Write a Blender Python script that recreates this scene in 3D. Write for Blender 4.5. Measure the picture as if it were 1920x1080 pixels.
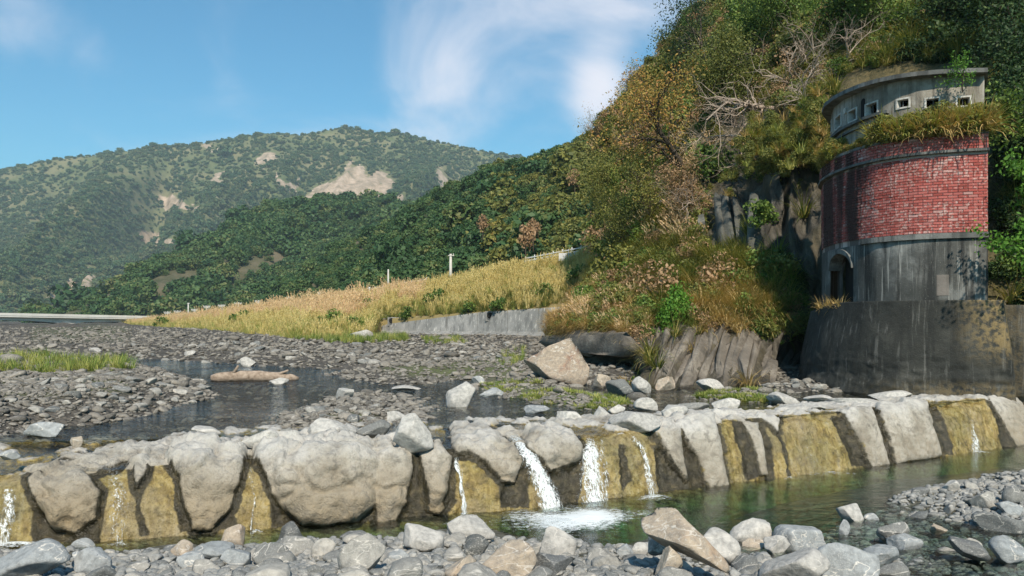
import bpy, bmesh, math, random
import numpy as np
from mathutils import Vector, Matrix, Euler

for _o in list(bpy.data.objects):
    bpy.data.objects.remove(_o)
scene = bpy.context.scene
COL = scene.collection
F, UC, VH, H = 1500.0, 960.0, 600.0, 3.0      # focal length in photo pixels, image centre, horizon row, eye height

# ---------------------------------------------------------------- camera
cam = bpy.data.cameras.new("camera")
cam.sensor_width = 36.0
cam.lens = 36.0 * F / 1920.0
cam.shift_y = (VH - 540.0) / 1920.0
cam.clip_start = 0.1
cam.clip_end = 12000.0
camo = bpy.data.objects.new("camera", cam)
camo.location = (0, 0, H)
camo.rotation_euler = (math.radians(90), 0, 0)
COL.objects.link(camo)
scene.camera = camo

# ---------------------------------------------------------------- light
SUN_EL, SUN_AZ = 42.0, 8.0                    # azimuth: degrees to the right of straight behind the camera
sv = Vector((math.sin(math.radians(SUN_AZ)) * math.cos(math.radians(SUN_EL)),
             -math.cos(math.radians(SUN_AZ)) * math.cos(math.radians(SUN_EL)),
             math.sin(math.radians(SUN_EL))))
sun = bpy.data.lights.new("sun", 'SUN')
sun.energy = 4.8
sun.angle = math.radians(1.5)
sun.color = (1.0, 0.88, 0.72)
suno = bpy.data.objects.new("sun", sun)
suno.rotation_euler = sv.to_track_quat('Z', 'Y').to_euler()
COL.objects.link(suno)

world = bpy.data.worlds.new("World")
scene.world = world
world.use_nodes = True
wt = world.node_tree
wt.nodes.clear()
def wn(t, **k):
    n = wt.nodes.new(t)
    for a, b in k.items():
        setattr(n, a, b)
    return n
w_out = wn('ShaderNodeOutputWorld')
w_bg = wn('ShaderNodeBackground')
w_bg.inputs['Strength'].default_value = 0.12
w_sky = wn('ShaderNodeTexSky', sky_type='NISHITA')
w_sky.sun_disc = False
w_sky.sun_elevation = math.radians(SUN_EL)
w_sky.sun_rotation = math.radians(180 - SUN_AZ)
w_sky.air_density = 1.15
w_sky.dust_density = 0.45
w_sky.ozone_density = 1.6
# thin cloud layer: soft wisps over the whole sky, thickest where the photo shows the veil
w_tc = wn('ShaderNodeTexCoord')
w_map = wn('ShaderNodeMapping')
w_map.inputs['Scale'].default_value = (2.3, 1.4, 4.0)
w_map.inputs['Location'].default_value = (0.62, 0.1, 0.25)
wt.links.new(w_tc.outputs['Generated'], w_map.inputs['Vector'])
w_no = wn('ShaderNodeTexNoise')
w_no.inputs['Scale'].default_value = 1.6
w_no.inputs['Detail'].default_value = 9.0
w_no.inputs['Roughness'].default_value = 0.56
w_no.inputs['Distortion'].default_value = 0.55
wt.links.new(w_map.outputs['Vector'], w_no.inputs['Vector'])
def blob(cx, cz, rx, rz):
    """soft bank of cloud around one direction of the sky"""
    m = wn('ShaderNodeMapping')
    m.inputs['Location'].default_value = (-cx / rx, 0, -cz / rz)
    m.inputs['Scale'].default_value = (1 / rx, 0.0, 1 / rz)
    wt.links.new(w_tc.outputs['Generated'], m.inputs['Vector'])
    ln = wn('ShaderNodeVectorMath', operation='LENGTH')
    wt.links.new(m.outputs['Vector'], ln.inputs[0])
    mr = wn('ShaderNodeMapRange', interpolation_type='SMOOTHSTEP')
    mr.inputs['From Min'].default_value = 1.0
    mr.inputs['From Max'].default_value = 0.0
    wt.links.new(ln.outputs['Value'], mr.inputs['Value'])
    return mr.outputs['Result']
def wmath(op, a, b):
    n = wn('ShaderNodeMath', operation=op)
    for i, x in enumerate((a, b)):
        if isinstance(x, (int, float)):
            n.inputs[i].default_value = x
        else:
            wt.links.new(x, n.inputs[i])
    return n.outputs[0]
b1 = blob(0.06, 0.30, 0.34, 0.30)
b2 = blob(0.105, 0.27, 0.06, 0.09)
b3 = blob(-0.09, 0.28, 0.09, 0.16)
b4 = blob(-0.55, 0.30, 0.25, 0.07)
bs = wmath('ADD', wmath('MULTIPLY', b1, 0.17), wmath('ADD', wmath('MULTIPLY', b2, 0.34), wmath('ADD', wmath('MULTIPLY', b3, 0.16), wmath('MULTIPLY', b4, 0.13))))
cl = wmath('ADD', w_no.outputs['Fac'], bs)
w_cr = wn('ShaderNodeMapRange', interpolation_type='SMOOTHSTEP')
w_cr.inputs['From Min'].default_value = 0.52
w_cr.inputs['From Max'].default_value = 1.02
w_cr.inputs['To Max'].default_value = 0.85
wt.links.new(cl, w_cr.inputs['Value'])
w_mix = wn('ShaderNodeMix', data_type='RGBA')
wt.links.new(w_cr.outputs['Result'], w_mix.inputs['Factor'])
w_tint = wn('ShaderNodeMix', data_type='RGBA', blend_type='MULTIPLY')
w_tint.inputs['Factor'].default_value = 1.0
w_tint.inputs['B'].default_value = (0.34, 0.76, 0.90, 1)
wt.links.new(w_sky.outputs['Color'], w_tint.inputs['A'])
wt.links.new(w_tint.outputs['Result'], w_mix.inputs['A'])
w_mix.inputs['B'].default_value = (7.2, 6.9, 7.3, 1)
wt.links.new(w_mix.outputs['Result'], w_bg.inputs['Color'])
wt.links.new(w_bg.outputs[0], w_out.inputs['Surface'])

scene.view_settings.view_transform = 'Standard'
scene.view_settings.look = 'None'
scene.view_settings.exposure = 0.34
scene.view_settings.gamma = 1.0
scene.view_settings.use_curve_mapping = False
scene.render.engine = 'CYCLES'
cy = scene.cycles
cy.max_bounces = 6
cy.diffuse_bounces = 2
cy.glossy_bounces = 3
cy.transmission_bounces = 4
cy.transparent_max_bounces = 12
cy.volume_bounces = 0
cy.caustics_reflective = False
cy.caustics_refractive = False
cy.use_denoising = True

# ---------------------------------------------------------------- numeric helpers
def W(u, v, d):
    """world point(s) seen at photo pixel (u, v) at distance d along the view axis"""
    u, v, d = np.broadcast_arrays(np.asarray(u, float), np.asarray(v, float), np.asarray(d, float))
    return np.stack([(u - UC) / F * d, d, H + (VH - v) / F * d], -1)

def px(P):
    return UC + F * P[..., 0] / P[..., 1], VH - F * (P[..., 2] - H) / P[..., 1]

def _h(ix, iy, iz, s):
    n = (ix.astype(np.uint32) * np.uint32(374761393) + iy.astype(np.uint32) * np.uint32(668265263)
         + iz.astype(np.uint32) * np.uint32(2147483647) + np.uint32((s * 974711 + 1013904223) & 0xffffffff))
    n = (n ^ (n >> np.uint32(13))) * np.uint32(1274126177)
    n = (n ^ (n >> np.uint32(16))) * np.uint32(2246822519)
    n = n ^ (n >> np.uint32(15))
    return n.astype(np.float64) / 2147483647.5 - 1.0

def vnoise(p, seed=0):
    p = np.asarray(p, float)
    i = np.floor(p)
    f = p - i
    f = f * f * (3 - 2 * f)
    i = i.astype(np.int64) & 0xffffffff
    x, y, z = i[..., 0], i[..., 1], i[..., 2]
    fx, fy, fz = f[..., 0], f[..., 1], f[..., 2]
    r = 0
    with np.errstate(over='ignore'):
        for a in (0, 1):
            for b in (0, 1):
                for c in (0, 1):
                    w = (fx if a else 1 - fx) * (fy if b else 1 - fy) * (fz if c else 1 - fz)
                    r = r + w * _h((x + a) & 0xffffffff, (y + b) & 0xffffffff, (z + c) & 0xffffffff, seed)
    return r

def fbm(p, oct=4, seed=0, gain=0.5, lac=2.03):
    p = np.asarray(p, float)
    r, a, t = 0, 1.0, 0.0
    for k in range(oct):
        r = r + a * vnoise(p * (lac ** k), seed + k * 17)
        t += a
        a *= gain
    return r / t

def facets(p, seed=0, tilt=0.6):
    """broken-rock relief: every cell of a jittered lattice is a plane of its own tilt; returns height, crack (0 at joints)"""
    p = np.asarray(p, float)
    sh = p.shape[:-1]
    q = p.reshape(-1, 3)
    b = np.floor(q)
    d1 = np.full(len(q), 1e9); d2 = np.full(len(q), 1e9); h1 = np.zeros(len(q))
    for i in (-1, 0, 1):
        for j in (-1, 0, 1):
            for k in (-1, 0, 1):
                c = (b + [i, j, k]).astype(np.int64) & 0xffffffff
                with np.errstate(over='ignore'):
                    r = np.stack([_h(c[:, 0], c[:, 1], c[:, 2], seed + s) for s in (1, 2, 3, 4, 5, 6, 7)], -1)
                o = q - (b + [i, j, k] + 0.5 + 0.45 * r[:, :3])
                d = np.sqrt((o * o).sum(1))
                h = r[:, 6] * 0.35 + tilt * (o * r[:, 3:6]).sum(1)
                new = d < d1
                d2 = np.where(new, d1, np.minimum(d2, d))
                h1 = np.where(new, h, h1)
                d1 = np.where(new, d, d1)
    return h1.reshape(sh), (d2 - d1).reshape(sh)

def ridged(p, oct=4, seed=0):
    r, a, t = 0, 1.0, 0
    for k in range(oct):
        r = r + a * (1 - 2 * np.abs(vnoise(np.asarray(p) * 2.05 ** k, seed + k * 11)))
        t += a
        a *= 0.5
    return r / t

def poly_sd(P, poly):
    """signed distance to a polygon, positive inside; P (N,2)"""
    P = np.asarray(P, float)
    poly = np.asarray(poly, float)
    best = np.full(len(P), 1e18)
    inside = np.zeros(len(P), bool)
    n = len(poly)
    for i in range(n):
        a, b = poly[i], poly[(i + 1) % n]
        ab = b - a
        ap = P - a
        t = np.clip((ap @ ab) / max(ab @ ab, 1e-12), 0, 1)
        d = ap - t[:, None] * ab
        best = np.minimum(best, (d * d).sum(1))
        c = (a[1] > P[:, 1]) != (b[1] > P[:, 1])
        if c.any():
            xs = a[0] + (P[:, 1] - a[1]) * ab[0] / (ab[1] if abs(ab[1]) > 1e-12 else 1e-12)
            inside ^= c & (P[:, 0] < xs)
    return np.where(inside, 1, -1) * np.sqrt(best)

def sstep(a, b, x):
    t = np.clip((x - a) / (b - a), 0, 1)
    return t * t * (3 - 2 * t)

def blur(A, n=1):
    for _ in range(n):
        B = np.pad(A, ((1, 1), (1, 1)) + ((0, 0),) * (A.ndim - 2), mode='edge')
        A = (B[:-2, 1:-1] + B[2:, 1:-1] + B[1:-1, :-2] + B[1:-1, 2:] + 4 * B[1:-1, 1:-1]) / 8
    return A

def grid_normals(P):
    du = np.gradient(P, axis=1)
    dv = np.gradient(P, axis=0)
    n = np.cross(du, dv)
    return n / np.maximum(np.linalg.norm(n, axis=-1, keepdims=True), 1e-9)

def grid_faces(r, c):
    i = np.arange(r * c).reshape(r, c)
    return np.stack([i[:-1, :-1], i[:-1, 1:], i[1:, 1:], i[1:, :-1]], -1).reshape(-1, 4)

# ---------------------------------------------------------------- object helpers
def mesh(name, verts, faces, mat=None, smooth=True, attrs=None):
    """mesh data from arrays: faces is an (N,3) or (N,4) array, or a list of them"""
    me = bpy.data.meshes.new(name)
    verts = np.asarray(verts, np.float32).reshape(-1, 3)
    groups = faces if isinstance(faces, list) else [faces]
    groups = [np.asarray(g, np.int32) for g in groups if len(g)]
    me.vertices.add(len(verts))
    me.vertices.foreach_set('co', verts.ravel())
    loops = np.concatenate([g.ravel() for g in groups])
    tot = np.concatenate([np.full(len(g), g.shape[1], np.int32) for g in groups])
    start = np.concatenate([[0], np.cumsum(tot)[:-1]]).astype(np.int32)
    me.loops.add(len(loops))
    me.loops.foreach_set('vertex_index', loops)
    me.polygons.add(len(tot))
    me.polygons.foreach_set('loop_start', start)
    me.polygons.foreach_set('loop_total', tot)
    me.polygons.foreach_set('use_smooth', np.full(len(tot), bool(smooth)))
    for k, a in (attrs or {}).items():
        at = me.attributes.new(k, 'FLOAT', 'POINT')
        at.data.foreach_set('value', np.asarray(a, np.float32).ravel())
    me.update(calc_edges=True)
    me.validate()
    if mat is not None:
        me.materials.append(mat)
    return me

def link(name, data, parent=None, label=None, cat=None, group=None, kind=None, loc=None):
    o = bpy.data.objects.new(name, data)
    COL.objects.link(o)
    if parent is not None:
        o.parent = parent
    if loc is not None:
        o.location = loc
    for k, v in (('label', label), ('category', cat), ('group', group), ('kind', kind)):
        if v:
            o[k] = v
    return o

def obj(name, verts, faces, mat, parent=None, smooth=True, attrs=None, **k):
    return link(name, mesh(name, verts, faces, mat, smooth, attrs), parent, **k)

class MB:
    """collects simple shapes into one mesh"""
    def __init__(s):
        s.v, s.f = [], []
    def add(s, v, f):
        o = len(s.v)
        s.v.extend([tuple(x) for x in v])
        s.f.extend([tuple(i + o for i in q) for q in f])
    def box(s, x0, x1, y0, y1, z0, z1):
        s.hexa([(x0, y0, z0), (x1, y0, z0), (x1, y1, z0), (x0, y1, z0), (x0, y0, z1), (x1, y0, z1), (x1, y1, z1), (x0, y1, z1)])
    def hexa(s, p):
        s.add(p, [(0, 3, 2, 1), (4, 5, 6, 7), (0, 1, 5, 4), (1, 2, 6, 5), (2, 3, 7, 6), (3, 0, 4, 7)])
    def tube(s, pts, rad, n=6, cap=True):
        pts = [Vector(p) for p in pts]
        rad = list(rad) if hasattr(rad, '__len__') else [rad] * len(pts)
        vs, fs = [], []
        up = Vector((0.13, 0.31, 0.94))
        for i, p in enumerate(pts):
            t = (pts[min(i + 1, len(pts) - 1)] - pts[max(i - 1, 0)]).normalized()
            a = t.cross(up)
            if a.length < 1e-3:
                a = t.cross(Vector((1, 0, 0)))
            a.normalize()
            b = t.cross(a)
            for k in range(n):
                an = 2 * math.pi * k / n
                vs.append(p + (a * math.cos(an) + b * math.sin(an)) * rad[i])
        for i in range(len(pts) - 1):
            for k in range(n):
                fs.append((i * n + k, i * n + (k + 1) % n, (i + 1) * n + (k + 1) % n, (i + 1) * n + k))
        if cap:
            fs.append(tuple(range(n - 1, -1, -1)))
            fs.append(tuple((len(pts) - 1) * n + k for k in range(n)))
        s.add(vs, fs)
    def build(s, name, mat, parent=None, smooth=False, **k):
        me = bpy.data.meshes.new(name)
        me.from_pydata(s.v, [], s.f)
        me.materials.append(mat)
        if smooth:
            me.polygons.foreach_set('use_smooth', [True] * len(me.polygons))
        me.update()
        return link(name, me, parent, **k)

_groups = {}
def scatter(name, protos, P, rot, scl, pick, kind='stuff', **k):
    """one object that scatters copies of the prototype meshes over points: for what nobody could count"""
    key = tuple(p.name for p in protos)
    if key not in _groups:
        c = bpy.data.collections.new("pool_" + protos[0].name)
        for i, p in enumerate(protos):
            o = bpy.data.objects.new("proto_%s_%02d" % (protos[0].name, i), p)
            c.objects.link(o)
        g = bpy.data.node_groups.new("scatter_" + protos[0].name, 'GeometryNodeTree')
        g.interface.new_socket('Geometry', in_out='INPUT', socket_type='NodeSocketGeometry')
        g.interface.new_socket('Geometry', in_out='OUTPUT', socket_type='NodeSocketGeometry')
        gi, go = g.nodes.new('NodeGroupInput'), g.nodes.new('NodeGroupOutput')
        ip = g.nodes.new('GeometryNodeInstanceOnPoints')
        ci = g.nodes.new('GeometryNodeCollectionInfo')
        ci.inputs['Collection'].default_value = c
        ci.inputs['Separate Children'].default_value = True
        ci.inputs['Reset Children'].default_value = True
        def na(nm, t):
            n = g.nodes.new('GeometryNodeInputNamedAttribute')
            n.data_type = t
            n.inputs['Name'].default_value = nm
            return n.outputs['Attribute']
        ip.inputs['Pick Instance'].default_value = True
        g.links.new(gi.outputs[0], ip.inputs['Points'])
        g.links.new(ci.outputs[0], ip.inputs['Instance'])
        g.links.new(na('pick', 'INT'), ip.inputs['Instance Index'])
        g.links.new(na('rot', 'FLOAT_VECTOR'), ip.inputs['Rotation'])
        g.links.new(na('scl', 'FLOAT_VECTOR'), ip.inputs['Scale'])
        g.links.new(ip.outputs[0], go.inputs[0])
        _groups[key] = g
    n = len(P)
    me = bpy.data.meshes.new(name)
    me.vertices.add(n)
    me.vertices.foreach_set('co', np.asarray(P, np.float32).ravel())
    a = me.attributes.new('rot', 'FLOAT_VECTOR', 'POINT')
    a.data.foreach_set('vector', np.asarray(rot, np.float32).ravel())
    scl = np.asarray(scl, np.float32)
    if scl.ndim == 1:
        scl = np.repeat(scl[:, None], 3, 1)
    a = me.attributes.new('scl', 'FLOAT_VECTOR', 'POINT')
    a.data.foreach_set('vector', scl.ravel())
    a = me.attributes.new('pick', 'INT', 'POINT')
    a.data.foreach_set('value', np.asarray(pick, np.int32))
    o = link(name, me, kind=kind, **k)
    m = o.modifiers.new('scatter', 'NODES')
    m.node_group = _groups[key]
    return o

# ---------------------------------------------------------------- material helpers
class Mat:
    def __init__(s, name):
        s.m = bpy.data.materials.new(name)
        s.m.use_nodes = True
        s.t = s.m.node_tree
        s.t.nodes.clear()
        s.out = s.n('ShaderNodeOutputMaterial')
    def n(s, t, **k):
        x = s.t.nodes.new(t)
        for a, b in k.items():
            setattr(x, a, b)
        return x
    def l(s, a, b):
        s.t.links.new(a, b)
    def put(s, sock, v):
        if hasattr(v, 'links') or hasattr(v, 'is_linked'):
            s.l(v, sock)
        elif isinstance(v, (tuple, list)) and len(v) == 3 and sock.type == 'RGBA':
            sock.default_value = (*v, 1)
        else:
            sock.default_value = v
    def pos(s):
        return s.n('ShaderNodeNewGeometry').outputs['Position']
    def objc(s):
        return s.n('ShaderNodeTexCoord').outputs['Object']
    def rnd(s):
        return s.n('ShaderNodeObjectInfo').outputs['Random']
    def island(s):
        return s.n('ShaderNodeNewGeometry').outputs['Random Per Island']
    def attr(s, name):
        return s.n('ShaderNodeAttribute', attribute_name=name).outputs['Fac']
    def math(s, op, a, b=0.0, c=None):
        x = s.n('ShaderNodeMath', operation=op)
        s.put(x.inputs[0], a)
        s.put(x.inputs[1], b)
        if c is not None:
            s.put(x.inputs[2], c)
        return x.outputs[0]
    def noise(s, scale, vec=None, detail=5, rough=0.55, stretch=None, off=None, dist=0.0):
        vec = s.pos() if vec is None else vec
        if stretch or off is not None:
            mp = s.n('ShaderNodeMapping')
            mp.inputs['Scale'].default_value = stretch or (1, 1, 1)
            s.l(vec, mp.inputs['Vector'])
            vec = mp.outputs[0]
            if off is not None:
                ad = s.n('ShaderNodeVectorMath', operation='ADD')
                s.l(vec, ad.inputs[0])
                s.l(off, ad.inputs[1])
                vec = ad.outputs[0]
        x = s.n('ShaderNodeTexNoise')
        s.l(vec, x.inputs['Vector'])
        x.inputs['Scale'].default_value = scale
        x.inputs['Detail'].default_value = detail
        x.inputs['Roughness'].default_value = rough
        x.inputs['Distortion'].default_value = dist
        return x.outputs['Fac']
    def voro(s, scale, vec=None, feature='F1', out='Distance'):
        x = s.n('ShaderNodeTexVoronoi', feature=feature)
        s.l(s.pos() if vec is None else vec, x.inputs['Vector'])
        x.inputs['Scale'].default_value = scale
        return x.outputs[out]
    def ramp(s, v, *stops):
        x = s.n('ShaderNodeValToRGB')
        s.put(x.inputs[0], v)
        e = x.color_ramp.elements
        while len(e) < len(stops):
            e.new(0.5)
        for i, (p, c) in enumerate(stops):
            e[i].position = p
            e[i].color = (*c, 1) if len(c) == 3 else c
        return x.outputs[0]
    def rng(s, v, a, b, c=0.0, d=1.0):
        x = s.n('ShaderNodeMapRange', interpolation_type='SMOOTHSTEP')
        s.put(x.inputs['Value'], v)
        for k, q in zip(('From Min', 'From Max', 'To Min', 'To Max'), (a, b, c, d)):
            x.inputs[k].default_value = q
        return x.outputs['Result']
    def mix(s, f, a, b, mode='MIX'):
        x = s.n('ShaderNodeMix', data_type='RGBA', blend_type=mode)
        s.put(x.inputs['Factor'], f)
        s.put(x.inputs['A'], a)
        s.put(x.inputs['B'], b)
        return x.outputs['Result']
    def bump(s, h, strength=0.5, dist=0.02):
        x = s.n('ShaderNodeBump')
        x.inputs['Strength'].default_value = strength
        x.inputs['Distance'].default_value = dist
        s.put(x.inputs['Height'], h)
        return x.outputs[0]
    def bsdf(s, color, rough=0.8, normal=None, spec=0.3, **k):
        x = s.n('ShaderNodeBsdfPrincipled')
        s.put(x.inputs['Base Color'], color)
        s.put(x.inputs['Roughness'], rough)
        s.put(x.inputs['Specular IOR Level'], spec)
        if normal is not None:
            s.l(normal, x.inputs['Normal'])
        for a, b in k.items():
            s.put(x.inputs[a], b)
        return x.outputs[0]
    def done(s, sh, vol=None):
        if sh is not None:
            s.l(sh, s.out.inputs['Surface'])
        if vol is not None:
            s.l(vol, s.out.inputs['Volume'])
        return s.m

def leaf_mat(name, stops, trans=0.3, var=0.5, rough=0.55, dead=None):
    """foliage: colour varies by plant (object random) and by leaf (island random); light passes through"""
    m = Mat(name)
    f = m.math('ADD', m.math('MULTIPLY', m.rnd(), 1 - var), m.math('MULTIPLY', m.island(), var))
    c = m.ramp(f, *stops)
    b = m.bsdf(c, rough, spec=0.25)
    t = m.n('ShaderNodeBsdfTranslucent')
    m.l(m.mix(1.0, c, (1.0, 1.0, 0.55), 'MULTIPLY'), t.inputs[0])
    x = m.n('ShaderNodeMixShader')
    x.inputs[0].default_value = trans
    m.l(b, x.inputs[1])
    m.l(t.outputs[0], x.inputs[2])
    return m.done(x.outputs[0])

# ================================================================ materials
def stone_mat(name, a, b, vein=0.5, wet=0.0, warm=None):
    m = Mat(name)
    r = m.rnd()
    off = m.n('ShaderNodeCombineXYZ')
    for i in range(3):
        m.l(m.math('MULTIPLY', r, 37.0 + 11 * i), off.inputs[i])
    oc = m.pos()
    n1 = m.noise(2.2, oc, 6, 0.62, off=off.outputs[0])
    n2 = m.noise(14, oc, 5, 0.6, off=off.outputs[0])
    n3 = m.noise(70, oc, 3, 0.6, off=off.outputs[0])
    c = m.mix(r, a, b)
    if warm:
        c = m.mix(m.rng(n1, 0.5, 0.72), c, warm)
    c = m.mix(m.rng(n2, 0.3, 0.75, 0.0, 0.55), c, (0.09, 0.095, 0.095))
    c = m.mix(m.rng(n3, 0.5, 0.75, 0, 0.35), c, (0.62, 0.62, 0.58))
    # pale mineral veins across the stone
    nv = m.noise(1.7, oc, 4, 0.5, off=off.outputs[0], stretch=(1.0, 1.6, 2.6), dist=0.7)
    v = m.rng(m.math('ABSOLUTE', m.math('SUBTRACT', nv, 0.5)), 0.0, 0.012, vein, 0.0)
    c = m.mix(v, c, (0.66, 0.63, 0.57))
    bp = m.bump(m.math('ADD', n2, m.math('MULTIPLY', n3, 0.35)), 0.55, 0.03)
    return m.done(m.bsdf(c, 0.82 - wet, bp, 0.25 + wet))

M = {}
M['stone'] = stone_mat('river_stone', (0.13, 0.14, 0.14), (0.43, 0.41, 0.365), 0.6)
M['stone_pale'] = stone_mat('pale_stone', (0.42, 0.41, 0.385), (0.54, 0.525, 0.485), 0.5)
M['stone_grey'] = stone_mat('grey_stone', (0.27, 0.295, 0.305), (0.38, 0.40, 0.405), 0.8)
M['stone_dark'] = stone_mat('dark_stone', (0.075, 0.08, 0.075), (0.14, 0.145, 0.145), 0.35, 0.25)
M['stone_tan'] = stone_mat('tan_stone', (0.40, 0.33, 0.25), (0.50, 0.43, 0.34), 0.6, warm=(0.36, 0.24, 0.15))
M['stone_rust'] = stone_mat('rust_stone', (0.40, 0.32, 0.24), (0.46, 0.37, 0.28), 0.9, warm=(0.30, 0.17, 0.11))
M['gravel_stone'] = stone_mat('gravel_stone', (0.09, 0.08, 0.066), (0.29, 0.265, 0.225), 0.3)
M['pebble'] = stone_mat('pebble', (0.17, 0.18, 0.18), (0.36, 0.36, 0.34), 0.3)

def ground_mat(name, c0, c1, c2, scale=3.0, moss=None):
    m = Mat(name)
    n1 = m.noise(0.35, None, 5)
    n2 = m.noise(scale, None, 6, 0.6)
    n3 = m.noise(scale * 7, None, 4, 0.6)
    vv = m.voro(scale * 3.2)
    c = m.ramp(n2, (0.3, c0), (0.52, c1), (0.75, c2))
    c = m.mix(m.rng(n1, 0.4, 0.65, 0, 0.5), c, c0)
    c = m.mix(m.rng(vv, 0.1, 0.7, 0.0, 0.5), c, (0.05, 0.05, 0.048))
    if moss:
        c = m.mix(m.math('MULTIPLY', m.attr('moss'), m.rng(n3, 0.35, 0.6)), c, moss)
    h = m.math('SUBTRACT', m.math('ADD', n2, m.math('MULTIPLY', n3, 0.5)), vv)
    return m.done(m.bsdf(c, 0.9, m.bump(h, 0.8, 0.08), 0.2))
M['gravel'] = ground_mat('gravel_bed', (0.08, 0.073, 0.062), (0.135, 0.122, 0.104), (0.22, 0.20, 0.175), 3.5, (0.16, 0.21, 0.05))
M['low_bed'] = ground_mat('pool_bed', (0.10, 0.10, 0.075), (0.19, 0.185, 0.14), (0.32, 0.31, 0.25), 3.0)
M['earth'] = ground_mat('earth', (0.10, 0.085, 0.055), (0.15, 0.125, 0.08), (0.22, 0.18, 0.12), 0.4)

def weir_mat():
    m = Mat('weir_stone')
    p = m.pos()
    st, mo, wt_ = m.attr('stone'), m.attr('moss'), m.attr('wet')
    n1 = m.noise(1.3, p, 6, 0.62)
    n2 = m.noise(7, p, 7, 0.66)
    n3 = m.noise(38, p, 5, 0.65)
    sk = m.noise(2.6, p, 6, 0.62, stretch=(3.2, 3.2, 0.45), dist=0.4)
    z = m.n('ShaderNodeSeparateXYZ')
    m.l(p, z.inputs[0])
    # bare stone: bleached grey, mottled, pitted
    cs = m.ramp(n1, (0.3, (0.25, 0.228, 0.19)), (0.45, (0.39, 0.365, 0.31)), (0.62, (0.53, 0.505, 0.45)))
    cs = m.mix(m.rng(n2, 0.44, 0.66, 0, 0.75), cs, (0.15, 0.14, 0.12))
    n4 = m.noise(2.8, p, 6, 0.66, dist=0.5)
    cs = m.mix(m.rng(n4, 0.52, 0.68, 0, 0.45), cs, (0.22, 0.195, 0.155))
    cs = m.mix(m.rng(n3, 0.52, 0.70, 0, 0.5), cs, (0.13, 0.125, 0.11))
    cs = m.mix(m.rng(m.math('ADD', z.outputs[2], m.math('MULTIPLY', m.math('SUBTRACT', n1, 0.5), 0.8)), 0.85, 1.2, 0, 0.5), cs, (0.50, 0.50, 0.485))
    cs = m.mix(m.rng(m.attr('crack'), 0.0, 0.05, 0.5, 0.0), cs, (0.14, 0.125, 0.10))
    # brown scum on the lower part of the dry stone
    low_ = m.rng(m.math('ADD', z.outputs[2], m.math('MULTIPLY', m.math('SUBTRACT', n2, 0.5), 1.1)), 0.25, 1.2, 0.9, 0.0)
    cs = m.mix(m.math('MULTIPLY', low_, m.attr('brown')), cs, m.ramp(n2, (0.35, (0.13, 0.10, 0.055)), (0.65, (0.36, 0.285, 0.175))))
    # algae: ochre film in runs, thin over tan stone in places, dark where thick
    ca = m.ramp(sk, (0.28, (0.10, 0.072, 0.025)), (0.42, (0.27, 0.195, 0.06)), (0.55, (0.42, 0.325, 0.12)), (0.72, (0.47, 0.41, 0.255)))
    ca = m.mix(m.rng(n1, 0.42, 0.62, 0, 0.55), ca, m.ramp(n2, (0.35, (0.17, 0.14, 0.08)), (0.65, (0.42, 0.36, 0.235))))
    ca = m.mix(m.rng(n2, 0.48, 0.70, 0, 0.75), ca, (0.07, 0.055, 0.024))
    ca = m.mix(m.rng(n3, 0.52, 0.68, 0, 0.55), ca, (0.06, 0.048, 0.02))
    ca = m.mix(m.rng(m.noise(0.9, p, 4, 0.6), 0.45, 0.62, 0, 0.5), ca, m.mix(1.0, ca, (0.55, 0.62, 0.5), 'MULTIPLY'))
    cm = m.ramp(n2, (0.3, (0.02, 0.018, 0.012)), (0.55, (0.055, 0.047, 0.026)), (0.75, (0.15, 0.12, 0.06)))
    w = m.math('MULTIPLY', m.math('SUBTRACT', n2, 0.5), 1.5)
    fs = m.rng(m.math('ADD', st, w), 0.30, 0.70)
    fm = m.rng(m.math('ADD', mo, w), 0.30, 0.70)
    c = m.mix(fm, ca, cm)
    c = m.mix(fs, c, cs)
    c = m.mix(m.math('MULTIPLY', wt_, 0.35), c, m.mix(1.0, c, (0.36, 0.34, 0.31), 'MULTIPLY'))
    rough = m.math('ADD', 0.34, m.math('MULTIPLY', fs, 0.46))
    rough = m.math('SUBTRACT', rough, m.math('MULTIPLY', wt_, 0.2))
    hb = m.math('ADD', n2, m.math('MULTIPLY', n3, 0.35))
    return m.done(m.bsdf(c, rough, m.bump(m.math('ADD', m.math('MULTIPLY', hb, 0.6), n4), 0.8, 0.10), 0.45))
M['weir'] = weir_mat()

def water_mat(name, tint, scale, strength, stretch=(1, 1, 1), dens=0.0, vcol=(0.4, 0.8, 0.65), rough=0.03, bd=0.10):
    m = Mat(name)
    p = m.pos()
    n1 = m.noise(scale, p, 4, 0.55, stretch=stretch)
    n2 = m.noise(scale * 3.7, p, 3, 0.55, stretch=stretch)
    big = m.noise(scale * 0.12, p, 3, 0.5)
    h = m.math('MULTIPLY', m.math('ADD', n1, m.math('MULTIPLY', n2, 0.45)), m.rng(big, 0.3, 0.65, 0.15, 1.0))
    bp = m.bump(h, strength, bd)
    fr = m.n('ShaderNodeFresnel')
    fr.inputs['IOR'].default_value = 1.33
    m.l(bp, fr.inputs['Normal'])
    g = m.n('ShaderNodeBsdfGlossy')
    g.inputs['Roughness'].default_value = rough
    g.inputs['Color'].default_value = (1, 1, 1, 1)
    m.l(bp, g.inputs['Normal'])
    t = m.n('ShaderNodeBsdfTransparent')
    t.inputs[0].default_value = (*tint, 1)
    x = m.n('ShaderNodeMixShader')
    m.l(fr.outputs[0], x.inputs[0])
    m.l(t.outputs[0], x.inputs[1])
    m.l(g.outputs[0], x.inputs[2])
    sh = x.outputs[0]
    vol = None
    if dens:
        va = m.n('ShaderNodeVolumeAbsorption')
        va.inputs['Color'].default_value = (*vcol, 1)
        va.inputs['Density'].default_value = dens
        vol = va.outputs[0]
    return m.done(sh, vol)
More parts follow.
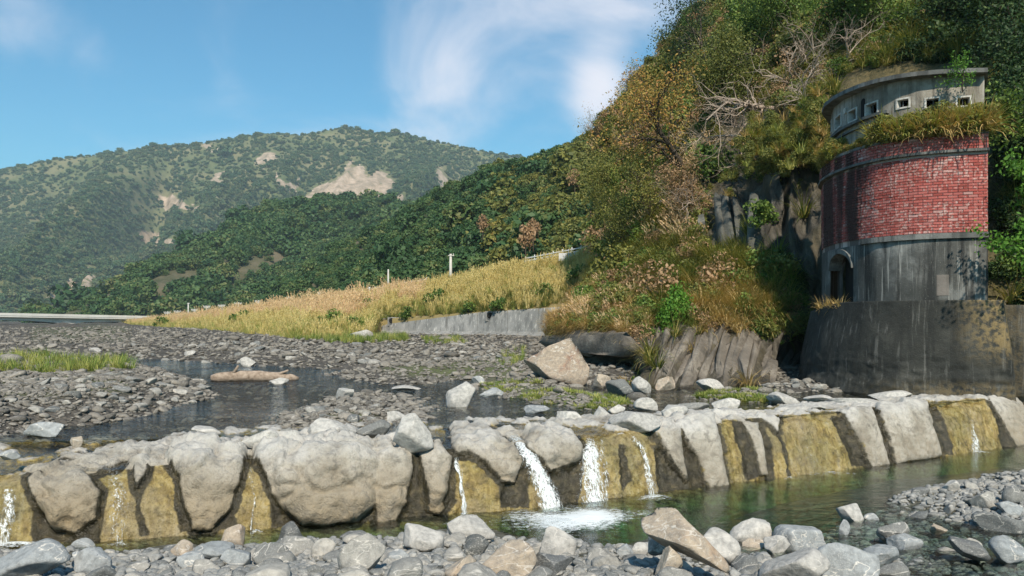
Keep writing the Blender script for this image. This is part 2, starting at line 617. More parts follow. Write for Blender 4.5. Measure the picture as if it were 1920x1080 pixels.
M['pool'] = water_mat('pool_water', (0.92, 0.97, 0.95), 3.0, 0.22, (1, 1.6, 1), 1.15, (0.30, 0.80, 0.70))
M['river'] = water_mat('river_water', (0.80, 0.84, 0.80), 2.6, 1.0, (0.7, 1.7, 1), rough=0.05, bd=0.17)
M['film'] = water_mat('water_film', (0.9, 0.9, 0.85), 7.0, 0.5, (1, 1, 0.4))

def white_water(name, thr0, thr1, stretch):
    m = Mat(name)
    n1 = m.noise(11, m.pos(), 5, 0.65, stretch=stretch)
    n2 = m.noise(38, m.pos(), 3, 0.6, stretch=stretch)
    a = m.math('ADD', m.attr('dens'), m.math('ADD', m.math('MULTIPLY', m.math('SUBTRACT', n1, 0.5), 2.1), m.math('MULTIPLY', m.math('SUBTRACT', n2, 0.5), 1.5)))
    a = m.rng(a, thr0, thr1)
    b = m.bsdf((0.80, 0.86, 0.88), 0.35, m.bump(n1, 0.5, 0.04), 0.5)
    tr = m.n('ShaderNodeBsdfTransparent')
    x = m.n('ShaderNodeMixShader')
    m.l(a, x.inputs[0])
    m.l(tr.outputs[0], x.inputs[1])
    m.l(b, x.inputs[2])
    return m.done(x.outputs[0])
M['fall'] = white_water('falling_water', 0.24, 1.0, (2.6, 2.6, 0.2))
M['foam'] = white_water('foam', 0.25, 1.05, (1, 1.6, 1))

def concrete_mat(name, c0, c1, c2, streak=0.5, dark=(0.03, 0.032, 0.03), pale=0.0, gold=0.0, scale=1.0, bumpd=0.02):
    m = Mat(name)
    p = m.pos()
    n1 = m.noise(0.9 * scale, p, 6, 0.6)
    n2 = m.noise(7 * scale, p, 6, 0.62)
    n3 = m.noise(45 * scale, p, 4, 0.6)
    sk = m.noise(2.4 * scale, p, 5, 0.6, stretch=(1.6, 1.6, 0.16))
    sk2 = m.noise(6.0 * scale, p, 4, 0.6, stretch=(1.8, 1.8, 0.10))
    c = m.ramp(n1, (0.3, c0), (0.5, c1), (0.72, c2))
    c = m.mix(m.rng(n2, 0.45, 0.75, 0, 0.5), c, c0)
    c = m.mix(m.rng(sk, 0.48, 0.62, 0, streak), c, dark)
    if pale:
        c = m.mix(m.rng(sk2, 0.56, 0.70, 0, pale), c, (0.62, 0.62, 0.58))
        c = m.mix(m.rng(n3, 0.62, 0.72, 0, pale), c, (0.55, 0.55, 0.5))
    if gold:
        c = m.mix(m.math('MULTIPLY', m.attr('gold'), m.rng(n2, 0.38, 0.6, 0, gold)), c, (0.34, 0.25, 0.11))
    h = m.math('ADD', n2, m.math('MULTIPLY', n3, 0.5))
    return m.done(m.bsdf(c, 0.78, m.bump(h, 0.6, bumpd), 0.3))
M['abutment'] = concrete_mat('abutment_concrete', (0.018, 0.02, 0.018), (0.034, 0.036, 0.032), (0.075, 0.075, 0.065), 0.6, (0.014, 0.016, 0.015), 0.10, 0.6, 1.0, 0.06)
M['mid_concrete'] = concrete_mat('stained_concrete', (0.04, 0.043, 0.04), (0.08, 0.084, 0.08), (0.28, 0.29, 0.28), 0.85, (0.018, 0.02, 0.02), 0.35)
M['trim'] = concrete_mat('trim_concrete', (0.07, 0.075, 0.072), (0.13, 0.135, 0.13), (0.26, 0.265, 0.255), 0.6)
M['plaster'] = concrete_mat('weathered_plaster', (0.14, 0.125, 0.10), (0.27, 0.25, 0.21), (0.46, 0.44, 0.40), 0.5, (0.06, 0.05, 0.04), 0.25, 0, 1.4)
M['patch'] = concrete_mat('patch_concrete', (0.12, 0.11, 0.10), (0.17, 0.155, 0.14), (0.22, 0.20, 0.18), 0.3)
M['wall'] = concrete_mat('retaining_concrete', (0.17, 0.175, 0.17), (0.24, 0.245, 0.24), (0.32, 0.32, 0.31), 0.6, (0.10, 0.105, 0.105), 0.6, 0, 0.6)
M['bridge'] = concrete_mat('bridge_concrete', (0.52, 0.51, 0.48), (0.64, 0.63, 0.59), (0.70, 0.69, 0.65), 0.15, (0.3, 0.29, 0.27), 0, 0, 0.05)
M['pole'] = concrete_mat('pole_concrete', (0.45, 0.44, 0.41), (0.55, 0.54, 0.50), (0.60, 0.59, 0.56), 0.1)
m_ = Mat('grey_metal'); M['metal'] = m_.done(m_.bsdf((0.55, 0.56, 0.57), 0.5, None, 0.5))
m_ = Mat('dark_void'); M['void'] = m_.done(m_.bsdf((0.012, 0.013, 0.013), 0.9))  # near-black colour standing in for the shade inside openings
m_ = Mat('white_frame'); M['frame'] = m_.done(m_.bsdf(m_.mix(m_.rng(m_.noise(9), 0.4, 0.65, 0, 0.6), (0.55, 0.54, 0.50), (0.25, 0.24, 0.22)), 0.8))

def brick_mat():
    m = Mat('red_brick')
    p = m.pos()
    f = m.math('FRACT', m.math('ADD', m.rnd(), m.island()))
    c = m.ramp(f, (0.0, (0.25, 0.06, 0.05)), (0.35, (0.34, 0.08, 0.068)), (0.7, (0.40, 0.115, 0.10)), (1.0, (0.34, 0.10, 0.09)))
    n1 = m.noise(1.1, p, 5, 0.6)
    n2 = m.noise(14, p, 5, 0.65)
    c = m.mix(m.rng(m.math('ADD', n2, m.math('MULTIPLY', n1, 0.55)), 0.76, 0.98, 0, 0.7), c, (0.60, 0.50, 0.46))
    ft = m.rng(m.math('FRACT', m.math('MULTIPLY', f, 7.3)), 0.9, 0.99, 0, 0.35)
    c = m.mix(ft, c, (0.58, 0.50, 0.47))
    x = m.n('ShaderNodeSeparateXYZ')
    m.l(p, x.inputs[0])
    # soot and damp run down the river end of the wall in broad vertical streaks
    sk = m.noise(1.25, p, 5, 0.6, stretch=(1.6, 1.6, 0.16))
    end = m.rng(x.outputs[1], 20.6, 23.0, -0.05, 0.20)
    dk = m.rng(m.math('ADD', sk, end), 0.55, 0.70, 0, 0.88)
    c = m.mix(dk, c, (0.028, 0.024, 0.022))
    return m.done(m.bsdf(c, 0.85, m.bump(n2, 0.6, 0.01), 0.2))
M['brick'] = brick_mat()
m_ = Mat('mortar')
_sk = m_.noise(1.25, m_.pos(), 5, 0.6, stretch=(1.6, 1.6, 0.16))
_x = m_.n('ShaderNodeSeparateXYZ'); m_.l(m_.pos(), _x.inputs[0])
M['mortar'] = m_.done(m_.bsdf(m_.mix(m_.rng(m_.math('ADD', _sk, m_.rng(_x.outputs[1], 20.6, 23.0, -0.05, 0.20)), 0.55, 0.70, 0, 0.85), (0.50, 0.42, 0.39), (0.04, 0.035, 0.032)), 0.9))

def cliff_mat():
    m = Mat('cliff_rock')
    p = m.pos()
    n1 = m.noise(0.5, p, 6, 0.6)
    n2 = m.noise(3.0, p, 6, 0.62)
    st = m.noise(2.0, p, 5, 0.6, stretch=(2.2, 1.0, 0.5))
    c = m.ramp(st, (0.3, (0.025, 0.024, 0.021)), (0.5, (0.065, 0.06, 0.05)), (0.7, (0.15, 0.135, 0.11)))
    c = m.mix(m.rng(n1, 0.45, 0.65, 0, 0.55), c, (0.10, 0.085, 0.05))
    so = m.attr('soil')
    cs = m.ramp(n2, (0.3, (0.05, 0.048, 0.025)), (0.7, (0.15, 0.12, 0.06)))
    c = m.mix(so, c, cs)
    return m.done(m.bsdf(c, 0.9, m.bump(m.math('ADD', n2, st), 0.9, 0.12), 0.2))
M['cliff'] = cliff_mat()
def slab_mat(name, a, b, c_):
    m = Mat(name)
    p = m.pos()
    r = m.rnd()
    n1 = m.noise(1.4, p, 6, 0.6)
    n2 = m.noise(11, p, 5, 0.62)
    c = m.ramp(n1, (0.3, a), (0.52, b), (0.72, c_))
    c = m.mix(m.rng(n2, 0.45, 0.7, 0, 0.6), c, a)
    c = m.mix(m.math('MULTIPLY', r, 0.5), c, b)
    return m.done(m.bsdf(c, 0.85, m.bump(m.math('ADD', n1, n2), 0.7, 0.05), 0.25))
M['slab'] = slab_mat('strata_rock', (0.06, 0.055, 0.047), (0.16, 0.142, 0.12), (0.31, 0.28, 0.235))
M['pillar_rock'] = slab_mat('pillar_rock', (0.045, 0.047, 0.042), (0.10, 0.102, 0.09), (0.24, 0.24, 0.215))

def forest_ground(name, cols, slide=True):
    m = Mat(name)
    p = m.pos()
    n1 = m.noise(0.010, p, 6, 0.6)
    n2 = m.noise(0.06, p, 6, 0.65)
    c = m.ramp(n2, (0.3, cols[0]), (0.5, cols[1]), (0.7, cols[2]))
    c = m.mix(m.rng(n1, 0.42, 0.62, 0, 0.6), c, cols[3])
    if slide:
        n3 = m.noise(0.035, p, 6, 0.7, stretch=(1.6, 1.6, 0.35))
        c = m.mix(m.rng(m.math('ADD', m.attr('slide'), m.math('ADD', m.math('MULTIPLY', m.math('SUBTRACT', n2, 0.5), 1.2), m.math('MULTIPLY', m.math('SUBTRACT', n3, 0.5), 1.6))), 0.36, 0.62), c, m.ramp(n3, (0.35, (0.17, 0.145, 0.10)), (0.5, (0.33, 0.26, 0.195)), (0.66, (0.48, 0.38, 0.30))))
    return m.done(m.bsdf(c, 0.95, None, 0.1))
M['mountain'] = forest_ground('mountain_slope', [(0.06, 0.085, 0.04), (0.10, 0.12, 0.055), (0.15, 0.155, 0.075), (0.22, 0.19, 0.11)])
M['ridge'] = forest_ground('ridge_slope', [(0.04, 0.055, 0.026), (0.07, 0.075, 0.04), (0.14, 0.12, 0.08), (0.17, 0.14, 0.10)])
M['bank'] = forest_ground('bank_soil', [(0.16, 0.13, 0.06), (0.22, 0.18, 0.08), (0.28, 0.22, 0.11), (0.2, 0.16, 0.08)], False)

# foliage palettes (position along the ramp is picked per plant and per leaf)
M['leaf_far'] = leaf_mat('far_foliage', [(0.0, (0.04, 0.088, 0.045)), (0.4, (0.065, 0.12, 0.05)), (0.72, (0.11, 0.15, 0.065)), (1.0, (0.19, 0.18, 0.09))], 0.15, 0.3)
M['leaf_ridge'] = leaf_mat('ridge_foliage', [(0.0, (0.026, 0.068, 0.026)), (0.4, (0.05, 0.11, 0.038)), (0.75, (0.10, 0.16, 0.05)), (1.0, (0.22, 0.21, 0.08))], 0.22, 0.4)
M['leaf_olive'] = leaf_mat('olive_foliage', [(0.0, (0.075, 0.10, 0.03)), (0.5, (0.165, 0.185, 0.048)), (0.85, (0.28, 0.265, 0.07)), (1.0, (0.40, 0.29, 0.10))], 0.3, 0.7)
M['leaf_green'] = leaf_mat('green_foliage', [(0.0, (0.04, 0.085, 0.022)), (0.5, (0.11, 0.19, 0.04)), (1.0, (0.25, 0.32, 0.07))], 0.32, 0.8)
M['leaf_bright'] = leaf_mat('bright_foliage', [(0.0, (0.05, 0.13, 0.02)), (0.5, (0.10, 0.24, 0.03)), (1.0, (0.20, 0.36, 0.06))], 0.32, 0.8)
M['leaf_autumn'] = leaf_mat('autumn_foliage', [(0.0, (0.17, 0.17, 0.045)), (0.4, (0.30, 0.24, 0.06)), (0.75, (0.46, 0.29, 0.08)), (1.0, (0.50, 0.22, 0.09))], 0.3, 0.85)
M['leaf_dark'] = leaf_mat('dark_foliage', [(0.0, (0.016, 0.038, 0.016)), (0.6, (0.04, 0.08, 0.026)), (1.0, (0.12, 0.17, 0.045))], 0.25, 0.8)
M['leaf_dry'] = leaf_mat('dry_foliage', [(0.0, (0.20, 0.13, 0.07)), (0.5, (0.34, 0.22, 0.12)), (1.0, (0.44, 0.29, 0.17))], 0.2, 0.6)
M['grass_gold'] = leaf_mat('golden_grass', [(0.0, (0.46, 0.38, 0.13)), (0.4, (0.66, 0.54, 0.22)), (0.75, (0.72, 0.60, 0.30)), (1.0, (0.40, 0.43, 0.12))], 0.3, 0.45)
M['grass_pink'] = leaf_mat('plume_grass', [(0.0, (0.64, 0.44, 0.25)), (0.5, (0.74, 0.54, 0.33)), (1.0, (0.68, 0.56, 0.30))], 0.3, 0.5)
M['grass_lime'] = leaf_mat('lime_grass', [(0.0, (0.22, 0.26, 0.06)), (0.5, (0.36, 0.38, 0.105)), (1.0, (0.56, 0.50, 0.19))], 0.3, 0.5)
M['grass_green'] = leaf_mat('green_grass', [(0.0, (0.07, 0.125, 0.03)), (0.5, (0.17, 0.25, 0.05)), (1.0, (0.36, 0.39, 0.11))], 0.3, 0.6)
M['grass_straw'] = leaf_mat('straw_grass', [(0.0, (0.34, 0.23, 0.09)), (0.5, (0.56, 0.40, 0.16)), (1.0, (0.68, 0.52, 0.27))], 0.3, 0.7)
M['grass_mixed'] = leaf_mat('mixed_grass', [(0.0, (0.05, 0.085, 0.022)), (0.4, (0.14, 0.18, 0.04)), (0.7, (0.36, 0.32, 0.09)), (1.0, (0.62, 0.46, 0.20))], 0.3, 0.6)
def bark_mat(name, a, b):
    m = Mat(name)
    n = m.noise(9, m.pos(), 5, 0.6)
    return m.done(m.bsdf(m.ramp(n, (0.3, a), (0.7, b)), 0.9, m.bump(n, 0.6, 0.02), 0.2))
M['bark'] = bark_mat('bark', (0.04, 0.032, 0.025), (0.11, 0.09, 0.07))
M['bark_pale'] = bark_mat('pale_bark', (0.24, 0.19, 0.15), (0.46, 0.38, 0.31))
M['drift'] = bark_mat('driftwood', (0.17, 0.125, 0.09), (0.42, 0.34, 0.27))

# ================================================================ world layout
_fx = np.array([-40, -14, -10, -6.9, -5.24, -3.4, -1.68, 0.34, 2.49, 3.53, 6.63, 9.3, 11.6, 13.5])
_fy = np.array([4.0, 9.6, 10.1, 10.55, 10.85, 11.5, 12.0, 12.65, 13.8, 14.35, 15.9, 17.4, 18.75, 19.8])
_xs = np.linspace(-40, 13.5, 1200)
_ys = np.interp(_xs, _fx, _fy)
_ys = np.convolve(np.pad(_ys, 20, mode='edge'), np.ones(41) / 41, 'valid')
def foot_y(x):
    return np.interp(x, _xs, _ys)
def water_z(y):
    return 1.06 + 0.004 * np.clip(np.asarray(y, float) - 16, 0, 84)
def up(uv, dz=0.0):
    """photo pixels lying on the upper river plane -> world xy"""
    uv = np.asarray(uv, float)
    k = np.maximum((uv[..., 1] - VH) / F, 1e-4)
    y = (H - (1.06 - 0.064) - dz) / (k + 0.004)
    y = np.where(y < 16, (H - 1.06 - dz) / k, y)
    return np.stack([(uv[..., 0] - UC) / F * y, y], -1)
def low(uv, z=0.0):
    uv = np.asarray(uv, float)
    y = F * (H - z) / (uv[..., 1] - VH)
    return np.stack([(uv[..., 0] - UC) / F * y, y], -1)

BARS = [  # gravel bars that stand above the upper river: outline in photo pixels on the water plane, height
    ([(-1500, 860), (0, 818), (110, 801), (190, 797), (330, 766), (412, 741), (375, 713), (300, 692), (232, 677), (60, 668), (-1500, 655)], 0.34),
    ([(-2500, 640), (60, 661), (235, 671), (400, 680), (500, 687), (575, 690), (640, 695), (600, 702), (660, 712), (700, 722), (790, 722), (850, 712), (900, 716),
      (960, 730), (1060, 742), (1080, 724), (1200, 716), (2600, 722), (2600, 602.2), (-2500, 602.2)], 0.2),
    ([(470, 812), (510, 782), (580, 750), (660, 736), (760, 740), (810, 760), (790, 785), (720, 800), (600, 808)], 0.13),
    ([(880, 722), (960, 719), (1060, 732), (1120, 740), (1190, 752), (1185, 764), (1120, 772), (1030, 758), (940, 742)], 0.14),
    ([(1300, 742), (1350, 733), (1430, 731), (1478, 742), (1440, 754), (1340, 755)], 0.10),
    ([(1400, 728), (1450, 718), (1600, 722), (1640, 734), (1560, 735), (1460, 737)], 0.16),
]
BARS = [(up(np.array(p, float)), h) for p, h in BARS]
def bed_z(X, Y):
    shp = np.shape(X)
    P = np.stack([np.ravel(X), np.ravel(Y)], -1)
    z = np.full(len(P), -1e9)
    for poly, h in BARS:
        sd = poly_sd(P, poly)
        w = 0.03 * P[:, 1] + 0.5
        n = fbm(np.stack([P[:, 0] * .6, P[:, 1] * .6, P[:, 0] * 0], -1), 4, 3) * 0.25 * w
        z = np.maximum(z, np.clip((sd + n) / w, -1, 1.6) * h)
    n2 = fbm(np.stack([P[:, 0] * 1.3, P[:, 1] * 1.3, P[:, 0] * 0 + 7], -1), 4, 9)
    z = np.maximum(z, -0.34) + 0.05 * n2 * (1 + 0.01 * P[:, 1]) - 0.04
    z = z + water_z(P[:, 1])
    z = np.where(P[:, 1] > 90, np.minimum(z, 1.75 + 0.1 * n2), z)
    # the bed dives under the back of the weir
    back = P[:, 1] - (foot_y(P[:, 0]) + 1.4)
    z = np.where(back < 1.2, z - (1.2 - back) * 0.35, z)
    return z.reshape(shp)

SHORE = low(np.array([(-1500, 1040), (-300, 1034), (0, 1026), (230, 1034), (330, 1022), (420, 1024), (560, 1012), (740, 1006), (830, 990), (925, 990), (1000, 1008), (1090, 1028),
                      (1180, 1028), (1240, 1010), (1290, 1012), (1380, 1035), (1450, 1052), (1560, 1080), (1700, 1100), (2200, 1110)], float))
LAND = np.vstack([SHORE, [[14, -8], [-30, -8]]])
RBANK = low(np.array([(1680, 932), (1720, 915), (1800, 897), (1920, 882), (2500, 850), (2500, 1010), (1920, 992), (1840, 975), (1765, 955)], float))
SHALLOW = low(np.array([(1420, 1085), (1450, 1010), (1520, 965), (1660, 935), (1800, 900), (2400, 850), (2400, 1085)], float))
def low_z(X, Y):
    shp = np.shape(X)
    P = np.stack([np.ravel(X), np.ravel(Y)], -1)
    n = fbm(np.stack([P[:, 0] * .9, P[:, 1] * .9, P[:, 0] * 0 + 3], -1), 4, 21)
    a = poly_sd(P, LAND) + n * 0.15
    za = np.where(a > 0, 0.16 * a, 0.42 * a)
    b = poly_sd(P, RBANK) + n * 0.2
    zb = np.where(b > 0, 0.13 * b, 0.22 * b)
    z = np.maximum(np.maximum(za, zb), -1.35)
    s = sstep(-0.6, 0.5, poly_sd(P, SHALLOW))
    z = np.where(s > 0, np.maximum(z, -1.35 + s * 1.23 + 0.05 * n), z)
    z = np.minimum(z, 1.45) + 0.04 * n
    return z.reshape(shp)

# ---------------------------------------------------------------- big sheets of ground
obj('ground', [(-3400, -400, -2.5), (3400, -400, -2.5), (3400, 4000, -2.5), (-3400, 4000, -2.5)], np.array([[0, 1, 2, 3]]), M['earth'], kind='structure')
r, c = 260, 520
yy = 10.0 * (900 / 10.0) ** (np.linspace(0, 1, r) ** 1.15)
kk = np.linspace(-1.9, 1.9, c)
Y = np.repeat(yy[:, None], c, 1)
X = kk[None, :] * Y
Z = bed_z(X, Y)
P = np.stack([X, Y, Z], -1)
u, v = px(P)
mossy = np.zeros(u.shape)
for poly, amp in (([(880, 722), (960, 718), (1130, 742), (1190, 756), (1120, 772), (940, 745)], 0.9), ([(1300, 744), (1350, 733), (1430, 730), (1478, 742), (1440, 755)], 1.0),
                  ([(700, 690), (985, 660), (985, 712), (760, 705)], 0.6), ([(0, 700), (230, 690), (250, 735), (0, 745)], 0.55), ([(600, 780), (700, 770), (720, 795)], 0.6),
                  ([(60, 610), (240, 610), (240, 640), (60, 640)], 0.35)):
    mossy = np.maximum(mossy, amp * sstep(-8, 8, poly_sd(np.stack([u.ravel(), v.ravel()], -1), poly)).reshape(u.shape))
keep = (P[:-1, :-1, 1] > foot_y(P[:-1, :-1, 0]) + 0.9).ravel()
fc = grid_faces(r, c)[keep]
obj('riverbed', P.reshape(-1, 3), fc, M['gravel'], attrs={'moss': mossy.ravel()}, kind='structure')

xx = np.linspace(-22, 22, 400)
yy = np.linspace(-6, 22, 280)
X, Y = np.meshgrid(xx, yy)
P = np.stack([X, Y, low_z(X, Y)], -1)
keep = (P[:-1, :-1, 1] < foot_y(P[:-1, :-1, 0]) + 0.7).ravel()
obj('stream_bed', P.reshape(-1, 3), grid_faces(280, 400)[keep], M['low_bed'], kind='structure')

# water
b = MB()
b.box(-21.5, 21.5, -2.0, 21.0, -2.2, 0.0)
b.build('pool_water', M['pool'], kind='structure')
tt = np.concatenate([[0], np.geomspace(0.0015, 1, 70)])
xk = np.linspace(-34, 13.0, 160)
N0 = np.stack([xk, foot_y(xk) + 0.75 + 1.55 * sstep(4.0, 0.0, xk)], -1)
N1 = np.stack([np.linspace(-420, 260, 160), np.full(160, 300.0)], -1)
Pw = N0[None] + (N1 - N0)[None] * tt[:, None, None]
Pw = np.concatenate([Pw, water_z(Pw[..., 1:2])], -1)
obj('river_water', Pw.reshape(-1, 3), grid_faces(71, 160), M['river'], kind='structure')

# ================================================================ the weir
Z5 = lambda *p: [(x / 2.455, 640 + y / 2.455) for x, y in p]
Z6 = lambda *p: [(600 + x / 2.455, 640 + y / 2.455) for x, y in p]
Z7 = lambda *p: [(1200 + x / 2.454, 640 + y / 2.454) for x, y in p]
STONES = [  # outline in photo pixels, how far it stands out (m), how round its edge is (m), brown tide mark
    (Z5((140, 655), (275, 585), (385, 600), (460, 690), (435, 800), (345, 880), (255, 870), (200, 770)), 0.42, 0.42, 1.0),
    (Z5((270, 575), (420, 540), (560, 515), (690, 495), (850, 430), (905, 455), (760, 505), (640, 535), (520, 570), (420, 605), (300, 600)), 0.16, 0.2, 0.2),
    (Z5((775, 560), (870, 460), (975, 465), (1125, 520), (1095, 640), (1050, 770), (970, 860), (890, 865), (858, 760), (830, 620)), 0.36, 0.36, 0.9),
    (Z5((610, 565), (690, 545), (660, 640), (635, 680), (620, 620)), 0.16, 0.15, 0.4),
    (Z5((1160, 500), (1340, 480), (1480, 430), (1600, 405), (1722, 455), (1745, 600), (1735, 740), (1640, 835), (1500, 850), (1400, 835), (1290, 740), (1225, 620)), 0.52, 0.55, 0.35),
    (Z6((225, 455), (350, 405), (470, 480), (412, 540), (420, 600), (392, 740), (330, 825), (255, 832), (250, 600)), 0.40, 0.34, 0.4),
    (Z6((440, 515), (540, 470), (600, 540), (585, 690), (548, 765), (500, 740), (488, 640)), 0.28, 0.22, 0.8),
    (Z6((600, 400), (680, 378), (800, 440), (880, 490), (935, 560), (905, 650), (845, 645), (780, 580), (700, 525), (620, 505)), 0.30, 0.26, 0.3),
    (Z6((945, 440), (1050, 398), (1130, 420), (1195, 480), (1185, 545), (1105, 575), (1065, 610), (1020, 535), (955, 500)), 0.30, 0.28, 0.5),
    (Z6((500, 735), (545, 715), (580, 760), (545, 790), (505, 780)), 0.14, 0.12, 1.0),
    (Z7((20, 395), (180, 395), (192, 560), (210, 645), (150, 565), (85, 445)), 0.15, 0.16, 0.2),
    (Z7((170, 385), (335, 362), (397, 662), (310, 675), (258, 530)), 0.16, 0.14, 0.2),
    (Z7((465, 372), (540, 380), (578, 615), (552, 615), (500, 440)), 0.12, 0.12, 0.2),
    (Z7((545, 355), (640, 350), (635, 420), (610, 380)), 0.08, 0.1, 0.2),
    (Z7((925, 322), (1062, 308), (1138, 566), (1055, 578), (1000, 450)), 0.13, 0.12, 0.3),
    (Z7((1088, 303), (1318, 288), (1374, 532), (1172, 560)), 0.15, 0.13, 0.3),
    (Z7((1600, 258), (1680, 248), (1900, 240), (1900, 480), (1722, 486)), 0.07, 0.08, 0.6),
]
MOSS = [
    Z5((150, 700), (200, 780), (260, 870), (350, 885), (440, 800), (470, 760), (460, 930), (150, 930)),
    Z5((600, 600), (665, 640), (650, 760), (690, 900), (640, 900), (625, 720)),
    Z5((820, 600), (850, 720), (890, 870), (830, 880), (800, 760)),
    Z5((1095, 600), (1110, 640), (1070, 780), (1090, 860), (960, 870), (1050, 770)),
    Z5((1215, 620), (1290, 740), (1390, 840), (1250, 860), (1240, 720)),
    Z6((412, 580), (440, 560), (480, 650), (500, 760), (600, 790), (600, 830), (340, 830), (395, 740)),
    Z6((585, 560), (620, 600), (640, 740), (600, 770)),
    Z6((850, 640), (930, 570), (985, 570), (970, 700), (960, 770), (830, 770), (830, 700)),
    Z6((1060, 610), (1180, 550), (1200, 480), (1230, 480), (1190, 760), (1100, 770), (1050, 690)),
    Z6((1530, 480), (1620, 490), (1700, 640), (1690, 690), (1560, 700), (1545, 600)),
    Z6((1370, 480), (1400, 480), (1440, 640), (1400, 690), (1380, 600)),
    Z7((178, 390), (215, 395), (305, 675), (215, 690), (190, 560)),
    Z7((335, 368), (360, 370), (410, 655), (393, 662)),
    Z7((425, 368), (478, 372), (555, 620), (500, 640), (470, 560)),
    Z7((535, 380), (580, 385), (630, 630), (575, 640)),
    Z7((625, 400), (648, 380), (695, 620), (680, 630)),
    Z7((868, 350), (930, 330), (985, 440), (1055, 570), (1035, 580), (975, 570), (930, 460)),
    Z7((1060, 306), (1090, 304), (1177, 556), (1138, 566)),
    Z7((1318, 290), (1372, 288), (1400, 400), (1445, 526), (1374, 534)),
    Z7((1600, 262), (1650, 262), (1720, 490), (1660, 496)),
]
NS, NT = 760, 132
xs_ = np.concatenate([np.linspace(-20, -8, 60, endpoint=False), np.linspace(-8, 12.9, NS - 60)])
# profiles: horizontal distance behind the foot, height; a long worn ramp at the left and centre, a crisp sill at the right
profL = np.array([(-0.25, -0.9), (0.0, -0.35), (0.08, 0.0), (0.20, 0.35), (0.32, 0.62), (0.45, 0.80), (0.64, 0.89), (1.0, 0.94), (1.6, 0.99), (2.3, 1.045), (3.2, 1.02), (4.3, 0.72)])
profR = np.array([(-0.25, -0.9), (0.0, -0.35), (0.10, 0.0), (0.28, 0.42), (0.42, 0.74), (0.55, 0.95), (0.72, 1.06), (1.0, 1.10), (1.5, 1.10), (2.1, 1.05), (2.9, 0.88), (3.6, 0.6)])
def resample(prof):
    pl = np.concatenate([[0], np.cumsum(np.hypot(*np.diff(prof, axis=0).T))])
    tq = np.interp(np.linspace(0, 1, NT), np.linspace(0, 1, len(pl)), pl)
    sm = lambda a: np.convolve(np.pad(a, 3, mode='edge'), np.ones(7) / 7, 'valid')
    return sm(np.interp(tq, pl, prof[:, 0])), sm(np.interp(tq, pl, prof[:, 1]))
bL, zL = resample(profL)
bR, zR = resample(profR)
wl = sstep(4.5, 0.0, xs_)
fy = foot_y(xs_)
tx = np.gradient(xs_); ty = np.gradient(fy)
ln_ = np.hypot(tx, ty); tx /= ln_; ty /= ln_
nx, ny = -ty, tx                         # away from the camera
drop = 0.08 * sstep(-4.0, -6.2, xs_)     # the crest sags at its left end
B = np.zeros((NT, NS, 3))
bb = bL[:, None] * wl[None] + bR[:, None] * (1 - wl)[None]
zz_ = zL[:, None] * wl[None] + zR[:, None] * (1 - wl)[None]
B[..., 0] = xs_[None] + nx[None] * bb
B[..., 1] = fy[None] + ny[None] * bb
B[..., 2] = zz_ - drop[None] * sstep(0.3, 0.9, zz_)
Nn = grid_normals(B)
if Nn[40, 300, 1] > 0:
    Nn = -Nn
uu, vv = px(B)
UV = np.stack([uu.ravel(), vv.ravel()], -1)
pm = F / B[..., 1]                        # pixels per metre there
lab = np.full(UV.shape[0], -1)
hgt = np.zeros(UV.shape[0])
stn = np.zeros(UV.shape[0]); brn = np.zeros(UV.shape[0]); mos = np.zeros(UV.shape[0])
wob = np.stack([fbm(B * 2.1, 3, 5), fbm(B * 2.1 + 40, 3, 6)], -1).reshape(-1, 2) * 9
for i, (poly, h, w, br) in enumerate(STONES):
    sd = poly_sd(UV + wob * (0.35 if i > 9 else 1.0), poly) / pm.ravel()
    q = np.clip((sd + 0.03) / (w * 1.15), 0, 1)
    h = h * (0.55 if i < 10 else 0.8)
    w = w * (0.62 if i < 10 else 1.0)
    hh = h * np.sqrt(np.clip(1 - (1 - q) ** 2, 0, 1))
    hit = (sd > -0.02) & (hh >= hgt)
    lab[hit] = i
    brn = np.where(hit, br, brn)
    hgt = np.maximum(hgt, hh)
    stn = np.maximum(stn, sstep(-0.05, 0.05, sd))
    if True:
        mos = np.maximum(mos, (0.95 if i < 10 else 0.7) * sstep(-0.17, -0.06, sd))
for poly in MOSS:
    sd = poly_sd(UV + wob * 0.8, poly) / pm.ravel()
    mos = np.maximum(mos, sstep(-0.06, 0.06, sd))
    hgt = np.where((lab < 0), hgt - 0.07 * sstep(0.0, 0.1, sd), hgt)
hgt = hgt.reshape(NT, NS)
ontop = sstep(0.5, 0.8, bb)
endb = sstep(4.0, 3.0, bb + 0.7 * (1 - wl)[None])
crest_bumps = ontop * endb * (0.02 + 0.11 * fbm(B * np.array([0.8, 0.8, 1]), 4, 31) + 0.05 * fbm(B * 3.1, 3, 32))
rough_n = 0.05 * fbm(B * 3.3, 4, 41) + 0.03 * ridged(B * 6.0, 3, 42) + 0.016 * fbm(B * 16, 2, 44)
rough_n = rough_n * np.where(lab.reshape(NT, NS) >= 10, 0.45, 1.0)
strat = 0.09 * fbm(B * np.array([0.5, 0.5, 3.0]) + 9, 3, 43) * (lab.reshape(NT, NS) >= 0) * (lab.reshape(NT, NS) < 10)
f1, k1 = facets(B * np.array([1.7, 1.7, 2.2]) + 0.25 * np.stack([fbm(B * 2, 2, 1 + k) for k in range(3)], -1), 5, 0.9)
f2, k2 = facets(B * np.array([4.6, 4.6, 6.0]) + 0.25 * np.stack([fbm(B * 4, 2, 4 + k) for k in range(3)], -1), 8, 0.9)
isst = stn.reshape(NT, NS)
left_ = np.where(lab.reshape(NT, NS) >= 10, 0.3, 1.0)
f0, k0 = facets(B * np.array([1.15, 1.15, 1.5]) + 0.3 * np.stack([fbm(B * 1.5, 2, 31 + k) for k in range(3)], -1), 15, 1.1)
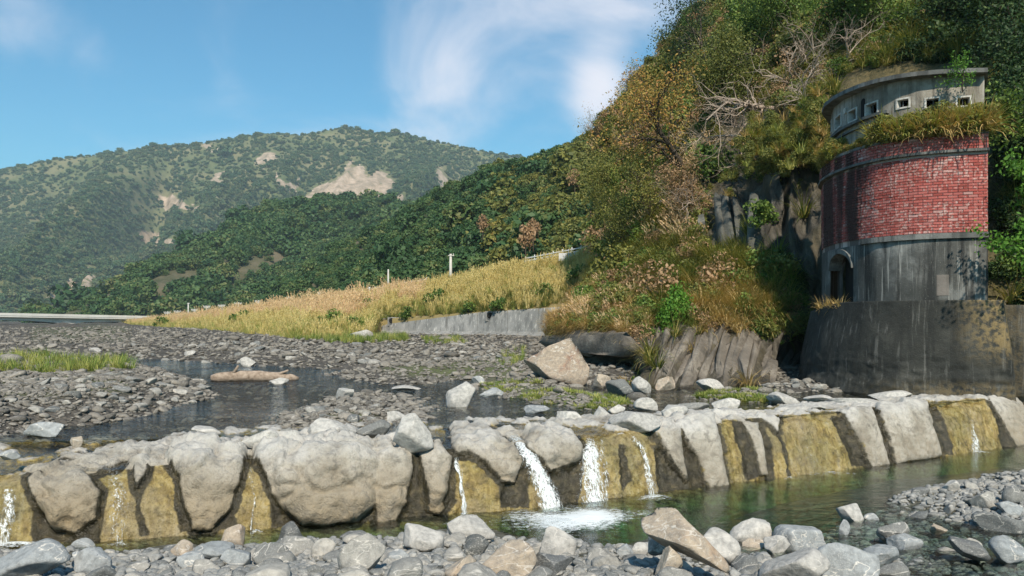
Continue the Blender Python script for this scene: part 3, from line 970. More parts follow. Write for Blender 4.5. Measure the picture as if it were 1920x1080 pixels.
brk = isst * left_ * (0.085 * blur(f0, 1) + 0.03 * blur(f1, 1) + 0.015 * f2) + (1 - isst) * (0.02 * f2 + 0.025 * blur(f1, 2))
crack0 = 1 - sstep(0.80, 0.97, 1 - np.abs(fbm(B * np.array([0.9, 0.9, 1.5]) + 20, 3, 81)) * 3.0)
crack = 0.5 * crack0 + np.minimum(k1 + (left_ < 1) * 0.2 + (fbm(B * 1.1, 2, 66) > -0.25) * 1.0, 1.0)
crease = sstep(0.80, 0.97, 1 - np.abs(fbm(B * np.array([0.9, 0.9, 1.5]) + 20, 3, 81)) * 3.0)
brk = brk - 0.07 * crease * isst * left_ + (1 - isst) * 0.05 * fbm(np.stack([np.repeat(xs_[None] * 3.2, NT, 0), B[..., 2] * 0.5, B[..., 2] * 0], -1), 3, 82)
D = Nn * (hgt + rough_n + strat + brk)[..., None]
Pd = B + D
Pd[..., 2] += crest_bumps + ontop * endb * (0.07 * blur(f1, 2) + 0.02 * f2 - 0.04 * sstep(0.16, 0.0, k1))
# dry shelf of the crest reads as bare stone where it rises above the water
base_z = B[..., 2] + 0.03
shelf = (Pd[..., 2] > np.minimum(water_z(Pd[..., 1]) + 0.01, base_z + 0.01)) & (ontop > 0.3)
stn2 = np.maximum(stn.reshape(NT, NS), blur(shelf.astype(float), 2))
wet = blur(((lab.reshape(NT, NS) < 0) & ~shelf).astype(float), 2)
AT = {'stone': stn2.ravel(), 'moss': mos.ravel(), 'brown': np.where(lab < 10, np.maximum(brn, 0.75), np.maximum(brn, 0.35)), 'crack': crack.ravel(), 'wet': wet.ravel() * 0.6}
weir = link('weir', None, label='eroded stone weir across the river with pale lobes and golden algae channels', cat='weir')
weir.location = (0, 0, 0)
fq = grid_faces(NT, NS)
fl = lab[fq].max(1)
def biggest(sel):
    """keep the largest connected patch of a lobe's faces"""
    M_ = np.zeros((NT - 1, NS - 1), bool); M_.ravel()[sel] = True
    seen = np.zeros_like(M_); best = []
    for s0 in np.argwhere(M_):
        if seen[tuple(s0)]:
            continue
        st_, cur = [tuple(s0)], []
        seen[tuple(s0)] = True
        while st_:
            a_, b_ = st_.pop(); cur.append(a_ * (NS - 1) + b_)
            for q_ in ((a_ + 1, b_), (a_ - 1, b_), (a_, b_ + 1), (a_, b_ - 1)):
                if 0 <= q_[0] < NT - 1 and 0 <= q_[1] < NS - 1 and M_[q_] and not seen[q_]:
                    seen[q_] = True; st_.append(q_)
        if len(cur) > len(best):
            best = cur
    return np.array(best)
for i in range(len(STONES)):
    sel = np.where(fl == i)[0]
    if len(sel):
        keep_ = biggest(sel)
        fl[np.setdiff1d(sel, keep_)] = -1
def submesh(sel):
    f = fq[sel]
    used, inv = np.unique(f, return_inverse=True)
    return Pd.reshape(-1, 3)[used], inv.reshape(-1, 4), {k: a[used] for k, a in AT.items()}
V_, F_, A_ = submesh(fl < 0)
obj('weir_face', V_, F_, M['weir'], weir, attrs=A_)
for i in range(len(STONES)):
    if (fl == i).sum() > 4:
        V_, F_, A_ = submesh(fl == i)
        obj('stone_lobe', V_, F_, M['weir'], weir, attrs=A_)
# thin sheets of water running down the ramp between the bare rocks
flim = base_z - 0.005 + 0.015 * fbm(B * 2.2, 3, 49)
wetf = (ontop > 0.5) & (bb < 2.6) & (wl[None] > 0.05)
fsel = wetf.ravel()[fq].all(1) & ((flim - Pd[..., 2]).ravel()[fq].max(1) > -0.02)
f_ = fq[fsel]
used, inv = np.unique(f_, return_inverse=True)
Pf_ = Pd.copy(); Pf_[..., 2] = flim
obj('spill_water', Pf_.reshape(-1, 3)[used], inv.reshape(-1, 4), M['film'], kind='structure')
PU, PV = px(Pd)
PN = grid_normals(Pd)
if PN[40, 300, 1] > 0:
    PN = -PN
# ------------------------------------------------ falls
def on_weir(u, v):
    m_ = np.argmin((PU - u) ** 2 + (PV - v) ** 2 + (Pd[..., 1] - fy[None] > 2.2) * 1e6)
    return Pd.reshape(-1, 3)[m_], PN.reshape(-1, 3)[m_]
def fall(line, label, n=26, m=9, lift=0.05, dens=1.0, name='waterfall', group=None):
    """a thread of falling water: centre line in photo pixels on the weir face with widths in metres"""
    line = np.array(line, float)
    t = np.linspace(0, 1, len(line))
    q = np.linspace(0, 1, n)
    u, v, w = (np.interp(q, t, line[:, k]) for k in range(3))
    C = np.array([on_weir(a, b)[0] for a, b in zip(u, v)])
    Nq = np.array([on_weir(a, b)[1] for a, b in zip(u, v)])
    for _ in range(6):
        C[1:-1] = (C[:-2] + 2 * C[1:-1] + C[2:]) / 4
        Nq[1:-1] = (Nq[:-2] + 2 * Nq[1:-1] + Nq[2:]) / 4
    V = np.zeros((n, m, 3)); dn = np.zeros((n, m))
    side = np.array([0.88, 0.47, 0.0])
    for j in range(m):
        s = j / (m - 1) * 2 - 1
        wig = 0.05 * fbm(np.stack([q * 3 + 9 * u[0], q * 0 + j * 0.4, q * 0], -1), 2, 3)
        V[:, j] = C + side * (s * w / 2 + wig)[:, None] + Nq * (lift * (1 - s * s) + 0.02)[..., None] if False else C + side[None] * (s * w / 2 + wig)[:, None] + Nq * (lift * (1 - s * s) + 0.025)
        dn[:, j] = dens * (1 - abs(s) ** 2.2) - 0.25 * abs(s)
    dn *= (0.55 + 0.45 * sstep(0, 0.25, q))[:, None]
    V[-1, :, 2] = np.minimum(V[-1, :, 2], 0.01)
    return obj(name, V.reshape(-1, 3), grid_faces(n, m), M['fall'], attrs={'dens': dn.ravel()}, label=label, cat='waterfall', group=group)
fall([(958, 812, .34), (983, 845, .38), (1003, 880, .44), (1020, 915, .52), (1035, 958, .68)], 'slanting white waterfall pouring beside the rounded grey lobe, left of the widest fall', dens=0.85)
fall([(1108, 826, .34), (1104, 855, .50), (1108, 900, .62), (1112, 952, .75)], 'widest white waterfall dropping into the foam of the pool', dens=0.8)
fall([(1128, 828, .16), (1132, 870, .18), (1136, 940, .22)], 'thin veil of water just right of the widest waterfall', dens=0.45)
fall([(1182, 822, .12), (1200, 845, .22), (1212, 880, .22), (1222, 930, .34)], 'curved white waterfall over yellow algae, right of the widest fall', dens=0.6)
fall([(848, 858, .10), (858, 880, .13), (866, 920, .14), (872, 972, .2)], 'straight narrow waterfall left of the golden algae panel, alone between two lobes', dens=0.75)
fall([(470, 880, .04), (472, 930, .06), (476, 995, .1)], 'hair-thin trickle down the algae channel beside the biggest pale lobe', dens=0.5)
fall([(212, 880, .22), (224, 930, .34), (225, 1018, .34)], 'ragged trickle down brown algae right of the dark rounded lobe', dens=0.3)
fall([(22, 920, .18), (18, 960, .25), (8, 1012, .3)], 'white fall at the frame edge, leftmost on the weir', dens=0.65)
fall([(1498, 790, .3), (1510, 830, .3), (1520, 885, .4)], 'faint veil of water on the broad golden panel of the weir', dens=0.12)
fall([(1818, 790, .14), (1822, 815, .3), (1828, 848, .6)], 'small white splash on the golden algae beside the grey end block', dens=0.6)
# ------------------------------------------------ foam on the pool
def foam(u, v, rx, ry, label, amp=1.0, seed=1):
    n = 46
    g = np.linspace(-1, 1, n)
    gx, gy = np.meshgrid(g, g)
    c = low(np.array([u, v], float))
    X = c[0] + gx * rx + gy * ry * 0.3
    Y = c[1] + gy * ry
    rr = np.hypot(gx, gy)
    P = np.stack([X, Y, 0.012 + 0.05 * np.clip(1 - rr * 1.6, 0, 1) + 0.012 * fbm(np.stack([X * 4, Y * 4, X * 0], -1), 3, seed)], -1)
    d = amp * (1.05 - 1.7 * rr + 0.5 * fbm(np.stack([X * 1.6, Y * 1.6, X * 0], -1), 3, seed + 4))
    obj('foam', P.reshape(-1, 3), grid_faces(n, n), M['foam'], attrs={'dens': d.ravel()}, kind='stuff', label=label, cat='foam')
foam(1095, 974, 2.3, 1.5, 'broad white foam boiling under the widest waterfall', 1.45, 1)
foam(1040, 980, 1.2, 0.8, 'white foam under the slanting waterfall', 0.7, 2)
foam(1228, 934, 0.55, 0.4, 'foam under the curved waterfall', 0.75, 3)
foam(880, 985, 0.9, 0.35, 'thin foam streak drifting past the narrow waterfall', 0.55, 4)
foam(480, 1000, 0.2, 0.15, 'dot of foam under the hair-thin trickle', 0.7, 5)
foam(225, 1024, 0.45, 0.2, 'foam under the ragged trickle by the dark lobe', 0.55, 6)
foam(30, 1024, 0.9, 0.3, 'foam at the frame edge under the leftmost fall', 0.75, 7)
foam(1840, 851, 0.55, 0.25, 'foam under the small splash beside the end block', 0.7, 8)
foam(1560, 890, 1.0, 0.2, 'line of foam along the foot of the golden panel', 0.55, 9)
foam(1480, 900, 0.5, 0.15, 'short line of foam at the foot of the algae strip', 0.55, 10)

# ================================================================ far land
def loft_cols(cols, nu, nv, power=1.0):
    """surface from columns: (u, [(v, d), ...] bottom to top)"""
    us = np.linspace(cols[0][0], cols[-1][0], nu)
    q = np.linspace(0, 1, nv) ** power
    A = []
    for u_, pts in cols:
        pts = np.array(pts, float)
        t = np.linspace(0, 1, len(pts))
        A.append(np.stack([np.interp(q, t, pts[:, 0]), np.interp(q, t, pts[:, 1])], -1))
    A = np.array(A)
    cu = np.array([c_[0] for c_ in cols], float)
    V = np.stack([np.interp(us, cu, A[:, k, 0]) for k in range(nv)])
    D_ = np.stack([np.interp(us, cu, A[:, k, 1]) for k in range(nv)])
    return np.repeat(us[None], nv, 0), V, D_

def quads(C, A, Bv):
    """leaf cards: centres C with half-axes A, B -> verts, faces (a diamond, a little folded)"""
    n = len(C)
    V = np.stack([C - A, C - Bv * 0.9 + A * 0.1, C + A, C + Bv * 0.9 + A * 0.1], 1).reshape(-1, 3)
    return V, np.arange(n * 4).reshape(n, 4)

def unit(v):
    return v / np.maximum(np.linalg.norm(v, axis=-1, keepdims=True), 1e-9)

def crown_proto(name, seed, mat, blobs=14, per=45, leaf=0.15, flat=0.75, fill=0.25):
    """a crown one metre in radius: leaf clumps over many uneven lobes"""
    g = np.random.default_rng(seed)
    c = unit(g.normal(size=(blobs, 3))) * (g.random((blobs, 1)) ** 0.45) * 0.66
    c[:, 2] = c[:, 2] * flat + 0.55
    rr = g.uniform(0.26, 0.48, blobs)
    C, Nm, S = [], [], []
    for k in range(blobs):
        d_ = unit(g.normal(size=(per, 3)) + np.array([0, 0, 0.35]))
        rad = rr[k] * np.where(g.random(per) < fill, g.uniform(0.3, 0.9, per), g.uniform(0.88, 1.14, per))
        C.append(c[k] + d_ * rad[:, None] * np.array([1, 1, 0.85]))
        Nm.append(d_)
        S.append(leaf * g.uniform(0.55, 1.3, per))
    C, Nm, S = np.concatenate(C), np.concatenate(Nm), np.concatenate(S)
    Nm = unit(Nm + 0.75 * g.normal(size=Nm.shape))
    a = unit(np.cross(Nm, g.normal(size=Nm.shape)))
    b_ = np.cross(Nm, a)
    V, Fc = quads(C, a * S[:, None], b_ * (S * 0.7)[:, None])
    V[:, 2] = np.maximum(V[:, 2], -0.3)
    return mesh(name, V, Fc, mat, False)

def blades(g, n, length, width, spread, bend, base=0.1, segs=3, lean=None):
    """grass blades as thin bent strips; returns verts, list of faces"""
    az = g.uniform(0, 2 * np.pi, n)
    L = length * g.uniform(0.55, 1.15, n)
    th0 = np.abs(g.normal(0, spread, n))
    bd = bend * g.uniform(0.4, 1.3, n)
    d0 = np.stack([np.cos(az), np.sin(az), np.zeros(n)], -1)
    if lean is not None:
        d0 = unit(d0 + np.array(lean))
    p = d0 * (base * g.random(n) ** 0.5)[:, None]
    sd = np.cross(d0, [0, 0, 1]) * width
    V = []
    for k in range(segs + 1):
        t = k / segs
        w = (1 - t) ** 0.8
        if k == segs:
            V.append(p[:, None])
        else:
            V.append(np.stack([p - sd * w, p + sd * w], 1))
        th = th0 + bd * (t + 0.5 / segs)
        p = p + (d0 * np.sin(th)[:, None] + np.array([0, 0, 1.0]) * np.cos(th)[:, None]) * (L / segs)[:, None]
    V = np.concatenate(V, 1)
    m = V.shape[1]
    off = (np.arange(n) * m)[:, None]
    q = np.concatenate([off + np.array([[2 * k, 2 * k + 1, 2 * k + 3, 2 * k + 2]]) for k in range(segs - 1)])
    t3 = off + np.array([[2 * segs - 2, 2 * segs - 1, 2 * segs]])
    return V.reshape(-1, 3), q, t3

def tuft(name, seed, mat, n=40, length=1.0, width=0.02, spread=0.35, bend=0.8, base=0.12, lean=None, plume=0, pmat=None):
    g = np.random.default_rng(seed)
    V, q, t3 = blades(g, n, length, width, spread, bend, base, 3, lean)
    if plume:
        V2, q2, t2 = blades(g, plume, length * 1.35, width * 0.8, spread * 0.5, bend * 0.5, base, 3, lean)
        # feathery heads: fan of little cards around the last third of each stem
        V2 = V2.reshape(plume, -1, 3)
        C = []
        for t in np.linspace(0.0, 1.0, 7):
            C.append(V2[:, 4] * (1 - t) + V2[:, 6] * t)
        C = np.concatenate(C)
        d_ = np.tile(unit(V2[:, 6] - V2[:, 4]), (7, 1))
        sidev = unit(np.cross(d_, g.normal(size=d_.shape)))
        Vp, fp = quads(C + sidev * 0.02, (d_ * 0.8 + sidev * 0.35) * length * 0.09, np.cross(d_, sidev) * length * 0.03)
        o1 = len(V)
        o2 = o1 + plume * V2.shape[1]
        V = np.concatenate([V, V2.reshape(-1, 3), Vp])
        q = np.concatenate([q, q2 + o1, fp + o2])
        t3 = np.concatenate([t3, t2 + o1])
    return mesh(name, V, [q, t3], mat, False)

rng = np.random.default_rng(11)
# ------------------------------------------------ mountain
sil = np.array([(-700, 400), (-300, 352), (0, 322), (60, 310), (130, 296), (200, 286), (300, 278), (400, 268), (440, 261), (470, 254), (500, 250), (540, 253), (590, 252), (640, 241), (670, 244),
                (720, 252), (770, 256), (820, 270), (880, 279), (945, 291), (1000, 300), (1100, 330), (1300, 400), (1500, 470)], float)
def mountain():
    uu_ = np.linspace(-700, 1500, 60)
    cols = []
    for u_ in uu_:
        vt = np.interp(u_, sil[:, 0], sil[:, 1])
        dt = 1900 + 0.35 * max(0, u_ - 500)
        cols.append((u_, [(625, 950), (560, 1150), ((560 + vt) / 2, 1500), (vt + 25, dt - 60), (vt, dt), (vt + 60, dt + 500)]))
    return cols
U_, V_, D_ = loft_cols(mountain(), 360, 120)
D_ = blur(D_, 3)
P = W(U_, V_, D_)
amp = (np.clip((V_ - np.interp(U_, sil[:, 0], sil[:, 1])) / 120, 0.05, 1)) * np.clip((640 - V_) / 90, 0.2, 1)
P += np.array([0.15, -1, 0.25]) * (ridged(np.stack([U_ / 190 + V_ / 260, V_ / 420, U_ * 0], -1), 4, 5) * 190 * amp)[..., None]
P[..., 2] += 6 * fbm(P * 0.02, 3, 8) 
SLIDES = [[(560, 376), (590, 350), (640, 335), (652, 312), (672, 314), (690, 335), (735, 360), (765, 372), (735, 388), (650, 384)], [(700, 312), (730, 330), (735, 352), (705, 340)],
          [(304, 374), (330, 372), (368, 378), (366, 392), (330, 393)], [(264, 433), (300, 441), (330, 452), (318, 460), (272, 452)], [(812, 325), (832, 320), (838, 352), (820, 360)],
          [(400, 322), (420, 318), (415, 345), (402, 343)], [(480, 300), (505, 280), (515, 300), (490, 312)], [(385, 280), (410, 276), (410, 290)], [(510, 330), (560, 340), (545, 360)], [(90, 560), (170, 500), (185, 520), (110, 585)]]
mu, mv = px(P)
uvf = np.stack([mu.ravel(), mv.ravel()], -1)
uvf = uvf + np.stack([fbm(P * 0.02 + 3, 3, 4).ravel(), fbm(P * 0.02 + 8, 3, 5).ravel()], -1) * 26
slide = np.zeros(mu.size)
for i, s_ in enumerate(SLIDES):
    slide = np.maximum(slide, sstep(-9, 5, poly_sd(uvf, s_)) * (0.55 if i == 9 else 1.0))
obj('mountain', P.reshape(-1, 3), grid_faces(120, 360), M['mountain'], attrs={'slide': slide}, kind='structure')

def scatter_on(P, prob, n, g, edge=2):
    """random surface points, thicker where prob is high; P grid, prob grid in 0..1"""
    A = P[:-1, :-1]; 
    area = np.linalg.norm(np.cross(P[1:, :-1] - A, P[:-1, 1:] - A), axis=-1)
    w = (area * prob[:-1, :-1]).ravel()
    idx = g.choice(len(w), size=n, p=w / w.sum())
    r_, c_ = np.divmod(idx, P.shape[1] - 1)
    a, b_ = g.random((2, n, 1))
    Q = P[r_, c_] * (1 - a) * (1 - b_) + P[r_, c_ + 1] * (1 - a) * b_ + P[r_ + 1, c_] * a * (1 - b_) + P[r_ + 1, c_ + 1] * a * b_
    return Q, r_, c_
def rots(g, n, tilt=0.12):
    return np.stack([g.normal(0, tilt, n), g.normal(0, tilt, n), g.uniform(0, 6.283, n)], -1)

far_trees = [crown_proto('far_crown_%d' % i, 100 + i, M['leaf_far'], 10, 34, 0.20, 0.8) for i in range(4)]
dens = np.clip(0.8 + 0.9 * fbm(P * np.array([0.006, 0.006, 0.006]), 4, 61), 0.12, 1) * (1 - np.clip(slide.reshape(mu.shape) * 1.6, 0, 1))
vis = ((mu > -30) & (mu < 1080) & (mv < 612)).astype(float)
dens2 = dens * vis / (D_ / 1000) ** 2
Q, r_, c_ = scatter_on(P, dens2, 40000, rng)
s_ = np.exp(rng.normal(0, 0.36, len(Q))) * 3.9
scatter('mountain_forest', far_trees, Q, rots(rng, len(Q)), np.stack([s_ * 1.15, s_ * 1.15, s_ * 0.95], -1), rng.integers(0, 4, len(Q)), label='forest and scrub covering the distant mountain', cat='forest')

# ------------------------------------------------ middle hill
sil2 = np.array([(60, 596), (110, 592), (150, 577), (200, 552), (240, 535), (300, 494), (360, 474), (420, 444), (470, 409), (515, 390), (560, 386), (610, 382), (660, 383), (700, 380), (740, 389), (800, 404), (900, 434), (1000, 464)], float)
cols = []
for u_ in np.linspace(60, 1000, 40):
    vt = np.interp(u_, sil2[:, 0], sil2[:, 1])
    k = (600 - vt) / 220
    cols.append((u_, [(604, 430 - 0.0 * u_), ((600 + vt) / 2, 430 + 110 * k), (vt + 6, 430 + 230 * k), (vt, 440 + 245 * k), (vt + 25, 520 + 300 * k)]))
U_, V_, D_ = loft_cols(cols, 200, 80)
D_ = blur(D_, 3)
P = W(U_, V_, D_)
P += np.array([0.1, -1, 0.2]) * (ridged(np.stack([U_ / 150 + V_ / 120, V_ / 300, U_ * 0], -1), 4, 15) * 24 * np.clip((V_ - np.interp(U_, sil2[:, 0], sil2[:, 1])) / 60, 0.05, 1))[..., None]
mu, mv = px(P)
obj('hill', P.reshape(-1, 3), grid_faces(80, 200), M['ridge'], attrs={'slide': np.zeros(mu.size)}, kind='structure')
mid_trees = [crown_proto('mid_crown_%d' % i, 140 + i, M['leaf_ridge'], 14, 60, 0.135, 0.8) for i in range(5)]
dens = np.clip(0.55 + 1.5 * fbm(P * 0.012, 4, 66), 0.02, 1)
for poly in ([(255, 585), (300, 530), (360, 505), (400, 520), (330, 560), (310, 590)], [(415, 530), (450, 495), (520, 470), (560, 490), (470, 530), (440, 560)]):
    dens = dens * (1 - 0.93 * sstep(-6, 8, poly_sd(np.stack([mu.ravel(), mv.ravel()], -1), poly)).reshape(mu.shape))
vis = ((mu > 40) & (mu < 860)).astype(float)
Q, r_, c_ = scatter_on(P, dens * vis / (D_ / 500) ** 2, 7500, rng)
s_ = np.exp(rng.normal(0, 0.45, len(Q))) * 2.9
scatter('hill_forest', mid_trees, Q, rots(rng, len(Q)), np.stack([s_ * 1.1, s_ * 1.1, s_], -1), rng.integers(0, 5, len(Q)), label='woodland covering the middle hill in front of the mountain', cat='forest')

# ------------------------------------------------ near wooded ridge
sil3 = np.array([(330, 600), (400, 590), (440, 576), (480, 562), (540, 528), (600, 490), (650, 460), (700, 442), (740, 420), (780, 396), (830, 364), (880, 339), (940, 317), (1000, 306), (1050, 292), (1090, 280), (1150, 250), (1250, 215), (1400, 160)], float)
base3 = np.array([(330, 606), (400, 602), (600, 585), (700, 572), (850, 545), (1000, 518), (1120, 500), (1400, 470)], float)
cols = []
for u_ in np.linspace(330, 1400, 40):
    vt = np.interp(u_, sil3[:, 0], sil3[:, 1]); vb = np.interp(u_, base3[:, 0], base3[:, 1])
    db = np.interp(u_, [330, 600, 850, 1120, 1400], [400, 230, 160, 112, 90])
    dt = np.interp(u_, [330, 500, 740, 940, 1090, 1400], [405, 390, 330, 270, 215, 150])
    cols.append((u_, [(vb + 10, db - 5), (vb, db), ((vb + vt) / 2, db * 0.6 + dt * 0.4), (vt + 5, dt - 4), (vt, dt), (vt + 40, dt + 50)]))
U_, V_, D_ = loft_cols(cols, 220, 90)
D_ = blur(D_, 4)
P = W(U_, V_, D_)
P += np.array([-0.2, -1, 0.2]) * (ridged(np.stack([U_ / 140 + V_ / 160, V_ / 260, U_ * 0], -1), 4, 25) * 9 * np.clip((V_ - np.interp(U_, sil3[:, 0], sil3[:, 1])) / 50, 0.05, 1))[..., None]
mu, mv = px(P)
obj('wooded_ridge', P.reshape(-1, 3), grid_faces(90, 220), M['ridge'], attrs={'slide': np.zeros(mu.size)}, kind='structure')
# olive crowns towards the right end, yellow light put into their colour
rg_g = [crown_proto('ridge_crown_%d' % i, 170 + i, M['leaf_ridge'], 20, 80, 0.115, 0.8) for i in range(5)]
rg_o = [crown_proto('ridge_olive_%d' % i, 180 + i, M['leaf_olive'], 20, 80, 0.115, 0.8) for i in range(4)]
rg_d = [crown_proto('ridge_dry_%d' % i, 190 + i, M['leaf_dry'], 14, 45, 0.13, 0.9) for i in range(2)]
trunk_b = MB()
trunk_b.tube([(0, 0, -1.0), (0.03, 0.02, -0.2), (0.0, 0.05, 0.5), (0.05, 0.0, 1.0)], [0.075, 0.06, 0.045, 0.02], 6)
trunk_b.tube([(0.0, 0.04, 0.3), (0.22, 0.1, 0.6), (0.4, 0.15, 0.8)], [0.035, 0.025, 0.01], 5)
trunk_b.tube([(0.0, 0.04, 0.4), (-0.2, -0.12, 0.65), (-0.36, -0.2, 0.9)], [0.032, 0.022, 0.01], 5)
_t = trunk_b.build('trunk', M['bark'], smooth=True)
trunk_mesh = _t.data
bpy.data.objects.remove(_t)
def ridge_tree(p, s, proto, rz, label, group, name='hillside_tree'):
    e = link(name, None, label=label, cat='tree', group=group)
    e.location = p; e.scale = s; e.rotation_euler = (0, 0, rz)
    link('trunk', trunk_mesh, e)
    link('crown', proto, e)
vis = ((mu > 330) & (mu < 1290) & (mv < np.interp(mu, base3[:, 0], base3[:, 1]) + 4)).astype(float)
warm = sstep(850, 1080, mu + 0.25 * (mv - 400) + 90 * fbm(P * 0.03, 3, 14))
Q, r_, c_ = scatter_on(P, vis / (D_ / 250) ** 1.6, 3300, rng)
o_ = np.argsort(Q[:, 1]); Q, r_, c_ = Q[o_], r_[o_], c_[o_]
wm = warm[r_, c_]
s_ = np.exp(rng.normal(0, 0.42, len(Q))) * 1.6 * (1 + 0.15 * (1 - wm))
allp = rg_g + rg_o
pick = np.where(rng.random(len(Q)) < wm * 0.75, rng.integers(5, 9, len(Q)), rng.integers(0, 5, len(Q)))
Qu, Qv = px(Q)
# trees one can tell apart: every one standing out towards the viewer gets its own object
solo = np.zeros(len(Q), bool)
cand = np.where((Qu > 560) & (Qu < 1130) & (Qv > 300))[0][:900]
solo[rng.choice(cand, 190, replace=False)] = True
MARKS = [(660, 'the pink plume grass'), (700, 'the stub post'), (770, 'the thin plain pole'), (830, 'the tallest bank shrub'), (880, 'the thick utility pole'), (950, 'the drain pipe'), (1030, 'the dry orange tree'), (1200, 'the road sign')]
def ridge_label(i, k):
    hgt_ = (Qv[i] - np.interp(Qu[i], sil3[:, 0], sil3[:, 1])) / max(np.interp(Qu[i], base3[:, 0], base3[:, 1]) - np.interp(Qu[i], sil3[:, 0], sil3[:, 1]), 1)
    where = 'on the skyline' if hgt_ < 0.12 else 'high' if hgt_ < 0.35 else 'half-way up' if hgt_ < 0.65 else 'low'
    return '%s rounded %s tree %s on the ridge above %s' % ('big' if s_[i] > 1.75 else 'small', 'dark green' if k < 5 else 'olive', where, next(n for m_, n in MARKS if Qu[i] < m_))
for i in np.where(solo)[0]:
    k = pick[i]
    s = s_[i] * 1.12
    ridge_tree(Q[i] + np.array([0, -0.6, 0.5]), (s * 1.1, s * 1.1, s), allp[k], rng.uniform(0, 6.28),
               ridge_label(i, k),
               'green trees on the wooded ridge' if k < 5 else 'olive trees on the wooded ridge')
scatter('ridge_forest', allp, Q[~solo], rots(rng, (~solo).sum()), np.stack([s_ * 1.1, s_ * 1.1, s_], -1)[~solo], pick[~solo], label='woodland filling the ridge behind the grass bank', cat='forest')
for (a, b_, d_, s, nm) in ((985, 462, 118, 1.9, 'dry orange-brown tree at the foot of the wooded ridge'), (1000, 445, 122, 1.7, 'second dry tree just above the orange-brown one on the ridge'), (1078, 350, 150, 2.0, 'dry brown tree high on the right of the wooded ridge'),
                             (905, 430, 150, 1.6, 'pale dry treetop among green crowns on the ridge')):
    ridge_tree(W(a, b_, d_), (s * 0.8, s * 0.8, s * 1.3), rg_d[int(a) % 2], a, nm, None)

# ------------------------------------------------ grassy embankment, wall, rail, poles
crest = np.array([(225, 608, 260), (270, 606, 230), (330, 600, 190), (400, 595, 165), (500, 584, 140), (600, 571, 125), (700, 558, 115), (780, 546, 108), (860, 529, 102), (950, 512, 95), (1050, 494, 90), (1130, 480, 85), (1250, 462, 75)], float)
foot_ = np.array([(225, 608, 240), (255, 612, 215), (300, 618, 150), (400, 628, 105), (470, 635, 80), (550, 642, 64), (620, 645, 63), (660, 643, 64), (700, 628, 71), (713, 600, 84.5), (730, 597.5, 84), (900, 585, 78.5), (1085, 572.5, 72.3), (1150, 562, 66), (1250, 545, 60)], float)
us = np.linspace(225, 1250, 260)
ft = np.stack([us] + [np.interp(us, foot_[:, 0], foot_[:, k]) for k in (1, 2)], -1)
cr = np.stack([us] + [np.interp(us, crest[:, 0], crest[:, k]) for k in (1, 2)], -1)
q = np.linspace(0, 1, 60)
Pf, Pc = W(*ft.T), W(*cr.T)
P = Pf[None] * (1 - q)[:, None, None] + Pc[None] * q[:, None, None]
P[..., 2] += (0.35 * np.sin(q * np.pi))[:, None] + 0.25 * fbm(P * 0.15, 3, 71) * np.sin(q * np.pi)[:, None]
low_skirt = P[0].copy(); low_skirt[:, 2] -= 1.2; low_skirt[:, 1] -= 0.0
road = P[-1].copy(); road[:, 1] += 9
back = road.copy(); back[:, 1] += 12; back[:, 2] -= 6
P = np.concatenate([low_skirt[None], P, road[None], back[None]])
obj('embankment', P.reshape(-1, 3), grid_faces(63, 260), M['bank'], attrs={'slide': np.zeros(63 * 260)}, kind='structure')
bankP = P[1:62]
bu, bv = px(bankP)
gd = [tuft('gold_tuft_%d' % i, 200 + i, M['grass_gold'], 46, 1.25, 0.028, 0.22, 0.55, 0.30, plume=10) for i in range(4)]
gp = [tuft('plume_tuft_%d' % i, 210 + i, M['grass_pink'], 40, 1.3, 0.028, 0.2, 0.5, 0.30, plume=20) for i in range(3)]
gl = [tuft('lime_tuft_%d' % i, 220 + i, M['grass_lime'], 46, 1.0, 0.026, 0.3, 0.6, 0.30) for i in range(3)]
gg = [tuft('green_tuft_%d' % i, 230 + i, M['grass_mixed'], 46, 0.9, 0.028, 0.4, 0.8, 0.30) for i in range(3)]
bankgrass = gd + gp + gl + gg
Q, r_, c_ = scatter_on(bankP, 1.0 / (bankP[..., 1] / 80) ** 1.7 * np.clip(0.75 + 1.1 * fbm(bankP * 0.3, 3, 98), 0.08, 1.3), 15000, rng)
qu, qv = px(Q)
hq = r_ / 60.0
typ = rng.random(len(Q)) + 0.35 * fbm(Q * 0.14, 3, 88)
pick = np.where(typ < 0.62, rng.integers(0, 4, len(Q)), rng.integers(7, 10, len(Q)))
pk_pink = (hq > 0.45 + 0.25 * fbm(Q * 0.1, 2, 4)) & (qu < 790) & (rng.random(len(Q)) < 0.8)
pick = np.where(pk_pink, rng.integers(4, 7, len(Q)), pick)
lowg = (hq < 0.28 + 0.15 * fbm(Q * 0.2, 2, 5)) & (rng.random(len(Q)) < 0.75)
pick = np.where(lowg & (qu > 700), rng.integers(10, 13, len(Q)), pick)
pick = np.where(lowg & (qu <= 700), rng.integers(7, 10, len(Q)), pick)
s_ = rng.uniform(0.45, 0.85, len(Q)) * (1 + 0.55 * fbm(Q * 0.35, 3, 97)) * np.where(rng.random(len(Q)) < 0.06, 1.5, 1.0)
scatter('embankment_grass', bankgrass, Q, rots(rng, len(Q), 0.1), s_, pick, label='tall golden plume grass on the embankment above the wall', cat='grass')
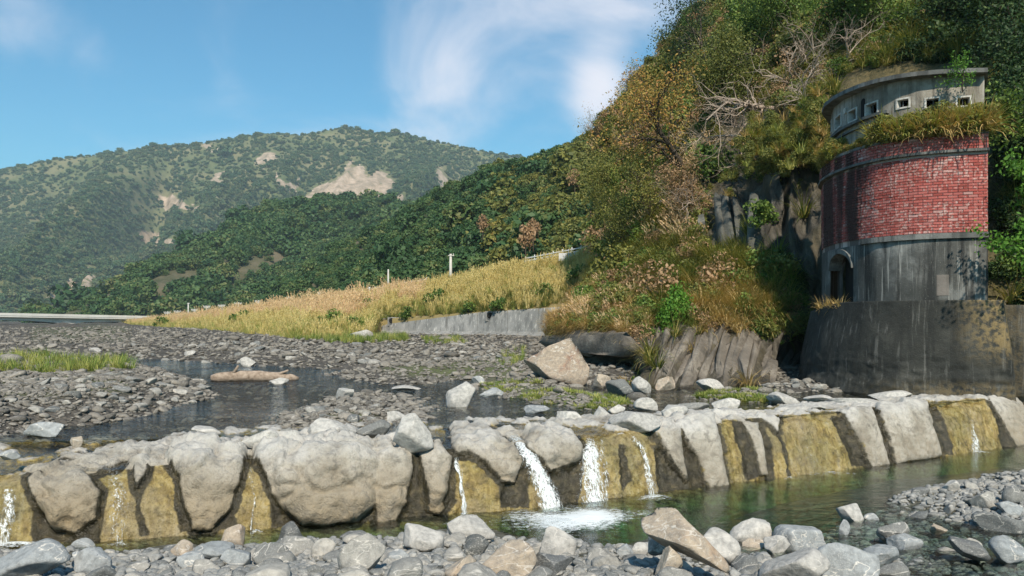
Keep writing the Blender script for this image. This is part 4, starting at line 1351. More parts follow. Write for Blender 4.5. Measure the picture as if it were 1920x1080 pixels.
# shrubs on the bank
sh = [crown_proto('bank_shrub_%d' % i, 240 + i, M['leaf_green'], 12, 50, 0.12, 0.9, 0.3) for i in range(3)]
def on_bank(u_, v_):
    k = np.argmin((bu - u_) ** 2 + (bv - v_) ** 2)
    return bankP.reshape(-1, 3)[k]
for (a, b_, s, nm) in ((815, 562, 1.5, 'tallest dark leafy shrub in the middle of the golden grass bank'), (690, 572, 1.2, 'spreading dark shrub low on the bank near the wall end'), (880, 578, 1.0, 'low green shrub just above the wall, near the drain pipe'),
                         (935, 572, 1.1, 'broad low green shrub above the middle of the wall'), (765, 586, 1.0, 'small green shrub above the left part of the wall'), (1085, 520, 1.5, 'dark shrub at the right end of the grass bank'),
                         (1020, 545, 1.1, 'green shrub in dry grass above the right part of the wall'), (625, 602, 1.3, 'round dark green bush in the lime grass left of the wall'), (600, 603, 0.9, 'smaller round bush in the lime grass beside the dark bush'),
                         (660, 610, 1.1, 'lime-green bush at the wall end'), (452, 598, 1.6, 'yellow-green bush on the far end of the grass bank'), (300, 603, 1.8, 'dark bush at the far tip of the grass bank')):
    e = link('shrub', None, label=nm, cat='shrub', group='shrubs on the grass bank')
    e.location = on_bank(a, b_ + 10); e.scale = (s, s, s * 0.9)
    link('foliage', sh[int(a) % 3], e)
    st = MB(); st.tube([(0, 0, -0.3), (0.03, 0, 0.3), (0.1, 0.05, 0.8)], [0.05, 0.04, 0.015], 5); st.tube([(0, 0, 0.1), (-0.2, 0.1, 0.6)], [0.03, 0.012], 5)
    st.build('stem', M['bark'], e, True)

# retaining wall, in cast panels with drain pipes
wt_ = np.array([(690, 599, 86), (705, 598, 85), (900, 585.5, 78.5), (1085, 573, 72.3), (1130, 569, 70.5)], float)
wall = link('retaining_wall', None, label='grey concrete retaining wall with white streaks below the grass bank', cat='wall')
edges = np.array([690, 722, 780, 838, 895, 952, 1010, 1068, 1130], float)
for i in range(len(edges) - 1):
    n, m_rows = 10, 14
    uq = np.linspace(edges[i] + 0.35, edges[i + 1] - 0.35, n)
    T = W(uq, np.interp(uq, wt_[:, 0], wt_[:, 1]), np.interp(uq, wt_[:, 0], wt_[:, 2]))
    Bt = T.copy(); Bt[:, 2] = 0.6; Bt[:, 1] -= 0.26 * (T[:, 2] - 0.6)
    q = np.linspace(0, 1, m_rows)
    G = T[None] * (1 - q)[:, None, None] + Bt[None] * q[:, None, None]
    bk = T.copy(); bk[:, 1] += 0.6
    G = np.concatenate([bk[None], G])
    obj('wall_panel', G.reshape(-1, 3), grid_faces(m_rows + 1, n), M['wall'], wall)
# apron at its foot and joints behind the panels
uq = np.linspace(690, 1130, 40)
T = W(uq, np.interp(uq, wt_[:, 0], wt_[:, 1]) + 1.2, np.interp(uq, wt_[:, 0], wt_[:, 2]) + 0.05)
Bt = T.copy(); Bt[:, 2] = 0.6; Bt[:, 1] -= 0.26 * (T[:, 2] - 0.6)
obj('wall_backing', np.concatenate([T, Bt]), grid_faces(2, 40), M['trim'], wall)
A0 = Bt.copy(); A0[:, 2] = 1.75; A0[:, 1] -= 0.1
A1 = A0.copy(); A1[:, 1] -= 0.9; A1[:, 2] = 1.55
A2 = A1.copy(); A2[:, 2] = 0.8; A2[:, 1] -= 0.2
obj('wall_apron', np.concatenate([A0 + [0, 0.6, 0.25], A0, A1, A2]), grid_faces(4, 40), M['wall'], wall)
for (a, b_, r0) in ((919, 592, 0.36), (735, 602, 0.34)):
    dd = np.interp(a, wt_[:, 0], wt_[:, 2])
    c0 = W(a, b_, dd)
    c0[1] -= 0.26 * (W(a, np.interp(a, wt_[:, 0], wt_[:, 1]), dd)[2] - c0[2]) + 0.03
    mb = MB()
    ring = [(math.cos(t) * r0 * 0.8, math.sin(t) * r0) for t in np.linspace(0, 2 * math.pi, 20, endpoint=False)]
    mb.tube([c0 + np.array([0, 0.25, 0]), c0 + np.array([0, -0.12, 0])], r0, 18, False)
    pipe = mb.build('drain_pipe', M['metal'], wall, True)
    mb = MB(); mb.tube([c0 + np.array([0, 0.02, 0]), c0 + np.array([0, -0.06, 0])], r0 * 0.86, 18)
    mb.build('pipe_mouth', M['void'], pipe)
    mb = MB()
    mb.box(c0[0] - r0 * 1.3, c0[0] + r0 * 1.3, c0[1] - 0.035, c0[1] + 0.1, c0[2] - r0 * 1.5, c0[2] + r0 * 1.2)
    mb.build('pipe_surround', M['wall'], wall)
c0 = low(np.array([918, 635.0]), 1.3)
# guard rail along the road
def crest_pt(u_, dz=0.0):
    p = W(u_, np.interp(u_, crest[:, 0], crest[:, 1]), np.interp(u_, crest[:, 0], crest[:, 2]) + 2.0)
    p[2] += dz
    return p
for (a0, a1, nm) in ((690, 800, 'pale guard rail on the road above the bank, beside the thick pole'), (985, 1125, 'guard rail climbing the right end of the road above the bank')):
    rail = link('guard_rail', None, label=nm, cat='guard rail')
    uq = np.linspace(a0, a1, 9)
    mb = MB()
    for h0, h1 in ((0.95, 1.1), (1.3, 1.42)):
        for i in range(8):
            p, q_ = crest_pt(uq[i]), crest_pt(uq[i + 1])
            mb.hexa([p + [0, 0, h0], q_ + [0, 0, h0], q_ + [0, 0.08, h0], p + [0, 0.08, h0], p + [0, 0, h1], q_ + [0, 0, h1], q_ + [0, 0.08, h1], p + [0, 0.08, h1]])
    mb.build('rail', M['metal'], rail)
    for a in uq:
        p = crest_pt(a)
        mb = MB(); mb.box(p[0] - .06, p[0] + .06, p[1] + 0.09, p[1] + .2, p[2] - 0.4, p[2] + 1.6); mb.build('post', M['metal'], rail)
# road sign seen from behind
p = W(1064, 489, 88)
sg = link('road_sign', None, label='blank grey back of a road sign above the grass bank', cat='sign')
mb = MB(); mb.box(p[0] - 0.95, p[0] + 0.95, p[1], p[1] + 0.05, p[2], p[2] + 0.85); mb.build('panel', M['metal'], sg)
for dx in (-0.6, 0.6):
    mb = MB(); mb.box(p[0] + dx - .04, p[0] + dx + .04, p[1] + 0.055, p[1] + .13, p[2] - 1.5, p[2] + 0.8); mb.build('post', M['metal'], sg)
mb = MB(); mb.box(p[0] + 0.1, p[0] + .17, p[1] + 0.14, p[1] + .2, p[2] - 1.5, p[2] + 1.3); mb.build('tall_post', M['metal'], sg)
# utility poles
POLES = [(845, 476, 530, 112, 0.20, 0, 'thick pale concrete utility pole rising from the middle of the bank'), (728, 505, 545, 122, 0.13, 0, 'thin plain pole left of the thick utility pole'), (693, 538, 552, 128, 0.16, 0, 'short stub post by the left end of the guard rail'),
         (603, 549, 565, 150, 0.12, 1, 'cross-armed utility pole nearest above the pink plume grass'), (544, 557, 572, 170, 0.12, 1, 'second cross-armed pole above the pink plume grass'), (485, 563, 580, 190, 0.13, 1, 'cross-armed pole above the highest left plumes'),
         (447, 567, 584, 215, 0.14, 1, 'tall cross-armed pole near the end of the bank'), (416, 571, 586, 230, 0.13, 1, 'cross-armed pole second from the bank end pair'), (388, 573, 588, 240, 0.15, 1, 'double-armed pole behind the tip of the bank'),
         (365, 579, 592, 250, 0.13, 1, 'small cross-armed pole beside the tall plain pole'), (353, 568, 594, 245, 0.2, 0, 'tall plain pale pole beyond the tip of the bank'), (333, 582, 596, 262, 0.14, 1, 'low cross-armed pole left of the tall plain pole'),
         (314, 584, 598, 270, 0.16, 1, 'leftmost cross-armed pole, close to the bridge end')]
for (a, t0, b0, d_, r0, arm, nm) in POLES:
    top, bot = W(a, t0, d_), W(a, b0 + 8, d_)
    e = link('utility_pole', None, label=nm, cat='pole', group='poles along the road')
    mb = MB(); mb.tube([bot, top], [r0 * 1.25, r0 * 0.85], 10); mb.build('shaft', M['pole'], e, True)
    hh = top[2] - bot[2]
    if arm:
        for k, dz in enumerate((0.12, 0.30)):
            z = top[2] - dz * hh * 0.6
            hw = 0.9 * (1 - 0.2 * k) * d_ / 200
            mb = MB(); mb.box(top[0] - hw, top[0] + hw, top[1] - .2, top[1] - .08 , z - 0.08, z + 0.08); mb.build('cross_arm', M['pole'], e)
            for sx in (-0.9, -0.45, 0.45, 0.9):
                mb = MB(); mb.tube([(top[0] + hw * sx, top[1] - .14, z + 0.08), (top[0] + hw * sx, top[1] - .14, z + 0.32)], 0.07, 6); mb.build('insulator', M['bridge'], e)
    elif r0 > 0.15 and hh > 2:
        mb = MB(); mb.box(top[0] - 0.35, top[0] + 0.5, top[1] - .22, top[1] - .12, top[2] - 0.3, top[2] - 0.2); mb.build('cross_arm', M['pole'], e)
        mb = MB(); mb.tube([(top[0] + .4, top[1] - .17, top[2] - .2), (top[0] + .4, top[1] - .17, top[2] + .05)], 0.05, 6); mb.build('insulator', M['bridge'], e)

# ------------------------------------------------ bridge far upstream
br = link('road_bridge', None, label='long low concrete girder bridge across the river far upstream', cat='bridge')
b0, b1 = np.array([-175.0, 190.0]), np.array([-196.0, 425.0])
b0 = np.array([-141.0, 215.0]); b1 = np.array([-115.0, 250.0]); dirb = unit(b1 - b0); nb = np.array([-dirb[1], dirb[0]])
Lb = np.linalg.norm(b1 - b0)
def bp(s, o, z):
    q_ = b0 + dirb * s + nb * o
    return (q_[0], q_[1], z - 0.0165 * s)
def bseg(s0, s1, o0, o1, za, zb, zc=None, zd=None):
    mb = MB()
    zc = za if zc is None else zc
    mb.hexa([bp(s0, o0, za), bp(s1, o0, zc), bp(s1, o1, zc), bp(s0, o1, za), bp(s0, o0, zb), bp(s1, o0, zb), bp(s1, o1, zb), bp(s0, o1, zb)])
    return mb
bseg(-40, Lb, -4.5, 4.5, 3.85, 4.25).build('deck', M['bridge'], br)
for o in (-4.6, 4.3):
    bseg(-40, Lb, o, o + 0.3, 4.26, 4.95).build('parapet', M['bridge'], br)
piers = [-40, -12, 19, Lb]
for o in (-3.4, 2.6):
    for k in range(len(piers) - 1):
        mb = MB()
        ss = np.linspace(piers[k], piers[k + 1], 13)
        for i in range(12):
            f0, f1 = (abs(2 * (x - piers[k]) / (piers[k + 1] - piers[k]) - 1) ** 2.5 for x in ss[i:i + 2])
            z0, z1 = 3.0 - 0.95 * f0, 3.0 - 0.95 * f1
            mb.hexa([bp(ss[i], o, z0), bp(ss[i + 1], o, z1), bp(ss[i + 1], o + 0.8, z1), bp(ss[i], o + 0.8, z0), bp(ss[i], o, 3.84), bp(ss[i + 1], o, 3.84), bp(ss[i + 1], o + .8, 3.84), bp(ss[i], o + .8, 3.84)])
        mb.build('girder', M['bridge'], br)
for s in piers[1:]:
    for o in (-3.0, 2.0):
        mb = MB(); q0 = bp(s - 0.8, o, 0); mb.hexa([bp(s - 1, o - .8, 0.5), bp(s + 1, o - .8, 0.5), bp(s + 1, o + .8, 0.5), bp(s - 1, o + .8, 0.5), bp(s - 1, o - .8, 2.4), bp(s + 1, o - .8, 2.4), bp(s + 1, o + .8, 2.4), bp(s - 1, o + .8, 2.4)])
        mb.build('pier', M['bridge'], br)
# heaps of gravel in the dry bed
for (a, b_, d_, rx, h, nm) in ((118, 613, 150, 5.0, 1.05, 'broad low gravel heap in front of the bridge'), (226, 613, 190, 3.3, 1.0, 'pointed gravel heap under the bridge end'), (40, 614, 140, 4.2, 0.7, 'low gravel heap at the frame edge below the bridge')):
    g = np.linspace(-1, 1, 40)
    gx, gy = np.meshgrid(g, g)
    c0 = W(a, b_, d_)
    rr = np.hypot(gx, gy)
    z = h * np.clip(1 - rr, -0.4, 1) ** 1.0 + 0.08 * fbm(np.stack([gx * 5, gy * 5, gx * 0 + a], -1), 3, 3)
    z = np.where(rr < 1, h * (1 - rr) + 0.1 * h * fbm(np.stack([gx * 5, gy * 5, gx * 0 + a], -1), 3, 3), -0.5)
    obj('gravel_heap', np.stack([c0[0] + gx * rx, c0[1] + gy * rx, 1.55 + z], -1).reshape(-1, 3), grid_faces(40, 40), M['gravel'], attrs={'moss': np.zeros(1600)}, label=nm, cat='gravel heap', group='gravel heaps by the bridge')

# ================================================================ near cliff
ROWS = [
    (800, [(1105, 27.5), (1180, 23.0), (1350, 22.4), (1530, 22.6), (1700, 23.5), (1900, 22.5), (2300, 19)]),
    (722, [(1110, 28.5), (1180, 24.2), (1350, 23.4), (1530, 23.8), (1640, 25), (1760, 26), (1900, 23.5), (2300, 20)]),
    (690, [(1075, 31.5), (1130, 28.8), (1190, 25.0), (1350, 24.1), (1530, 25.5), (1640, 26), (1760, 26), (1900, 23.8), (2300, 20)]),
    (655, [(1045, 33.5), (1110, 30.5), (1190, 26.0), (1350, 24.9), (1530, 26.5), (1640, 26.5), (1760, 26), (1900, 24), (2300, 20)]),
    (625, [(1028, 34.0), (1100, 29.0), (1190, 26.6), (1350, 25.6), (1530, 27), (1640, 26.5), (1760, 26), (1900, 24.2), (2300, 20)]),
    (600, [(1040, 36.5), (1100, 31.5), (1190, 28.6), (1350, 26.6), (1530, 27.0), (1640, 26.5), (1760, 26), (1900, 24.5), (2300, 20.5)]),
    (560, [(1092, 42), (1120, 37), (1200, 32.5), (1350, 28.6), (1530, 27.5), (1640, 26.8), (1760, 26), (1900, 24.8), (2300, 21)]),
    (500, [(1112, 52), (1180, 41), (1260, 35), (1350, 31), (1450, 29), (1530, 28), (1640, 27), (1760, 26), (1900, 25), (2300, 21)]),
    (400, [(1120, 62), (1200, 48), (1290, 39), (1350, 34), (1410, 30.5), (1530, 29.5), (1640, 28), (1760, 27), (1900, 25.5), (2300, 22)]),
    (300, [(1120, 70), (1230, 54), (1330, 42), (1390, 36), (1430, 32), (1530, 31), (1640, 29.5), (1760, 28.5), (1900, 26.5), (2300, 23)]),
    (250, [(1105, 76), (1230, 58), (1340, 45), (1410, 38), (1450, 33.5), (1530, 32), (1640, 30.5), (1760, 29.5), (1900, 27.5), (2300, 24)]),
    (170, [(1185, 76), (1300, 58), (1400, 47), (1470, 41), (1530, 37), (1640, 33.0), (1760, 31), (1900, 29), (2300, 25)]),
    (60, [(1275, 76), (1380, 60), (1480, 50), (1570, 43), (1680, 38), (1780, 35), (1900, 32), (2300, 28)]),
    (0, [(1340, 76), (1450, 60), (1550, 51), (1650, 45), (1780, 39), (1920, 35), (2300, 30)]),
    (-200, [(1490, 82), (1620, 66), (1760, 55), (1920, 47), (2400, 38)]),
    (-600, [(1750, 110), (1950, 85), (2200, 68), (2700, 55)]),
]
NC = 260
q = np.linspace(0, 1, NC)
RU, RD = [], []
for v_, pts in ROWS:
    pts = np.array(pts, float)
    t = (pts[:, 0] - pts[0, 0]) / (pts[-1, 0] - pts[0, 0])
    RU.append(pts[0, 0] + (pts[-1, 0] - pts[0, 0]) * q)
    RD.append(np.interp(q, t, pts[:, 1]))
RU, RD = np.array(RU), np.array(RD)
rv = np.array([r0[0] for r0 in ROWS], float)
vs = np.concatenate([np.linspace(800, 480, 120, endpoint=False), np.linspace(480, -100, 110, endpoint=False), np.linspace(-100, -600, 30)])
U_ = np.stack([np.interp(-vs, -rv, RU[:, k]) for k in range(NC)], 1)
D_ = np.stack([np.interp(-vs, -rv, RD[:, k]) for k in range(NC)], 1)
V_ = np.repeat(vs[:, None], NC, 1)
D_ = blur(D_, 3)
P = W(U_, V_, D_)
N_ = grid_normals(P)
if N_[60, 120, 1] > 0:
    N_ = -N_
def mask(poly, soft=12):
    return sstep(-soft, soft, poly_sd(np.stack([U_.ravel(), V_.ravel()], -1), poly)).reshape(U_.shape)
# rock relief: leaning strata low down, upright slabs and dark clefts higher up
rock_low = mask([(1180, 730), (1185, 600), (1330, 590), (1460, 600), (1530, 640), (1530, 740)])
cleft = mask([(1310, 480), (1320, 360), (1345, 270), (1400, 190), (1500, 230), (1550, 300), (1555, 560), (1480, 520), (1400, 490)])
cave = mask([(1060, 690), (1090, 660), (1150, 650), (1200, 690), (1195, 725), (1100, 718)], 8)
und = mask([(1450, 720), (1470, 640), (1545, 600), (1560, 735)], 10)
strat = ridged(np.stack([U_ / 26 + V_ / 44, V_ / 300 - U_ / 400, U_ * 0], -1), 3, 51)
upr = ridged(np.stack([U_ / 34, V_ / 190, U_ * 0 + 3], -1), 4, 52)
gen = fbm(P * 0.35, 5, 53)
disp = 0.55 * gen * np.clip((760 - V_) / 200, 0.2, 1.6) + rock_low * strat * 0.30 + cleft * (upr * 0.8 - 1.1) - cave * 1.6 - und * 1.4
P = P + N_ * disp[..., None]
soil = np.clip(1 - rock_low - cleft - cave - und * 0.6 - mask([(1300, 480), (1310, 370), (1420, 350), (1440, 480)]), 0, 1)
soil = np.clip(soil + 0.3 * fbm(P * 0.6, 3, 55), 0, 1)
cliffP, cliffU, cliffV, cliffN = P, *px(P), grid_normals(P)
if cliffN[60, 120, 1] > 0:
    cliffN = -cliffN
# the slope carries on behind its skyline
backP = np.stack([P[:, 0] + np.array([6, 30, -6]), P[:, 0] + np.array([2.0, 8, -0.8])], 1)
G = np.concatenate([backP, P], 1)
sa = np.concatenate([soil[:, :1], soil[:, :1], soil], 1)
cliff = obj('cliff', G.reshape(-1, 3), grid_faces(len(vs), NC + 2), M['cliff'], attrs={'soil': sa.ravel()}, kind='structure')
def on_cliff(u_, v_):
    k = np.argmin((cliffU - u_) ** 2 + (cliffV - v_) ** 2)
    return cliffP.reshape(-1, 3)[k], cliffN.reshape(-1, 3)[k]

# leaning strata slabs at the foot of the cliff, each its own piece
_ico = {}
def ico(sub):
    if sub not in _ico:
        bm = bmesh.new()
        bmesh.ops.create_icosphere(bm, subdivisions=sub, radius=1.0)
        bm.verts.ensure_lookup_table()
        _ico[sub] = (np.array([v.co[:] for v in bm.verts]), np.array([[v.index for v in f.verts] for f in bm.faces]))
        bm.free()
    return _ico[sub]
def stone_mesh(name, seed, mat, sub=3, cuts=9, ax=(1, 0.8, 0.6), angular=0.97, rough=0.035, lo=0.40, hi=0.80):
    g = np.random.default_rng(seed)
    V, Fc = ico(sub)
    V = V.copy()
    for _ in range(cuts):
        n = unit(g.normal(size=3)); c0 = g.uniform(lo, hi)
        d = V @ n
        V = np.where((d > c0)[:, None], V - n * ((d - c0) * angular)[:, None], V)
    V = V + unit(V) * (rough * fbm(V * 2.1 + seed * 3.7, 4, seed % 97) + rough * 0.35 * fbm(V * 7 + seed, 2, 5))[:, None]
    V = V / np.abs(V).max(0)
    V = V * np.array(ax)
    return mesh(name, V, Fc, mat)

def slab(p0, p1, w0, w1, th, seed, mat, name='rock_slab', out=0.0):
    """a long split rock from p0 to p1 (world points): an angular shard with broken ends"""
    g = np.random.default_rng(seed)
    p0, p1 = np.array(p0, float), np.array(p1, float)
    ax = unit(p1 - p0)
    fwd = unit(np.array([-0.35, -0.9, 0.25]) - ax * np.dot(ax, [-0.35, -0.9, 0.25]))
    sd = np.cross(ax, fwd)
    rt = g.uniform(-0.6, 0.6)
    sd, fwd = sd * math.cos(rt) + fwd * math.sin(rt), fwd * math.cos(rt) - sd * math.sin(rt)
    V, Fc = ico(3)
    V = np.sign(V) * np.abs(V) ** 0.55
    V = V / np.linalg.norm(V, axis=1, keepdims=True) * (np.abs(V).max(1, keepdims=True) ** -0.35) * np.linalg.norm(V, axis=1, keepdims=True)
    for _ in range(11):
        n = unit(g.normal(size=3) * np.array([1, 1, 0.6])); c0 = g.uniform(0.5, 0.85)
        d = V @ n
        V = np.where((d > c0)[:, None], V - n * (d - c0)[:, None], V)
    V = V / np.abs(V).max(0)
    V = V + 0.13 * np.stack([fbm(V * np.array([2.5, 2.5, 1.6]) + seed + 5 * k, 4, 7 + k) for k in range(3)], -1)
    V[:, 0] += 0.35 * g.normal() * V[:, 2] ** 2
    wz = 1 + (w1 / w0 - 1) * (V[:, 2] + 1) / 2
    L_ = np.linalg.norm(p1 - p0)
    Q = (p0 + p1) / 2 + sd * (V[:, 0] * w0 * 0.58 * wz)[:, None] + fwd * (V[:, 1] * th * 0.6 + out)[:, None] + ax * (V[:, 2] * L_ * 0.54)[:, None]
    o = obj(name, Q, Fc, mat, cliff, smooth=True)
    return o
g = np.random.default_rng(3)
k = 0
for a in np.linspace(1188, 1500, 34):
    for row in range(3):
        a_ = a + g.uniform(-6, 6)
        v0 = (g.uniform(712, 728), g.uniform(668, 690), g.uniform(632, 650))[row]
        ln_px = g.uniform(55, 105) * (1.0 if a < 1420 else 0.6)
        v1 = v0 - ln_px
        if (a > 1430 and row == 1) or (row == 2 and (a > 1420 or k % 4 == 0)):
            k += 1
            continue
        lean = g.uniform(0.2, 0.75)
        pA, _ = on_cliff(a_, v0); pB, _ = on_cliff(a_ + lean * ln_px, v1)
        slab(pA + [0, 0, -0.15], pB, g.uniform(.10, .46), g.uniform(.08, .3), g.uniform(.3, .6), 500 + k, M['slab'], out=g.uniform(-0.22, 0.12))
        k += 1
# upright columns of pale-edged rock half-way up
for (a, v0, v1, w) in ((1338, 480, 385, .34), (1358, 476, 368, .36), (1374, 486, 360, .40), (1392, 480, 352, .34), (1410, 470, 356, .40), (1424, 470, 350, .4), (1322, 470, 405, .3), (1438, 290, 205, .4)):
    pA, nA = on_cliff(a, v0); pB, nB = on_cliff(a + 5, v1)
    pB = np.array([pA[0] * 0.6 + pB[0] * 0.4 + g.normal(0, 0.12), pA[1] * 0.45 + pB[1] * 0.55, pB[2] - g.uniform(0, 0.5)])
    slab(pA, pB, w * 1.7, w * 1.2, w * 1.8, 700 + a, M['pillar_rock'] if a < 1440 else M['slab'], 'rock_column', -0.3)
# overhanging ledge above the cave
for i, (a, v0, a2, v2, w) in enumerate(((1030, 634, 1120, 650, .8), (1085, 650, 1195, 672, .9), (1060, 640, 1180, 640, .9), (1120, 668, 1195, 690, .6), (1090, 662, 1150, 690, .5))):
    pA, _ = on_cliff(a, v0); pB, _ = on_cliff(a2, v2)
    slab(pA + [0, -0.5, 0], pB + [0, -0.6, 0], w, w, 1.0, 900 + i, M['slab'], 'rock_slab', 0.2)

# ================================================================ the old brick gatehouse on its abutment
ctl = np.array([(11.90, 20.0), (11.40, 20.13), (10.85, 20.33), (10.40, 20.58), (10.03, 20.92), (9.72, 21.40), (9.52, 22.0), (9.42, 22.7), (9.40, 23.4), (9.52, 24.4), (9.85, 25.45)])
def spline(P_, n):
    t = np.concatenate([[0], np.cumsum(np.hypot(*np.diff(P_, axis=0).T))])
    q_ = np.linspace(0, t[-1], n)
    return np.stack([np.interp(q_, t, P_[:, 0]), np.interp(q_, t, P_[:, 1])], -1)
FC = spline(ctl, 400)
for _ in range(30):
    FC[1:-1] = (FC[:-2] + 2 * FC[1:-1] + FC[2:]) / 4
TAN = unit(np.gradient(FC, axis=0))
NRM = np.stack([-TAN[:, 1], TAN[:, 0]], -1)
if NRM[0, 1] > 0:
    NRM = -NRM
LEN = np.hypot(*np.diff(FC, axis=0).T).sum()
def fp(a, o=0.0):
    """point on the front curve, a 0..1 from the right corner to the left, o metres outward"""
    i = np.clip(np.asarray(a, float), 0, 1) * 399
    x = np.stack([np.interp(i, np.arange(400), FC[:, k]) for k in (0, 1)], -1)
    nn = np.stack([np.interp(i, np.arange(400), NRM[:, k]) for k in (0, 1)], -1)
    return x + nn * o
def a_of_u(u_, o=0.0):
    A = np.linspace(0, 1, 400)
    q_ = fp(A, o)
    return float(np.interp(-u_, -(UC + F * q_[:, 0] / q_[:, 1]), A))
BACK = np.array([(0.50, 0.86)]) 
def prism(a0, a1, z0, z1, o0, o1=None, depth=2.6, n=40, name='part', mat=None, parent=None, cap=True, **k):
    """solid following the front curve: outer face at offset o0, going back by depth"""
    A = np.linspace(a0, a1, n)
    f_ = fp(A, o0); 
    bdir = np.array([0.500, 0.866])
    if o1 is None:
        bk = f_ + bdir * depth
    else:
        bk = fp(A, o1)
    z0 = np.broadcast_to(z0, n); z1 = np.broadcast_to(z1, n)
    V = np.concatenate([np.c_[f_, z0], np.c_[f_, z1], np.c_[bk, z1], np.c_[bk, z0]])
    i = np.arange(n - 1)
    fs = np.concatenate([np.stack([i + r0 * n, i + 1 + r0 * n, i + 1 + ((r0 + 1) % 4) * n, i + ((r0 + 1) % 4) * n], -1) for r0 in range(4)])
    ends = np.array([[0, n, 2 * n, 3 * n], [n - 1, 4 * n - 1, 3 * n - 1, 2 * n - 1]])
    return obj(name, V, np.concatenate([fs, ends]), mat, parent, smooth=False, **k)

tower = link('gatehouse', None, label='abandoned curved red brick gatehouse on dark concrete abutment against the cliff', cat='building')
# battered abutment: grid between its foot and its ledge, roughened low down
bot = spline(np.array([(12.6, 19.75), (11.9, 19.75), (11.0, 19.85), (10.1, 20.1), (9.3, 20.6), (8.75, 21.3), (8.45, 22.2), (8.4, 23.2), (8.6, 24.8)]), 120)
top = spline(np.array([(12.15, 19.8), (11.5, 19.88), (10.85, 20.05), (10.25, 20.35), (9.75, 20.8), (9.38, 21.4), (9.18, 22.1), (9.08, 22.9), (9.1, 23.8), (9.25, 24.8)]), 120)
for _ in range(15):
    bot[1:-1] = (bot[:-2] + 2 * bot[1:-1] + bot[2:]) / 4
    top[1:-1] = (top[:-2] + 2 * top[1:-1] + top[2:]) / 4
n, m = 120, 70
q = np.linspace(0, 1, m)[:, None, None]
G = bot[None] * (1 - q) + top[None] * q
zt = 3.5 - 0.22 * sstep(0.55, 1.0, np.linspace(0, 1, n))
z = 0.4 + (zt[None] - 0.4) * np.linspace(0, 1, m)[:, None]
G = np.concatenate([G, z[..., None]], -1)
Ng = grid_normals(G)
if Ng[30, 40, 1] > 0:
    Ng = -Ng
wz = sstep(2.3, 1.6, G[..., 2] + 0.3 * fbm(G * 0.9, 3, 8))
G = G + Ng * (0.02 * fbm(G * 2.5, 4, 2) + wz * (0.10 * fbm(G * np.array([1.3, 1.3, 2.6]), 4, 3) + 0.05 * ridged(G * np.array([2, 2, 5.0]), 3, 5)) - 0.06 * wz)[..., None]
gold = sstep(0.20, 0.02, np.linspace(0, 1, n))[None] * sstep(1.7, 2.6, G[..., 2]) + 0.0  # warm sunlight at the right end, painted into the colour
gold = np.clip(gold + sstep(1.6, 1.2, G[..., 2]) * 0.45 * sstep(0.6, 0.1, np.linspace(0, 1, n))[None], 0, 1)
ledge = np.concatenate([top + np.array([0.56, 0.83]) * 3.0, zt[:, None] + 0.03], -1)
Gt = np.concatenate([G, ledge[None]])
rb = G[:, :1] + np.array([0.9, 1.4, 0]) * 2.0
Gt2 = np.concatenate([np.concatenate([rb, ledge[None, :1]]), Gt], 1)
ga = np.concatenate([gold, gold[-1:]]); ga = np.concatenate([ga[:, :1], ga], 1)
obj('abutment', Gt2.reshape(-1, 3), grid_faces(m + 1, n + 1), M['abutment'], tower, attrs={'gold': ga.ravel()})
# stained concrete storey with the arched sluice opening at its left end
aL, aR = a_of_u(1600), a_of_u(1557)
prism(0, aL, 3.50, 5.06, 0.0, name='lower_wall', mat=M['mid_concrete'], parent=tower, attrs={'gold': np.zeros(160)})
prism(aR, 1.0, 3.3, 5.06, 0.0, name='arch_pier', mat=M['mid_concrete'], parent=tower, n=8, attrs={'gold': np.zeros(32)})
A = np.linspace(aL + 0.002, aR - 0.002, 24)
zar = 4.35 + 0.55 * np.sqrt(np.clip(1 - (2 * (A - aL) / (aR - aL) - 1) ** 2, 0, 1))
prism(A[0], A[-1], zar, 5.06, 0.0, n=24, name='arch_head', mat=M['mid_concrete'], parent=tower, attrs={'gold': np.zeros(96)})
prism(aL - 0.02, aR + 0.01, 3.3, 5.0, -0.45, n=12, depth=0.6, name='arch_interior', mat=M['void'], parent=tower)  # black backing carries the shade inside the arch
mb = MB()
for i in range(23):
    p, p2 = fp(A[i], 0.06), fp(A[i + 1], 0.06)
    b1_, b2_ = fp(A[i], -0.3), fp(A[i + 1], -0.3)
    mb.hexa([(*p, zar[i]), (*p2, zar[i + 1]), (*b2_, zar[i + 1]), (*b1_, zar[i]), (*p, zar[i] + 0.13), (*p2, zar[i + 1] + 0.13), (*b2_, zar[i + 1] + 0.13), (*b1_, zar[i] + 0.13)])
mb.build('arch_trim', M['trim'], tower)
prism(0.0, a_of_u(1612, .08), 5.065, 5.2, 0.075, n=40, name='string_course', mat=M['trim'], parent=tower)
pa, pb_ = a_of_u(1779), a_of_u(1756)
prism(pa, pb_, 3.62, 4.15, 0.012, depth=0.2, n=6, name='repair_patch', mat=M['patch'], parent=tower)
